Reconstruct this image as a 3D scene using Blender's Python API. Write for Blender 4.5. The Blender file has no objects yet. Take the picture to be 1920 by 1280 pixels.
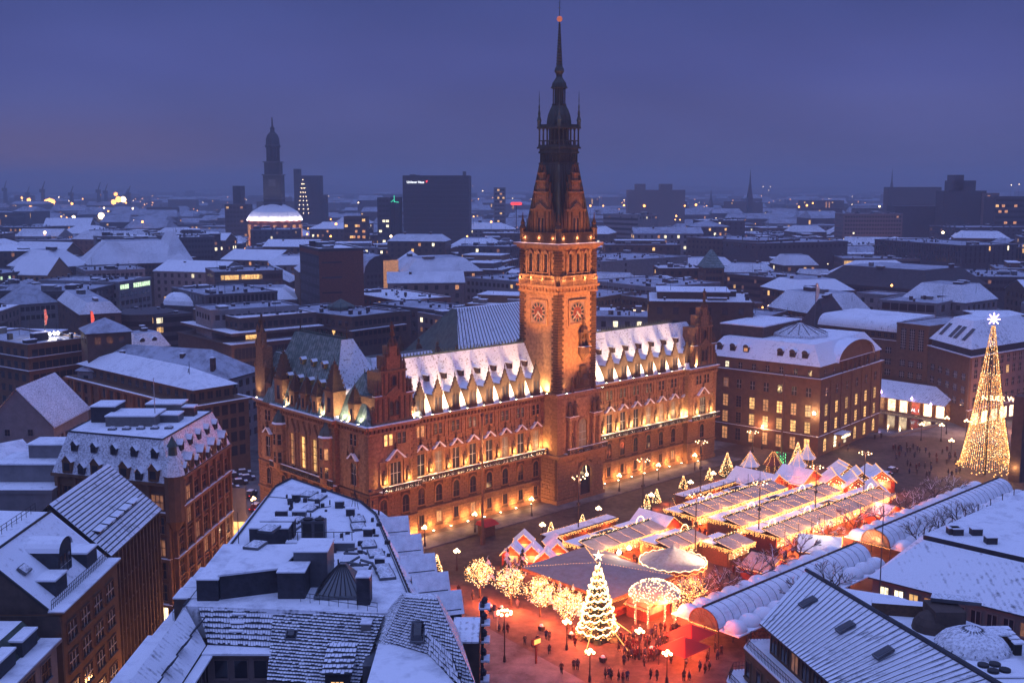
import bpy, math, random
from mathutils import Vector, Matrix
R_ = random.Random(7)
S = bpy.context.scene
COL = S.collection
rad = math.radians
sin, cos, pi = math.sin, math.cos, math.pi
CAM_H, FPX, HOR = 70.0, 2075.0, 345.0
PITCH = math.atan((640 - HOR) / FPX)
cam = bpy.data.cameras.new('camera')
cam.sensor_width = 36.0
cam.lens = 36.0 * FPX / 1920.0
cam.clip_start = 1.0
cam.clip_end = 30000.0
camo = bpy.data.objects.new('camera', cam)
COL.objects.link(camo)
camo.location = (0, 0, CAM_H)
camo.rotation_euler = (pi / 2 - PITCH, 0, 0)
S.camera = camo
SKY_H = (0.078, 0.079, 0.200)
SKY_K = 1.00
world = bpy.data.worlds.new('World')
S.world = world
world.use_nodes = True
nt = world.node_tree
for n in list(nt.nodes):
    nt.nodes.remove(n)
wo = nt.nodes.new('ShaderNodeOutputWorld')
bg = nt.nodes.new('ShaderNodeBackground')
tc = nt.nodes.new('ShaderNodeTexCoord')
sp = nt.nodes.new('ShaderNodeSeparateXYZ')
nt.links.new(tc.outputs['Generated'], sp.inputs[0])
cr = nt.nodes.new('ShaderNodeValToRGB')
cr.color_ramp.interpolation = 'EASE'
els = cr.color_ramp.elements
els[0].position = 0.0
els[0].color = (0.040, 0.040, 0.080, 1)
els[1].position = 1.0
els[1].color = (0.38, 0.53, 1.34, 1)
for p, c in ((0.48, (0.075, 0.075, 0.17)), (0.50, (0.090, 0.100, 0.250)), (0.53, (0.088, 0.101, 0.290)),
             (0.55, (0.074, 0.091, 0.295)), (0.58, (0.056, 0.077, 0.258)), (0.65, (0.150, 0.178, 0.48)), (0.76, (0.25, 0.33, 0.86))):
    e = els.new(p)
    e.color = (*c, 1)
ma = nt.nodes.new('ShaderNodeMath')
ma.operation = 'MULTIPLY_ADD'
ma.inputs[1].default_value = 0.5
ma.inputs[2].default_value = 0.5
nt.links.new(sp.outputs['Z'], ma.inputs[0])
nt.links.new(ma.outputs[0], cr.inputs[0])
nz = nt.nodes.new('ShaderNodeTexNoise')
nz.inputs['Scale'].default_value = 2.2
nz.inputs['Detail'].default_value = 3.0
mpz = nt.nodes.new('ShaderNodeMapping'); mpz.inputs['Scale'].default_value = (1, 1, 3.2)
nt.links.new(tc.outputs['Generated'], mpz.inputs[0])
nt.links.new(mpz.outputs[0], nz.inputs['Vector'])
mr = nt.nodes.new('ShaderNodeMapRange')
mr.inputs[1].default_value = 0.3
mr.inputs[2].default_value = 0.7
mr.inputs[3].default_value = 0.80
mr.inputs[4].default_value = 1.18
nt.links.new(nz.outputs[0], mr.inputs[0])
mx = nt.nodes.new('ShaderNodeVectorMath')
mx.operation = 'SCALE'
nt.links.new(cr.outputs[0], mx.inputs[0])
nt.links.new(mr.outputs[0], mx.inputs['Scale'])
dt = nt.nodes.new('ShaderNodeVectorMath'); dt.operation = 'DOT_PRODUCT'
dt.inputs[1].default_value = (-0.46, 0.888, 0.0)
nt.links.new(tc.outputs['Generated'], dt.inputs[0])
g1 = nt.nodes.new('ShaderNodeMapRange'); g1.interpolation_type = 'SMOOTHSTEP'
g1.inputs[1].default_value = 0.95; g1.inputs[2].default_value = 1.0
nt.links.new(dt.outputs['Value'], g1.inputs[0])
g2 = nt.nodes.new('ShaderNodeMapRange'); g2.interpolation_type = 'SMOOTHSTEP'
g2.inputs[1].default_value = 0.075; g2.inputs[2].default_value = 0.0
nt.links.new(sp.outputs['Z'], g2.inputs[0])
g3 = nt.nodes.new('ShaderNodeMath'); g3.operation = 'MULTIPLY'
nt.links.new(g1.outputs[0], g3.inputs[0]); nt.links.new(g2.outputs[0], g3.inputs[1])
gm = nt.nodes.new('ShaderNodeMix'); gm.data_type = 'RGBA'
gm.inputs[7].default_value = (0.17, 0.115, 0.20, 1)
nt.links.new(g3.outputs[0], gm.inputs[0]); nt.links.new(mx.outputs[0], gm.inputs[6])
nt.links.new(gm.outputs[2], bg.inputs[0])
bg.inputs[1].default_value = SKY_K
nt.links.new(bg.outputs[0], wo.inputs[0])
sl = bpy.data.lights.new('dusk_fill', 'SUN')  # added soft fill from overhead; no sun is up at dusk
sl.energy = 0.18
sl.angle = rad(60)
sl.color = (0.62, 0.66, 1.0)
so = bpy.data.objects.new('dusk_fill', sl)
so.rotation_euler = (rad(35), 0, rad(-70))
COL.objects.link(so)
vs = S.view_settings
vs.view_transform = 'Standard'
vs.look = 'None'
vs.exposure = 0.0
vs.gamma = 1.0
vs.use_curve_mapping = False
cy = S.cycles
cy.max_bounces = 4
cy.diffuse_bounces = 2
cy.glossy_bounces = 2
cy.transmission_bounces = 2
cy.volume_bounces = 0
cy.sample_clamp_indirect = 3.0
cy.sample_clamp_direct = 0.0
cy.use_denoising = True
cy.use_light_tree = True
cy.use_adaptive_sampling = True
cy.adaptive_threshold = 0.02
def at(px, py, z):
    """point of the place at height z that is seen at pixel px, py of the 1920 x 1280 photograph"""
    c, s = cos(PITCH), sin(PITCH)
    x, y = (px - 960) / FPX, (640 - py) / FPX
    d = Vector((x, c + y * s, -s + y * c))
    t = (z - CAM_H) / d.z
    return Vector((0, 0, CAM_H)) + d * t
def scr(p):
    c, s = cos(PITCH), sin(PITCH)
    v = Vector(p) - Vector((0, 0, CAM_H))
    zc = v.y * c - v.z * s
    if zc < 1: return (-9999, -9999)
    return (960 + FPX * v.x / zc, 640 - FPX * (v.y * s + v.z * c) / zc)
TH_O = Vector((-27.4, 206.1, 0))
TH_A = rad(43.05)
def th(s, t, z=0.0):
    """town hall frame: s along the front, t back from the front"""
    return Vector((TH_O.x + s * cos(TH_A) - t * sin(TH_A), TH_O.y + s * sin(TH_A) + t * cos(TH_A), z))
M = {}
def _nodes(name):
    m = bpy.data.materials.new(name)
    m.use_nodes = True
    n = m.node_tree
    b = n.nodes['Principled BSDF']
    return m, n, b
def mat(name, col, rough=0.8, metal=0.0, noise=0.0, scale=1.0, bump=0.0, col2=None, em=None, es=0.0, nosample=False, stretch=None, spec=0.3):
    m, n, b = _nodes(name)
    b.inputs['Base Color'].default_value = (*col, 1)
    b.inputs['Roughness'].default_value = rough
    b.inputs['Metallic'].default_value = metal
    b.inputs['Specular IOR Level'].default_value = spec
    if noise > 0 or bump > 0 or col2:
        t = n.nodes.new('ShaderNodeTexCoord')
        q = n.nodes.new('ShaderNodeTexNoise')
        q.inputs['Scale'].default_value = scale
        q.inputs['Detail'].default_value = 5
        q.inputs['Roughness'].default_value = 0.65
        src = t.outputs['Object']
        if stretch:
            mp = n.nodes.new('ShaderNodeMapping')
            mp.inputs['Scale'].default_value = stretch
            n.links.new(src, mp.inputs[0])
            src = mp.outputs[0]
        n.links.new(src, q.inputs['Vector'])
        r = n.nodes.new('ShaderNodeValToRGB')
        c2 = col2 or tuple(max(0, c * (1 - noise)) for c in col)
        r.color_ramp.elements[0].position = 0.35
        r.color_ramp.elements[1].position = 0.65
        r.color_ramp.elements[0].color = (*c2, 1)
        r.color_ramp.elements[1].color = (*[min(1, c * (1 + (noise * 0.5 if not col2 else 0))) for c in col], 1)
        n.links.new(q.outputs[0], r.inputs[0])
        n.links.new(r.outputs[0], b.inputs['Base Color'])
        if bump:
            bp = n.nodes.new('ShaderNodeBump')
            bp.inputs['Strength'].default_value = bump
            bp.inputs['Distance'].default_value = 0.15
            n.links.new(q.outputs[0], bp.inputs['Height'])
            n.links.new(bp.outputs[0], b.inputs['Normal'])
    if em:
        b.inputs['Emission Color'].default_value = (*em, 1)
        b.inputs['Emission Strength'].default_value = es
    if nosample:
        m.cycles.emission_sampling = 'NONE'
    M[name] = m
    return m
def snowmat(name, under, cover=0.5, scale=0.6, stripes=None, snow=(0.80, 0.82, 0.86), soft=0.08, big=0.0):
    """snow lying on a roof, thin where the noise says so; stripes=(axis, pitch) lets seams or courses show through"""
    m, n, b = _nodes(name)
    b.inputs['Roughness'].default_value = 0.75
    b.inputs['Specular IOR Level'].default_value = 0.2
    t = n.nodes.new('ShaderNodeTexCoord')
    q = n.nodes.new('ShaderNodeTexNoise')
    q.inputs['Scale'].default_value = scale
    q.inputs['Detail'].default_value = 6
    q.inputs['Roughness'].default_value = 0.7
    n.links.new(t.outputs['Object'], q.inputs['Vector'])
    h = q.outputs[0]
    if big:
        q2 = n.nodes.new('ShaderNodeTexNoise')
        q2.inputs['Scale'].default_value = 0.09
        n.links.new(t.outputs['Object'], q2.inputs['Vector'])
        a = n.nodes.new('ShaderNodeMath'); a.operation = 'MULTIPLY_ADD'
        a.inputs[1].default_value = big
        n.links.new(q2.outputs[0], a.inputs[0]); n.links.new(h, a.inputs[2])
        s2 = n.nodes.new('ShaderNodeMath'); s2.operation = 'SUBTRACT'
        s2.inputs[1].default_value = big * 0.5
        n.links.new(a.outputs[0], s2.inputs[0])
        h = s2.outputs[0]
    if stripes:
        w = n.nodes.new('ShaderNodeTexWave')
        w.bands_direction = stripes[0]
        w.inputs['Scale'].default_value = 0.314 / stripes[1]
        w.inputs['Distortion'].default_value = 0.0
        n.links.new(t.outputs['Object'], w.inputs['Vector'])
        a = n.nodes.new('ShaderNodeMath'); a.operation = 'MULTIPLY_ADD'
        a.inputs[1].default_value = stripes[2] if len(stripes) > 2 else 0.18
        n.links.new(w.outputs['Fac'], a.inputs[0]); n.links.new(h, a.inputs[2])
        h = a.outputs[0]
    r = n.nodes.new('ShaderNodeValToRGB')
    p = 1 - cover
    r.color_ramp.elements[0].position = max(0.0, p - soft)
    r.color_ramp.elements[1].position = min(1.0, p + soft)
    r.color_ramp.elements[0].color = (*under, 1)
    r.color_ramp.elements[1].color = (*snow, 1)
    n.links.new(h, r.inputs[0])
    n.links.new(r.outputs[0], b.inputs['Base Color'])
    bp = n.nodes.new('ShaderNodeBump')
    bp.inputs['Strength'].default_value = 0.35
    bp.inputs['Distance'].default_value = 0.1
    n.links.new(h, bp.inputs['Height'])
    n.links.new(bp.outputs[0], b.inputs['Normal'])
    M[name] = m
    return m
mat('sandstone', (0.33, 0.175, 0.085), 0.85, noise=0.42, scale=1.4, bump=0.25)
mat('sandstone_base', (0.25, 0.125, 0.06), 0.9, noise=0.35, scale=2.2, bump=0.4)
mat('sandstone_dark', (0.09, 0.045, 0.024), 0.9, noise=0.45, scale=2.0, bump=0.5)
mat('granite', (0.16, 0.13, 0.11), 0.85, noise=0.3, scale=2.0, bump=0.3)
mat('statue_stone', (0.11, 0.062, 0.036), 0.85, noise=0.4, scale=4.0)
mat('bronze', (0.10, 0.13, 0.09), 0.55, 0.5, noise=0.4, scale=3.0)
mat('gilt', (0.55, 0.38, 0.12), 0.4, 0.8)
mat('copper', (0.075, 0.105, 0.085), 0.6, 0.15, noise=0.45, scale=0.9, bump=0.2, stretch=(1, 1, 0.15))
mat('copper_dark', (0.050, 0.060, 0.048), 0.55, 0.2, noise=0.5, scale=1.2, bump=0.25, stretch=(1, 1, 0.12))
mat('iron', (0.03, 0.03, 0.032), 0.6, 0.3)
mat('pane_dark', (0.018, 0.02, 0.028), 0.12, spec=0.6)
mat('wood_frame', (0.10, 0.06, 0.04), 0.7)
mat('white_frame', (0.35, 0.33, 0.30), 0.6)
mat('concrete', (0.15, 0.145, 0.14), 0.85, noise=0.25, scale=0.8)
mat('plaster_grey', (0.20, 0.19, 0.20), 0.9, noise=0.2, scale=0.5)
mat('plaster_pink', (0.20, 0.145, 0.13), 0.9, noise=0.15, scale=0.5)
mat('brick_red', (0.20, 0.075, 0.05), 0.9, noise=0.3, scale=1.5)
mat('brick_dark', (0.095, 0.052, 0.040), 0.9, noise=0.35, scale=1.0)
mat('brown_stone', (0.145, 0.080, 0.046), 0.9, noise=0.25, scale=0.8, bump=0.15)
mat('brown_dark', (0.082, 0.058, 0.047), 0.9, noise=0.3, scale=0.7)
mat('slate_wall', (0.060, 0.058, 0.068), 0.8, noise=0.3, scale=0.7)
mat('metal_grey', (0.11, 0.115, 0.13), 0.5, 0.4, noise=0.3, scale=0.6)
mat('roof_dark', (0.04, 0.042, 0.052), 0.8, noise=0.4, scale=0.8)
mat('plant_dark', (0.035, 0.035, 0.045), 0.7, noise=0.4, scale=1.5)
mat('wood', (0.10, 0.055, 0.032), 0.8, noise=0.35, scale=3.0)
mat('wood_red', (0.17, 0.04, 0.025), 0.8, noise=0.3, scale=3.0)
mat('red_cloth', (0.45, 0.03, 0.02), 0.85)
mat('red_flag', (0.5, 0.03, 0.02), 0.8)
mat('white_flag', (0.6, 0.5, 0.45), 0.8)
mat('glass_canopy', (0.10, 0.11, 0.12), 0.25, spec=0.6)
mat('bark', (0.055, 0.04, 0.03), 0.9, noise=0.4, scale=5)
mat('fir', (0.025, 0.045, 0.025), 0.9, noise=0.5, scale=3)
mat('water', (0.008, 0.008, 0.012), 0.08, bump=0.1, scale=0.8, spec=0.5)
mat('skin', (0.45, 0.28, 0.2), 0.7)
mat('hair', (0.05, 0.03, 0.02), 0.8)
for k, c in dict(coat_black=(0.02, 0.02, 0.025), coat_navy=(0.025, 0.03, 0.07), coat_red=(0.07, 0.012, 0.012), coat_brown=(0.04, 0.022, 0.014), coat_grey=(0.035, 0.035, 0.04)).items():
    mat(k, c, 0.9)
mat('trousers', (0.02, 0.02, 0.03), 0.9)
mat('tyre', (0.015, 0.015, 0.015), 0.9)
snowmat('snow', (0.40, 0.41, 0.46), cover=0.66, scale=0.5, big=0.45, soft=.16)
snowmat('snow_roof', (0.16, 0.155, 0.17), cover=0.70, scale=1.1, big=0.25, soft=.14)
snowmat('snow_thin', (0.12, 0.115, 0.13), cover=0.58, scale=3.2, big=0.25, soft=.14)
snowmat('snow_slate', (0.17, 0.11, 0.08), cover=0.60, scale=2.4, soft=0.06, big=0.15)
snowmat('snow_seam_x', (0.15, 0.15, 0.17), cover=0.60, scale=0.9, stripes=('X', 0.7, 0.13), big=0.4, soft=.12)
snowmat('snow_seam_y', (0.13, 0.13, 0.15), cover=0.60, scale=0.8, stripes=('Y', 0.75, 0.14), big=0.4, soft=.12)
snowmat('copper_snow', (0.085, 0.135, 0.115), cover=0.36, scale=1.0, stripes=('Y', 0.8, 0.10), big=0.3, soft=.16, snow=(.34,.40,.37))
snowmat('copper_snow_x', (0.085, 0.135, 0.115), cover=0.38, scale=1.0, stripes=('X', 0.8, 0.10), big=0.3, soft=.16, snow=(.40,.45,.42))
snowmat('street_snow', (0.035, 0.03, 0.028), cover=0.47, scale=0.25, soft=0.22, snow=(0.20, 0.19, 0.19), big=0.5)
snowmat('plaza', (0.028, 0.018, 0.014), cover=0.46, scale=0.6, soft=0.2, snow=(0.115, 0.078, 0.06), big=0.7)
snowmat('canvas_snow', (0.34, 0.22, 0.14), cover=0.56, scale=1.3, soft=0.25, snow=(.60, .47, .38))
snowmat('snow_city', (0.13, 0.13, 0.15), cover=0.60, scale=0.45, soft=0.16, big=0.5, snow=(.40, .43, .50))
def emat(name, col, st, nosample=True):
    m = mat(name, (0.1, 0.1, 0.1), 0.6, em=col, es=st, nosample=nosample)
    if name.startswith('pane'):
        n = m.node_tree; b = n.nodes['Principled BSDF']
        oi = n.nodes.new('ShaderNodeObjectInfo'); t = n.nodes.new('ShaderNodeTexCoord'); q = n.nodes.new('ShaderNodeTexNoise')
        q.inputs['Scale'].default_value = 1.3; n.links.new(t.outputs['Object'], q.inputs['Vector'])
        va = n.nodes.new('ShaderNodeVectorMath'); n.links.new(t.outputs['Object'], va.inputs[0]); n.links.new(oi.outputs['Location'], va.inputs[1]); n.links.new(va.outputs[0], q.inputs['Vector'])
        a1 = n.nodes.new('ShaderNodeMapRange'); a1.inputs[1].default_value = .3; a1.inputs[2].default_value = .7; a1.inputs[3].default_value = .45 * st; a1.inputs[4].default_value = 1.4 * st
        n.links.new(q.outputs[0], a1.inputs[0])
        a2 = n.nodes.new('ShaderNodeMath'); a2.operation = 'MULTIPLY_ADD'; a2.inputs[1].default_value = .8; a2.inputs[2].default_value = .6
        n.links.new(oi.outputs['Random'], a2.inputs[0])
        a3 = n.nodes.new('ShaderNodeMath'); a3.operation = 'MULTIPLY'; n.links.new(a1.outputs[0], a3.inputs[0]); n.links.new(a2.outputs[0], a3.inputs[1])
        n.links.new(a3.outputs[0], b.inputs['Emission Strength'])
    return m
emat('bulb', (1.0, 0.43, 0.11), 3.2)
emat('bulb_white', (1.0, 0.70, 0.36), 5.0)
emat('bulb_gold', (1.0, 0.42, 0.08), 2.2)
emat('bulb_green', (0.1, 1.0, 0.3), 4.0)
emat('bulb_purple', (0.9, 0.55, 1.0), 8.0)
emat('lamp_glass', (1.0, 0.66, 0.32), 9.0)
emat('flood_glass', (1.0, 0.85, 0.6), 25.0)
emat('pane_lit', (1.0, 0.55, 0.17), 1.3)
emat('pane_warm', (1.0, 0.42, 0.14), 0.75)
emat('pane_dim', (1.0, 0.40, 0.15), 0.22)
emat('pane_white', (1.0, 0.86, 0.55), 1.9)
emat('pane_cool', (0.72, 1.0, 0.62), 1.4)
emat('pane_shop', (1.0, 0.72, 0.42), 3.2)
emat('pane_red', (1.0, 0.10, 0.04), 0.9)
emat('pane_teal', (0.15, 0.9, 0.75), 0.9)
emat('sign_white', (0.9, 0.95, 1.0), 2.5)
emat('sign_red', (1.0, 0.05, 0.04), 2.2)
emat('sign_blue', (0.45, 0.5, 1.0), 2.2)
emat('sign_orange', (1.0, 0.25, 0.05), 2.0)
emat('sign_green', (0.05, 0.9, 0.5), 1.2)
emat('far_lamp', (1.0, 0.40, 0.09), 7.0)
emat('far_lamp_white', (1.0, 0.72, 0.42), 8.0)
emat('clock_glow', (1.0, 0.22, 0.06), 0.5)
LIT = ['pane_lit', 'pane_warm', 'pane_white', 'pane_dim']
class MB:
    def __init__(s):
        s.v = []; s.f = []; s.m = []
    def face(s, pts, mi=0):
        b = len(s.v)
        s.v.extend(tuple(p) for p in pts)
        s.f.append(tuple(range(b, b + len(pts))))
        s.m.append(mi)
    def box(s, x0, x1, y0, y1, z0, z1, mi=0):
        b = len(s.v)
        s.v += [(x0, y0, z0), (x1, y0, z0), (x1, y1, z0), (x0, y1, z0), (x0, y0, z1), (x1, y0, z1), (x1, y1, z1), (x0, y1, z1)]
        for q in ((0, 3, 2, 1), (4, 5, 6, 7), (0, 1, 5, 4), (1, 2, 6, 5), (2, 3, 7, 6), (3, 0, 4, 7)):
            s.f.append(tuple(b + k for k in q)); s.m.append(mi)
        return s
    def rbox(s, cx, cy, ang, w, d, z0, z1, mi=0):
        c, q = cos(ang), sin(ang)
        P = [(cx + c * x - q * y, cy + q * x + c * y) for x, y in ((-w / 2, -d / 2), (w / 2, -d / 2), (w / 2, d / 2), (-w / 2, d / 2))]
        s.prism(P, z0, z1, mi)
        return s
    def frus(s, P0, z0, P1, z1, mi=0, ms=None):
        """frustum between two polygons with as many corners; ms material of the top"""
        n = len(P0); b = len(s.v)
        s.v += [(p[0], p[1], z0) for p in P0] + [(p[0], p[1], z1) for p in P1]
        for k in range(n):
            j = (k + 1) % n
            s.f.append((b + k, b + j, b + n + j, b + n + k)); s.m.append(mi)
        s.f.append(tuple(b + n + k for k in range(n))); s.m.append(mi if ms is None else ms)
        s.f.append(tuple(b + k for k in reversed(range(n)))); s.m.append(mi)
        return s
    def prism(s, P, z0, z1, mi=0, ms=None):
        return s.frus(P, z0, P, z1, mi, ms)
    def rect(s, x0, x1, y0, y1):
        return [(x0, y0), (x1, y0), (x1, y1), (x0, y1)]
    def ngon(s, cx, cy, r, n, a0=0.0):
        return [(cx + r * cos(a0 + 2 * pi * k / n), cy + r * sin(a0 + 2 * pi * k / n)) for k in range(n)]
    def lathe(s, cx, cy, prof, n=8, mi=0, a0=0.0):
        b = len(s.v)
        for r, z in prof:
            for x, y in s.ngon(cx, cy, r, n, a0): s.v.append((x, y, z))
        for i in range(len(prof) - 1):
            for k in range(n):
                j = (k + 1) % n
                s.f.append((b + i * n + k, b + i * n + j, b + (i + 1) * n + j, b + (i + 1) * n + k)); s.m.append(mi)
        s.f.append(tuple(b + (len(prof) - 1) * n + k for k in range(n))); s.m.append(mi)
        s.f.append(tuple(b + k for k in reversed(range(n)))); s.m.append(mi)
        return s
    def tube(s, p, q, r0, r1=None, n=5, mi=0):
        p, q = Vector(p), Vector(q)
        r1 = r0 if r1 is None else r1
        d = q - p
        if d.length < 1e-6: return s
        a = d.orthogonal().normalized(); c = d.normalized().cross(a)
        b = len(s.v)
        for o, r in ((p, r0), (q, r1)):
            for k in range(n):
                s.v.append(tuple(o + a * (r * cos(2 * pi * k / n)) + c * (r * sin(2 * pi * k / n))))
        for k in range(n):
            j = (k + 1) % n
            s.f.append((b + k, b + j, b + n + j, b + n + k)); s.m.append(mi)
        s.f.append(tuple(b + n + k for k in range(n))); s.m.append(mi)
        s.f.append(tuple(b + k for k in reversed(range(n)))); s.m.append(mi)
        return s
    def octa(s, p, r, mi=0):
        b = len(s.v); x, y, z = p
        s.v += [(x + r, y, z), (x - r, y, z), (x, y + r, z), (x, y - r, z), (x, y, z + r), (x, y, z - r)]
        for q in ((0, 2, 4), (2, 1, 4), (1, 3, 4), (3, 0, 4), (2, 0, 5), (1, 2, 5), (3, 1, 5), (0, 3, 5)):
            s.f.append(tuple(b + k for k in q)); s.m.append(mi)
        return s
    def ball(s, p, r, mi=0, n=10, h=6, sz=1.0):
        prof = [(r * sin(pi * k / h) + 1e-4, p[2] - r * sz * cos(pi * k / h)) for k in range(h + 1)]
        return s.lathe(p[0], p[1], prof, n, mi)
    def mesh(s, name, mats, smooth=False):
        me = bpy.data.meshes.new(name)
        me.from_pydata(s.v, [], s.f)
        for m in (mats if isinstance(mats, (list, tuple)) else [mats]):
            me.materials.append(M[m])
        if len(me.materials) > 1:
            me.polygons.foreach_set('material_index', s.m)
        if smooth:
            me.polygons.foreach_set('use_smooth', [True] * len(me.polygons))
        me.update()
        return me
    def build(s, name, mats, parent=None, loc=(0, 0, 0), rz=0.0, kind=None, smooth=False, label=None):
        return put(name, s.mesh(name, mats, smooth), parent, loc, rz, kind, label)
def put(name, me, parent=None, loc=(0, 0, 0), rz=0.0, kind=None, label=None):
    o = bpy.data.objects.new(name, me)
    COL.objects.link(o)
    o.parent = parent
    o.location = loc
    if rz: o.rotation_euler = (0, 0, rz)
    if kind: o['kind'] = kind
    if label: o['label'] = label
    return o
THINGS = []
def tag(o, label, cat, group=None):
    o['label'] = label; o['category'] = cat
    if group: o['group'] = group
    THINGS.append(o)
    return o
def thing(name, label, cat, loc=(0, 0, 0), rz=0.0, group=None):
    o = bpy.data.objects.new(name, None)
    COL.objects.link(o)
    o.empty_display_size = 0.1
    o.location = loc
    o.rotation_euler = (0, 0, rz)
    return tag(o, label, cat, group)
def dup(root, loc, rz, label=None):
    r = root.copy(); COL.objects.link(r)
    r.location = loc; r.rotation_euler = (0, 0, rz)
    if label: r['label'] = label
    THINGS.append(r)
    for ch in root.children:
        c = ch.copy(); COL.objects.link(c); c.parent = r
        for g in ch.children:
            d = g.copy(); COL.objects.link(d); d.parent = c
    return r
def lamp(kind, loc, energy, col=(1, 0.6, 0.3), size=0.3, target=None, cone=80, blend=0.6, parent=None):
    l = bpy.data.lights.new('lamp_light', kind)
    l.energy = energy
    l.color = col
    l.shadow_soft_size = size
    if kind == 'SPOT':
        l.spot_size = rad(cone); l.spot_blend = blend
    o = bpy.data.objects.new('lamp_light', l)
    COL.objects.link(o)
    o.location = loc
    o.parent = parent
    if target is not None:
        d = Vector(target) - Vector(loc)
        o.rotation_euler = d.to_track_quat('-Z', 'Y').to_euler()
    return o
_W = {}
def window_mesh(w, h, nv=1, nh=1, frame='wood_frame', pane='pane_dark', arch=False, sur=0.18, proud=0.15, sm='sandstone', sill=True):
    k = (round(w, 2), round(h, 2), nv, nh, frame, pane, arch, sur, proud, sm, sill)
    if k in _W: return _W[k]
    b = MB(); W = w / 2
    if arch:
        hs = h - W
        N = 8
        pts = [(-W, 0), (W, 0), (W, hs)] + [(W * cos(pi * i / N), hs + W * sin(pi * i / N)) for i in range(1, N)] + [(-W, hs)]
        b.face([(x, -0.02, z) for x, z in pts], 1)
        O = W + sur
        oc = [(O, 0), (O, hs)] + [(O * cos(pi * i / N), hs + O * sin(pi * i / N)) for i in range(1, N)] + [(-O, hs), (-O, 0)]
        ic = [(W, 0), (W, hs)] + [(W * cos(pi * i / N), hs + W * sin(pi * i / N)) for i in range(1, N)] + [(-W, hs), (-W, 0)]
        for i in range(len(oc) - 1):
            b.face([(oc[i][0], -proud, oc[i][1]), (oc[i + 1][0], -proud, oc[i + 1][1]), (ic[i + 1][0], -proud, ic[i + 1][1]), (ic[i][0], -proud, ic[i][1])], 2)
            b.face([(ic[i][0], -proud, ic[i][1]), (ic[i + 1][0], -proud, ic[i + 1][1]), (ic[i + 1][0], 0, ic[i + 1][1]), (ic[i][0], 0, ic[i][1])], 2)
            b.face([(oc[i][0], -proud, oc[i][1]), (oc[i][0], 0, oc[i][1]), (oc[i + 1][0], 0, oc[i + 1][1]), (oc[i + 1][0], -proud, oc[i + 1][1])], 2)
    else:
        hs = h
        b.face([(-W, -0.02, 0), (W, -0.02, 0), (W, -0.02, h), (-W, -0.02, h)], 1)
        if sur > 0:
            b.box(-W - sur, -W, -proud, 0, 0, h, 2); b.box(W, W + sur, -proud, 0, 0, h, 2)
            b.box(-W - sur, W + sur, -proud - 0.01, 0, h, h + sur, 2)
    fr = min(0.12, w * 0.07)
    for i in range(1, nv + 1):
        x = -W + w * i / (nv + 1)
        b.box(x - fr / 2, x + fr / 2, -0.07, -0.025, 0, hs, 0)
    for i in range(1, nh + 1):
        z = hs * i / (nh + 1)
        b.box(-W, W, -0.08, -0.027, z - fr / 2, z + fr / 2, 0)
    if sill:
        b.box(-W - sur - 0.05, W + sur + 0.05, -proud - 0.15, 0, -0.16, 0, 2)
    _W[k] = b.mesh('window', [frame, pane, sm])
    return _W[k]
def rusticate(b, x0, x1, z0, z1, y, openings=(), ch=0.62, joint=0.09, proud=0.14, bl=1.5, mi=0, jit=0.05):
    """courses of bossed blocks on a wall at y that faces -y, leaving openings (cx, w, zb, zt) free"""
    z = z0; row = 0
    while z < z1 - 0.2:
        zt = min(z + ch, z1)
        iv = [(x0, x1)]
        for cx, w, zb, zt2 in openings:
            if zt > zb and z < zt2:
                nx = []
                for a, c in iv:
                    if cx - w / 2 > a: nx.append((a, min(c, cx - w / 2)))
                    if cx + w / 2 < c: nx.append((max(a, cx + w / 2), c))
                    if not (cx + w / 2 > a and cx - w / 2 < c) and (a, c) not in nx: nx.append((a, c))
                iv = [q for q in dict.fromkeys(nx) if q[1] - q[0] > 0.15]
        for a, c in iv:
            n = max(1, round((c - a) / bl))
            st = (c - a) / n
            off = st / 2 if row % 2 and n > 1 else 0
            xs = sorted({a, c, *[a + off + st * k for k in range(n + 1) if a + 0.2 < a + off + st * k < c - 0.2]})
            for p, q in zip(xs, xs[1:]):
                pr = proud + R_.uniform(-jit, jit)
                b.box(p + joint / 2, q - joint / 2, y - pr, y + 0.02, z + joint / 2, zt - joint / 2, mi)
        z = zt; row += 1
def sheet(name, pts, z, m, kind='structure'):
    b = MB(); b.face([(p[0], p[1], z) for p in pts])
    return b.build(name, m, kind=kind)
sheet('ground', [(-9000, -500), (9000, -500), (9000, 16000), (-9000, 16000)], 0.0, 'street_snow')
def thp(*st): return [th(s, t)[:2] for s, t in st]
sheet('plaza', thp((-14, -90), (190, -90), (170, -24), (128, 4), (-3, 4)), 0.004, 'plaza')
b = MB()
P = thp((-3, -7), (48, -7), (112, -7), (112, -1), (-3, -1))
b.prism(P, 0.0, 0.13)
b.build('pavement', 'street_snow', kind='structure')
b = MB(); b.prism(thp((-22, -48), (-9.5, -40.5), (-9.2, -41.2), (-21.7, -48.7)), 0.0, 0.12); b.build('kerb', 'granite', kind='structure')
TH = thing('town_hall', 'huge floodlit sandstone town hall with tall clock tower and snowy copper roofs', 'town hall', (TH_O.x, TH_O.y, 0), TH_A)
mat('shaded_dormer_stone', (0.055, 0.032, 0.02), 0.9, noise=0.4, scale=3)  # plain sandstone; the dormers' backlit shade is put into its colour
EZ = 24.0            # eaves
BZ = 11.0            # balcony
LB = [13.7 + 4.6 * i for i in range(8)]
RB = [70.0 + 4.78 * i for i in range(7)]
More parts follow.
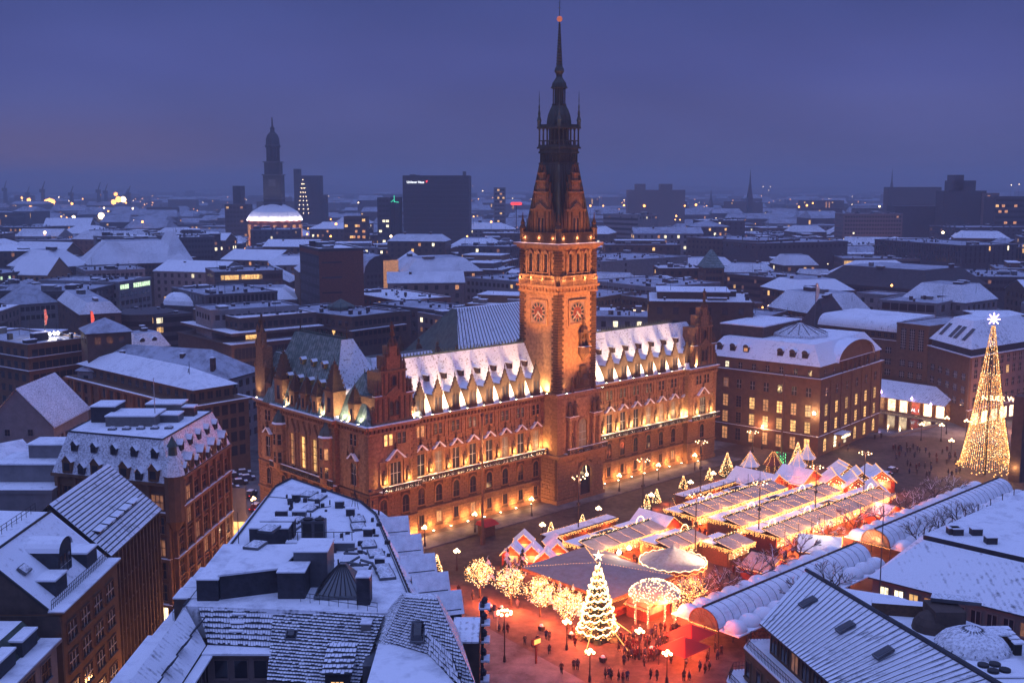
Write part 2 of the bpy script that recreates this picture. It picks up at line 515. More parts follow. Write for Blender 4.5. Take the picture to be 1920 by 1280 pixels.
def body(name, x0, x1, y0, y1, z1=EZ, mat_='sandstone'):
    b = MB(); b.box(x0, x1, y0, y1, BZ, z1); b.build(name, mat_, TH)
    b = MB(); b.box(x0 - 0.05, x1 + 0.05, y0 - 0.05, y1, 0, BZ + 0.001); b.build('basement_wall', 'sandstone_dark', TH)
body('wall', 0, 11.6, 0, 14)
body('wall', 11.6, 48.4, 1.5, 14.5)
body('wall', 60.4, 97.9, 1.5, 14.5)
body('wall', 97.9, 109.3, 0, 14)
body('wall', -1.0, 13, 9.8, 32.2)
body('wall', 0.0, 13, 32.2, 40.8)
b = MB(); b.box(13, 104, 14.5, 40, 0, 22); b.build('wall', 'sandstone', TH)
def cornice(x0, x1, y, z=EZ, sign=1, loc=(0, 0, 0), rz=0):
    b = MB()
    b.box(x0 - 0.1, x1 + 0.1, y - 0.35, y + 0.1, z - 1.6, z - 1.25)
    b.box(x0 - 0.25, x1 + 0.25, y - 0.6, y + 0.1, z - 0.5, z - 0.2)
    b.box(x0 - 0.45, x1 + 0.45, y - 0.95, y + 0.6, z - 0.199, z + 0.15)
    b.build('cornice', 'sandstone', TH, loc, rz)
    n = int((x1 - x0) / 0.9)
    b = MB()
    for i in range(n):
        x = x0 + (i + 0.5) * (x1 - x0) / n
        b.box(x - 0.16, x + 0.16, y - 0.55, y + 0.05, z - 1.2, z - 0.52)
    b.build('bracket_row', 'sandstone_base', TH, loc, rz, kind='stuff')
    b = MB(); b.box(x0 - 0.43, x1 + 0.43, y - 0.93, y + 0.6, z + 0.152, z + 0.27)
    b.build('cornice_snow', 'snow', TH, loc, rz)
SIDE = dict(loc=(0, 40.8, 0), rz=-pi / 2)       # x' runs toward the front corner along the left side
cornice(0, 11.6, 0); cornice(11.6, 48, 1.5); cornice(61, 97.9, 1.5); cornice(97.9, 109.3, 0)
cornice(0, 8.6, 0, **SIDE); cornice(8.6, 31.0, -1.0, **SIDE); cornice(31.0, 40.8, 0, z=EZ - 0.003, **SIDE)
def base_front(x0, x1, y, bays, rb=True, loc=(0, 0, 0), rz=0):
    ops = [(s, 2.3, 5.9, 9.8) for s in bays] + [(s, 1.9, 1.2, 4.0) for s in bays]
    b = MB(); rusticate(b, x0, x1, 0.9, 4.7, y, ops); rusticate(b, x0, x1, 5.3, 10.3, y, ops)
    b.build('bossed_stone', 'sandstone_base', TH, loc, rz, kind='stuff')
    for p, z0, z1 in ((.45, 4.72, 5.1), (.4, 0, .85), (.3, 10.35, 10.7)): b = MB(); b.box(x0, x1, y - p, y + 0.02, z0, z1); b.build('base_moulding', 'sandstone_base', TH, loc, rz)
    for s in bays:
        m = window_mesh(1.7, 3.5, 1, 1, arch=True, sur=0.3, proud=0.22, sm='sandstone_base')
        c, q = cos(rz), sin(rz)
        ye = y - .08
        put('window', m, TH, (loc[0] + c * s - q * ye, loc[1] + q * s + c * ye, 6.0), rz)
        pane = 'pane_warm' if R_.random() < 0.2 else 'pane_dark'
        put('window', window_mesh(1.3, 2.2, 1, 0, pane=pane, sur=0.22, proud=0.2, sm='sandstone_base'), TH, (loc[0] + c * s - q * ye, loc[1] + q * s + c * ye, 1.6), rz)
base_front(0, 11.6, 0, [3.2, 8.6])
base_front(11.6, 48.2, 1.5, LB)
base_front(62.6, 97.9, 1.5, RB)
base_front(97.9, 109.3, 0, [103.6])
base_front(0, 8.6, 0, [4.3], **SIDE)
base_front(8.6, 31.0, -1.0, [12.0, 15.8, 20.0, 24.2, 28.0], **SIDE)
base_front(31.0, 40.8, 0, [36], **SIDE)
def balcony(x0, x1, y, out=1.7, loc=(0, 0, 0), rz=0, lamps=()):
    b = MB(); b.box(x0, x1, y - out, y + 0.02, 10.75, 11.05); b.build('balcony_slab', 'sandstone', TH, loc, rz)
    b = MB(); b.box(x0 + 0.1, x1 - 0.1, y - out + 0.35, y, 11.052, 11.12); b.build('balcony_snow', 'snow', TH, loc, rz)
    b = MB()
    n = max(2, int((x1 - x0) / 0.42))
    for i in range(n + 1):
        x = x0 + 0.1 + (x1 - x0 - 0.2) * i / n
        w = 0.16 if i % 6 == 0 else 0.06
        b.box(x - w, x + w, y - out + 0.06, y - out + 0.22, 11.052, 12.05)
    b.box(x0, x1, y - out + 0.02, y - out + 0.28, 12.051, 12.2)
    n2 = int((x1 - x0) / 0.8)
    for i in range(n2):
        x = x0 + (i + .5) * (x1 - x0) / n2
        b.lathe(x, y - out + 0.14, [(0.05, 11.4), (0.25, 11.55), (0.05, 11.7)], 6)
    b.build('balustrade', 'iron', TH, loc, rz)
    b = MB(); b.box(x0, x1, y - out, y - out + 0.3, 12.202, 12.27); b.build('balustrade_snow', 'snow', TH, loc, rz)
balcony(11.6, 48.2, 1.5); balcony(2.2, 11.58, 0, 1.7); balcony(63.0, 97.9, 1.5); balcony(97.92, 109.2, 0, 1.7)
balcony(8.0, 31.6, -1.0, 1.3, **SIDE)
def statue_mesh():
    b = MB()
    b.box(-0.35, 0.35, -0.3, 0.3, 0, 0.3)
    b.lathe(0, 0, [(0.36, 0.3), (0.3, 0.8), (0.24, 1.2), (0.33, 1.55), (0.30, 1.8), (0.1, 1.92), (0.09, 2.0)], 8)
    b.ball((0, 0, 2.15), 0.19, n=8, h=5)
    b.tube((0.3, 0, 1.72), (0.42, -0.25, 1.2), 0.11, 0.07); b.tube((-0.3, 0, 1.72), (-0.45, -0.15, 1.25), 0.11, 0.08)
    b.tube((-0.45, -0.15, 1.25), (-0.5, -0.3, 2.1), 0.05, 0.04)
    return b.mesh('statue', ['statue_stone'], True)
STAT = statue_mesh()
def finial_mesh():
    b = MB()
    b.lathe(0, 0, [(0.22, 0), (0.22, 0.3), (0.1, 0.4), (0.16, 0.7), (0.06, 0.8), (0.05, 1.3), (0.02, 1.7)], 6)
    return b.mesh('finial', ['statue_stone'])
FIN = finial_mesh()
def pediment_mesh(w=3.3, h=1.3):
    b = MB(); W = w / 2
    b.box(-W, W, -0.55, 0, -0.3, 0)
    b.face([(-W, -0.5, 0), (W, -0.5, 0), (0, -0.5, h)]); b.face([(-W, 0, 0), (0, 0, h), (W, 0, 0)])
    b.face([(-W, -0.5, 0), (0, -0.5, h), (0, 0, h), (-W, 0, 0)]); b.face([(W, -0.5, 0), (W, 0, 0), (0, 0, h), (0, -0.5, h)])
    for s in (-1, 1):
        b.face([(s * (W + .1), -0.7, -0.02), (0, -0.7, h + 0.12), (0, -0.7, h - 0.22), (s * (W - .5), -0.7, -0.02)], 1)
        b.face([(s * (W + .1), -0.7, -0.02), (s * (W + .1), 0, -0.02), (0, 0, h + 0.12), (0, -0.7, h + 0.12)], 1)
    b.lathe(0, -0.52, [(0.3, 0.2), (0.28, 0.6), (0.05, 0.8)], 6, 2)
    return b.mesh('pediment', ['sandstone', 'snow', 'statue_stone'])
PED = pediment_mesh()
def niche_mesh():
    b = MB()
    b.box(-0.95, -0.62, -0.3, 0, 0, 4.2); b.box(0.62, 0.95, -0.3, 0, 0, 4.2)
    b.box(-1.05, 1.05, -0.5, 0, 4.21, 4.6); b.box(-0.95, 0.95, -0.75, 0, -0.5, 0)
    b.lathe(0, -0.1, [(0.5, 4.61), (0.35, 5.0), (0.05, 5.3)], 6)
    b.face([(-0.62, -0.02, 0), (0.62, -0.02, 0), (0.62, -0.02, 4.2), (-0.62, -0.02, 4.2)])
    return b.mesh('niche', ['sandstone'])
NICHE = niche_mesh()
def flood_mesh():
    b = MB()
    b.box(-0.22, 0.22, -0.14, 0.14, 0, 0.22, 0); b.box(-0.18, 0.18, -0.1, 0.1, 0.221, 0.25, 1)
    return b.mesh('floodlight', ['iron', 'flood_glass'])
FLOOD = flood_mesh()
def wl(x, y, rz, loc):
    c, q = cos(rz), sin(rz)
    return (loc[0] + c * x - q * y, loc[1] + q * x + c * y)
def bay(s, y, loc=(0, 0, 0), rz=0, tall='pane_dark', up='pane_dark', ped=True):
    X, Y = wl(s, y, rz, loc)
    put('window', window_mesh(1.9, 4.4, 1, 1, frame='white_frame', pane=tall, sur=0.3, proud=0.25), TH, (X, Y, 12.0), rz)
    if ped:
        put('pediment', PED, TH, (X, Y, 17.1), rz)
        X2, Y2 = wl(s, y - 0.35, rz, loc)
        st = put('statue', STAT, TH, (X2, Y2, 18.4), rz); st.scale = (0.75, 0.75, 0.6)
        for d in (-1.9, 1.9):
            X2, Y2 = wl(s + d, y - 0.2, rz, loc)
            put('finial', FIN, TH, (X2, Y2, 17.6), rz)
    for d in (-0.62, 0.62):
        X2, Y2 = wl(s + d, y, rz, loc)
        put('window', window_mesh(0.85, 2.2, 0, 1, frame='white_frame', pane=up, sur=0.16, proud=0.16), TH, (X2, Y2, 19.9), rz)
for i, s in enumerate(LB): bay(s, 1.5, tall=['pane_dark', 'pane_dim', 'pane_dark', 'pane_dark', 'pane_dark', 'pane_dim', 'pane_dark', 'pane_dim'][i], up='pane_warm' if i in (0,) else 'pane_dark')
for i, s in enumerate(RB): bay(s, 1.5, tall=['pane_dark', 'pane_dark', 'pane_dark', 'pane_dim', 'pane_dim', 'pane_dim', 'pane_dark'][i])
def niches(y, xs):
    for x in xs:
        put('niche', NICHE, TH, (x, y, 12.3))
        put('statue', STAT, TH, (x, y - 0.35, 12.35)).scale = (1, 1, 1.25)
niches(1.5, [s + 2.3 for s in LB[:-1]] + [s + 2.39 for s in RB[:-1]] + [67.6])
for s0, y in ((6.3, 0), (103.7, 0)):
    put('window', window_mesh(2.6, 4.4, 2, 1, frame='white_frame', pane='pane_dark', sur=0.3, proud=0.25), TH, (s0, y, 12.0))
    put('pediment', pediment_mesh(4.6, 1.9), TH, (s0, y, 17.1))
    put('statue', STAT, TH, (s0, y - 0.35, 19.0)).scale = (0.8, 0.8, 0.6)
    for d in (-2.9, 2.9):
        put('niche', NICHE, TH, (s0 + d, y, 12.3)); put('statue', STAT, TH, (s0 + d, y - 0.35, 12.35)).scale = (1, 1, 1.25)
    for d in (-2.2, -1.0, 1.0, 2.2):
        put('window', window_mesh(0.85, 2.2, 0, 1, frame='white_frame', pane='pane_lit' if s0 < 50 and d < 0 else 'pane_dark', sur=0.16, proud=0.16), TH, (s0 + d, y, 19.9))
for x0, x1 in ((11.6, 48.2), (62.6, 97.9)): b = MB(); b.box(x0, x1, 1.3, 1.52, 18.95, 19.2); b.build('string_course', 'sandstone', TH)
for grp, x0, x1 in ((LB, 11.6, 48.2), (RB, 62.6, 97.9)):
    b = MB(); st_ = grp[1] - grp[0]
    for s in [grp[0] - st_ / 2] + [g + st_ / 2 for g in grp]:
        if not x0 + .4 < s < x1 - .4: continue
        for d in (-.55, .55): b.box(s + d - .14, s + d + .14, 1.22, 1.52, 19.2, 22.35)
        b.box(s - .3, s + .3, 1.3, 1.52, 20.0, 21.6)
    b.box(x0, x1, 1.15, 1.52, 17.7, 17.95); b.box(x0, x1, 1.2, 1.52, 22.36, 22.6)
    b.build('pilaster_row', 'sandstone', TH, kind='stuff')
def quoins(b, x, y, sx, sy, z0, z1, w1=1.3, w2=0.85, pr=0.12, h=0.62):
    """corner at x,y; the building lies toward sx,sy"""
    z = z0; k = 0
    while z < z1 - 0.3:
        a = w1 if k % 2 else w2; c = w2 if k % 2 else w1
        xa, xb = sorted((x - sx * pr, x + sx * a)); ya, yb = sorted((y - sy * pr, y + sy * c))
        b.box(xa, xb, ya, yb, z + 0.04, min(z + h, z1) - 0.06)
        z += h; k += 1
b = MB()
for x, y, sx, sy in ((0, 0, 1, 1), (11.6, 0, -1, 1), (97.9, 0, 1, 1), (109.3, 0, -1, 1), (-1, 9.8, 1, 1), (-1, 32.2, 1, -1), (0, 40.8, 1, -1)):
    quoins(b, x, y, sx, sy, BZ + 0.3, EZ - 1.7)
b.build('quoin_stone', 'sandstone_base', TH, kind='stuff')
SL, SR = SIDE['loc'], SIDE['rz']
for i, s in enumerate((15.8, 20.0, 24.2)):
    X, Y = wl(s, -1.0, SR, SL)
    put('window', window_mesh(1.7, 7.4, 1, 3, pane='pane_lit' if i else 'pane_warm', arch=True, sur=0.35, proud=0.45), TH, (X, Y, 12.6), SR)
    put('window', window_mesh(0.9, 1.0, 0, 0, sur=0.15), TH, (X, Y, 11.3), SR)
    b = MB()
    b.face([(-1.5, -0.5, 19.2), (1.5, -0.5, 19.2), (0, -0.5, 22.2)]); b.face([(-1.5, -0.5, 19.2), (0, -0.5, 22.2), (0, 0, 22.2), (-1.5, 0, 19.2)]); b.face([(1.5, -0.5, 19.2), (1.5, 0, 19.2), (0, 0, 22.2), (0, -0.5, 22.2)])
    for d in (-1.9, 1.9): b.lathe(d, -0.2, [(0.3, 12), (0.3, 19.5), (0.42, 19.8), (0.25, 20.3), (0.04, 22.4)], 6)
    b.build('gothic_hood', 'sandstone_base', TH, (X, Y, 0), SR)
for s in (11.2, 28.6):
    X, Y = wl(s, -1.1, SR, SL)
    b = MB()
    b.lathe(X, Y, [(0.4, 9.6), (1.7, 11.2), (1.7, 20.0), (1.9, 20.2), (1.9, 20.5)], 8, a0=pi / 8)
    b.build('oriel', 'sandstone', TH)
    b = MB(); b.lathe(X, Y, [(1.85, 20.5), (1.5, 21.6), (0.8, 22.8), (0.1, 24.2)], 8, a0=pi / 8); b.build('oriel_roof', 'copper', TH)
    b = MB(); b.lathe(X, Y, [(1.95, 20.52), (1.75, 20.9)], 8, a0=pi / 8); b.build('oriel_snow', 'snow', TH)
    for k in range(3):
        a = SR - pi / 2 + (k - 1) * pi / 4
        for z in (12.4, 16.2):
            put('window', window_mesh(0.75, 2.2, 0, 1, frame='white_frame', sur=0.1, proud=0.08, pane='pane_warm' if (s > 20 and k == 2 and z > 16) else 'pane_dark'), TH,
                (X + 1.6 * cos(a), Y + 1.6 * sin(a), z), a + pi / 2)
bay(36.0, 0, SL, SR); bay(4.3, 0, SL, SR)
def roofpart(name, pts_faces, mats, **k):
    b = MB()
    for f, mi in pts_faces: b.face(f, mi)
    return b.build(name, mats, TH, **k)
def wing_roof(x0, x1, zr=35.0, rect_=(1.2, 14.8)):
    y0, y1 = rect_; ym = 7.9
    roofpart('roof', [([(x0, y0, EZ + .1), (x1, y0, EZ + .1), (x1, ym - .4, zr), (x0, ym - .4, zr)], 0),
                      ([(x0, ym - .4, zr), (x1, ym - .4, zr), (x1, ym + .4, zr), (x0, ym + .4, zr)], 1),
                      ([(x1, y1, EZ + .1), (x0, y1, EZ + .1), (x0, ym + .4, zr), (x1, ym + .4, zr)], 0),
                      ([(x0, y1, EZ + .1), (x0, y0, EZ + .1), (x0, ym - .4, zr), (x0, ym + .4, zr)], 0),
                      ([(x1, y0, EZ + .1), (x1, y1, EZ + .1), (x1, ym + .4, zr), (x1, ym - .4, zr)], 0)], ['snow_slate', 'copper'])
def cresting(x0, x1, y, z, along='x', sp=0.85, h=0.75):
    b = MB(); n = int((x1 - x0) / sp)
    if along == 'x': b.box(x0, x1, y - 0.3, y + 0.3, z, z + 0.28)
    else: b.box(y - 0.3, y + 0.3, x0, x1, z, z + 0.28)
    for i in range(n + 1):
        p = x0 + (x1 - x0) * i / n
        X, Y = (p, y) if along == 'x' else (y, p)
        b.lathe(X, Y, [(0.1, z + 0.28), (0.17, z + 0.5), (0.03, z + 0.28 + h)], 4)
    b.build('ridge_cresting', 'bronze', TH)
wing_roof(11.0, 48.2); wing_roof(60.2, 100.5)
cresting(11.4, 48.0, 7.9, 35.0); cresting(60.4, 100, 7.9, 35.0)
def hip(x0, x1, y0, y1, z0, rx0, rx1, ry0, ry1, z1, mats, name='roof', order=(0, 0, 0, 0, 1)):
    P = [(x0, y0, z0), (x1, y0, z0), (x1, y1, z0), (x0, y1, z0)]; Q = [(rx0, ry0, z1), (rx1, ry0, z1), (rx1, ry1, z1), (rx0, ry1, z1)]
    b = MB()
    for k in range(4):
        j = (k + 1) % 4
        b.face([P[k], P[j], Q[j], Q[k]], order[k])
    b.face(Q, order[4])
    return b.build(name, mats, TH)
hip(-0.2, 13.5, -0.1, 13, EZ + .12, 4.2, 13.5, 6.6, 7.2, 33.2, ['copper_snow_x', 'snow_slate', 'copper_snow'], order=(0, 0, 0, 2, 0))
cresting(4.4, 13.2, 6.9, 33.2)
hip(97, 109.5, -0.1, 14.2, EZ + .12, 99, 105, 6.6, 7.2, 35.0, ['snow_slate', 'copper'], order=(0, 0, 0, 0, 1))
hip(-1.3, 15, 9.6, 36.5, EZ + .13, 4.6, 7.4, 15.0, 32.4, 39.0, ['copper_snow', 'snow_slate', 'copper'], name='great_roof', order=(1, 0, 1, 0, 2))
cresting(15.1, 32.3, 6.0, 39.0, 'y')
b = MB(); b.box(4.7, 7.3, 15.1, 32.3, 38.2, 39.001); b.build('ridge_band', 'copper', TH)
for y in (15.1, 32.3): put('finial', FIN, TH, (6, y, 39.2)).scale = (1.3, 1.3, 1.5)
hip(-0.2, 13, 31, 41, EZ + .11, 4, 9, 34, 39.5, 34.0, ['copper_snow', 'snow_slate'], order=(0, 0, 0, 0, 1))
cresting(33.5, 39.6, 4.6, 34.0, 'y')
hip(12, 40, 13.5, 27, 23, 14, 30, 18, 21, 34, ['snow', 'copper_dark'], name='rear_roof', order=(0, 0, 0, 0, 1))
hip(66, 90, 22, 41, 21.9, 72, 80, 29, 33, 32, ['snow_thin', 'copper_dark'], name='rear_roof', order=(1, 0, 0, 1, 1))
hip(89, 104, 14.6, 41, 21.8, 95, 99, 22, 36, 31, ['snow', 'copper_dark'], name='rear_roof', order=(0, 0, 0, 0, 0))
def eye_mesh():
    b = MB()
    b.box(-0.5, 0.5, -0.7, 0.6, 0, 1.0, 0); b.box(-0.35, 0.35, -0.72, -0.69, 0.15, 0.85, 2)
    b.face([(-0.7, -0.95, 1.0), (0, -0.95, 1.55), (0, 0.9, 1.55), (-0.7, 0.9, 1.0)], 1); b.face([(0.7, -0.95, 1.0), (0.7, 0.9, 1.0), (0, 0.9, 1.55), (0, -0.95, 1.55)], 1)
    b.face([(-0.6, -0.85, 1.0), (0.6, -0.85, 1.0), (0, -0.85, 1.5)], 0)
    return b.mesh('roof_dormer', ['gilt', 'snow', 'pane_dark'])
EYE = eye_mesh()
for z, ys in ((33.5, (17.5, 21.5, 25.5)), (30, (16.5, 20.5, 24.5, 28.5)), ):
    f = (z - EZ) / 15.0; x = -1.3 + f * 5.9
    for y in ys: put('roof_dormer', EYE, TH, (x, y, z - 0.3), -pi / 2)
def dormer_mesh(big=1.0):
    b = MB()
    b.box(-1.1, 1.1, 0, 4.2, 0, 3.7, 0)
    b.box(-1.3, 1.3, -0.12, 0.4, 0, 0.5, 0); b.box(-1.3, 1.3, -0.15, 0.3, 3.7, 3.95, 0)
    for x in (-1.0, 0.0, 1.0): b.box(x - 0.16, x + 0.16, -0.14, 0.1, 0.5, 3.7, 3)
    for x in (-0.52, 0.52): b.box(x - 0.28, x + 0.28, -0.03, 0.02, 0.9, 3.2, 2)
    for w, z0, z1 in ((1.15, 3.95, 4.5), (0.85, 4.5, 5.1), (0.55, 5.1, 5.8), (0.28, 5.8, 6.6)):
        b.box(-w, w, -0.12, 0.35, z0, z1, 3)
        for s in (-1, 1): b.lathe(s * w, 0.1, [(0.17, z1 - 0.35), (0.2, z1 - 0.1), (0.03, z1 + 0.25)], 5, 3)
    b.lathe(0, 0.1, [(0.16, 6.6), (0.24, 6.9), (0.08, 7.1), (0.14, 7.5), (0.02, 8.1)], 6, 3)
    b.face([(-1.35, 0.3, 3.9), (0, 0.3, 4.9), (0, 4.6, 4.9), (-1.35, 4.6, 3.9)], 1); b.face([(1.35, 0.3, 3.9), (1.35, 4.6, 3.9), (0, 4.6, 4.9), (0, 0.3, 4.9)], 1)
    return b.mesh('dormer', ['shaded_dormer_stone', 'snow', 'pane_dark', 'shaded_dormer_stone'])
DORM = dormer_mesh()
def updormer_mesh():
    b = MB()
    b.box(-0.35, 0.35, 0, 2.2, 0, 1.2, 0); b.box(-0.24, 0.24, -0.02, 0.02, 0.2, 1.0, 2)
    b.box(-0.5, 0.5, -0.3, 3.6, 1.2, 1.42, 1)
    return b.mesh('upper_dormer', ['statue_stone', 'snow', 'pane_dark'])
UPD = updormer_mesh()
roof_lights = []
for grp in (LB, RB):
    for s in grp:
        put('dormer', DORM, TH, (s - 0.4, 0.9, EZ + 0.27)); put('upper_dormer', UPD, TH, (s - 0.4, 3.9, 30.4))
    st = grp[1] - grp[0]
    for s in grp: roof_lights.append((s - 0.4 + st / 2, 0.95))
roof_lights.append((LB[0] - 2.7, 0.95)); roof_lights.append((67.2, 0.95))
for x, y in roof_lights:
    put('floodlight', FLOOD, TH, (x, y - 1.1, EZ + 0.28))
    lamp('SPOT', (x, y - 1.2, EZ + 0.7), 9500, (1.0, 0.64, 0.34), 0.25, (x, 5.8, 34.0), 120, 0.9, TH)
for x0, x1 in ((14, 47), (64, 98)):
    for i in range(4):
        x = x0 + (x1 - x0) * (i + 0.5) / 4
        lamp('SPOT', (x, -3.2, EZ + 3.5), 3200, (1.0, 0.60, 0.32), 0.5, (x, 6.4, 31.5), 110, 1.0, TH)  # added fill floods without fixtures, brightening the front roof slopes
def gable(cx, label=None):
    b = MB()
    b.box(cx - 4.5, cx + 4.5, -0.12, 5.5, EZ + 0.28, 29.4); b.box(cx - 4.7, cx + 4.7, -0.4, 0.6, 29.401, 29.8)
    b.box(cx - 2.9, cx + 2.9, -0.1, 4.6, 29.8, 34.2); b.box(cx - 3.1, cx + 3.1, -0.35, 0.6, 34.201, 34.6)
    b.box(cx - 1.6, cx + 1.6, -0.08, 3.2, 34.6, 37.2); b.box(cx - 0.9, cx + 0.9, -0.06, 2.2, 37.2, 39.2)
    b.face([(cx - 2.2, -0.5, 29.82), (cx + 2.2, -0.5, 29.82), (cx, -0.5, 31.4)]); b.face([(cx - 2.2, -0.5, 29.82), (cx, -0.5, 31.4), (cx, 0, 31.4), (cx - 2.2, 0, 29.82)])
    b.face([(cx + 2.2, -0.5, 29.82), (cx + 2.2, 0, 29.82), (cx, 0, 31.4), (cx, -0.5, 31.4)])
    b.build('gable', 'sandstone_base', TH)
    b = MB()
    for w, z, h in ((4.3, 29.8, 2.6), (3.5, 29.8, 3.2), (2.7, 34.6, 2.4), (2.0, 34.6, 2.8), (1.4, 37.2, 1.8), (0.75, 39.2, 1.4)):
        for s in (-1, 1):
            b.lathe(cx + s * w, 0.2, [(0.42, z), (0.42, z + h * .3), (0.55, z + h * .35), (0.3, z + h * .55), (0.06, z + h)], 6)
    for x in (-3.9, -2.6, -1.3, 1.3, 2.6, 3.9): b.box(cx + x - 0.2, cx + x + 0.2, -0.3, 0, EZ + 0.9, 29.3)
    for x in (-2.3, -1.2, 1.2, 2.3): b.box(cx + x - 0.16, cx + x + 0.16, -0.26, 0, 30, 34.1)
    b.build('gable_ornament', 'statue_stone', TH)
    b = MB(); b.lathe(cx, 0.3, [(0.6, 39.2), (0.4, 40.2), (0.5, 40.4), (0.25, 41.2)], 6); b.build('pedestal', 'statue_stone', TH)
    put('statue', STAT, TH, (cx, 0.3, 41.2)).scale = (1.2, 1.2, 1.2)
    for d in (-0.75, 0.75):
        put('window', window_mesh(0.9, 2.6, 0, 1, arch=True, sur=0.2, proud=0.18, sm='statue_stone'), TH, (cx + d, -0.12, 25.8))
    put('window', window_mesh(0.9, 1.8, 0, 0, arch=True, sur=0.25, proud=0.18, sm='statue_stone'), TH, (cx, -0.1, 31.6))
    b = MB(); b.box(cx - 4.7, cx - 2.95, -0.4, 0.6, 29.802, 29.92); b.box(cx + 2.95, cx + 4.7, -0.4, 0.6, 29.802, 29.92); b.build('gable_snow', 'snow', TH)
    for d in (-4.9, 4.9): put('statue', STAT, TH, (cx + d, 0.2, EZ + 0.27)).scale = (1.3, 1.3, 1.6)
gable(6.2); gable(104.0)
def spire_mesh(w, h, hb):
    b = MB(); W = w / 2
    b.box(-W, W, 0, W * 2, 0, hb, 0)
    b.box(-W - 0.15, W + 0.15, -0.15, W * 2, hb, hb + 0.3, 0)
    n = 6; z = hb + 0.3
    for i in range(n):
        f = 1 - i / n; q = W * (0.18 + 0.8 * f); dz = (h - hb - 0.8) / n
        b.frus(b.rect(-q, q, W - q, W + q), z, b.rect(-q * .8, q * .8, W - q * .8, W + q * .8), z + dz * .8, 1)
        for sx in (-1, 1):
            for sy in (-1, 1): b.lathe(sx * q, W + sy * q, [(0.13, z), (0.17, z + .25), (0.03, z + .7)], 4, 1)
        z += dz * 0.8
    b.lathe(0, W, [(0.25, z), (0.35, z + .4), (0.1, z + .6), (0.03, z + 1.6)], 5, 1)
    b.face([(-W - .1, 0, hb + 0.31), (0, -0.25, hb + W * .9), (W + .1, 0, hb + 0.31)], 1)
    b.box(-W * .35, W * .35, -0.03, 0.01, hb * .25, hb * .8, 2)
    b.box(-W - 0.1, W + 0.1, W * 2.02, W * 2 + 2.5, hb * .9, hb + 0.4, 3)
    return b.mesh('spire_dormer', ['sandstone_base', 'statue_stone', 'pane_dark', 'snow'])
SPB, SPS = spire_mesh(3.0, 12.5, 5.2), spire_mesh(1.9, 7.6, 3.4)
for s, m in ((10.6, SPB), (29.4, SPB), (15.8, SPS), (20.0, SPS), (24.2, SPS)):
    X, Y = wl(s, -1.1, SR, SL); put('spire_dormer', m, TH, (X, Y, EZ + 0.27), SR)
for s, m in ((5.0, SPS), (35.5, SPS)):
    X, Y = wl(s, -0.1, SR, SL); put('spire_dormer', m, TH, (X, Y, EZ + 0.27), SR)
for s in (13.7, 17.9, 22.1, 26.6):
    X, Y = wl(s, -0.9, SR, SL); put('statue', STAT, TH, (X, Y, EZ + 0.27), SR).scale = (1, 1, 1.3)
b = MB()
for q, z0, z1 in ((2.0, EZ + .3, 31), (1.4, 31, 35.5), (0.8, 35.5, 38.5)): b.box(0.2 - 0.2, 0.2 + q * 1.6, 39.4 - q, 39.4 + q, z0, z1)
for q, z in ((2.0, 31), (1.4, 35.5), (0.8, 38.5)):
    for s in (-1, 1): b.lathe(0.3, 39.4 + s * q, [(0.35, z), (0.45, z + .5), (0.05, z + 1.8)], 5)
b.build('gable', 'sandstone_base', TH)
put('statue', STAT, TH, (0.8, 39.4, 38.5)).scale = (1.6, 1.6, 1.7)
for x, y, tx, ty in ((-0.7, 7.6, 3.5, 12.5), (-.7, 5.8, 5, 12), (-0.7, 2.2, 2.6, 5), (12.2, -0.6, 11, 6), (-1.7, 13.6, 2.4, 16), (-1.7, 27.0, 2.4, 27), (-0.7, 34, 3, 34), (-0.7, 39.8, -3, 40)):
    put('floodlight', FLOOD, TH, (x, y, EZ + 0.28))
    lamp('SPOT', (x, y, EZ + 0.7), 1900, (1.0, 0.80, 0.52), 0.2, (tx, ty, 31.0), 125, 0.9, TH)
TX0, TX1, TY0, TY1 = 48.2, 60.4, -3.0, 9.0
TCX, TCY = (TX0 + TX1) / 2, (TY0 + TY1) / 2
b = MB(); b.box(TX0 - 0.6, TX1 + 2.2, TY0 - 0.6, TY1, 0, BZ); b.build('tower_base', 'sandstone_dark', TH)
b = MB()
po = [(56.4, 4.4, 0, 8.4)]
rusticate(b, TX0 - 0.6, TX1 + 2.2, 1.1, 10.4, TY0 - 0.6, po, ch=0.75, bl=1.8)
b.build('bossed_stone', 'sandstone_base', TH, kind='stuff')
b = MB(); rusticate(b, 0, 4.6, 1.1, 10.4, 0, (), ch=0.75, bl=1.5)
b.build('bossed_stone', 'sandstone_base', TH, (TX0 - 0.6, 1.5, 0), -pi / 2, kind='stuff')
b = MB(); b.box(TX0 - 0.9, TX1 + 2.5, TY0 - 0.95, TY1, 0.0, 1.0); b.build('base_moulding', 'sandstone_base', TH)
b = MB(); b.box(TX0 - 1.0, TX1 + 2.6, TY0 - 1.6, TY1, 10.4, BZ + 0.001); b.build('portal_ledge', 'sandstone_base', TH)
put('portal', window_mesh(3.6, 7.6, 0, 0, frame='wood_frame', pane='pane_dark', arch=True, sur=0.8, proud=0.5, sm='sandstone_base', sill=False), TH, (56.4, TY0 - 0.6, 0.3))
lamp('POINT', (56.4, TY0 - 1.6, 5.6), 220, (1, 0.75, 0.4), 0.3, parent=TH)
b = MB(); b.ball((56.4, TY0 - 1.3, 5.6), 0.4); b.tube((56.4, TY0 - 1.3, 6), (56.4, TY0 - 1.0, 7.6), 0.05); b.build('hanging_lantern', 'lamp_glass', TH)
balcony(TX0 + 2.0, TX1 + 2.6, TY0, 1.6)
b = MB(); b.box(TX0, TX1 + 1.0, TY0, TY1, BZ, EZ - 0.1); b.build('tower_wall', 'sandstone', TH)
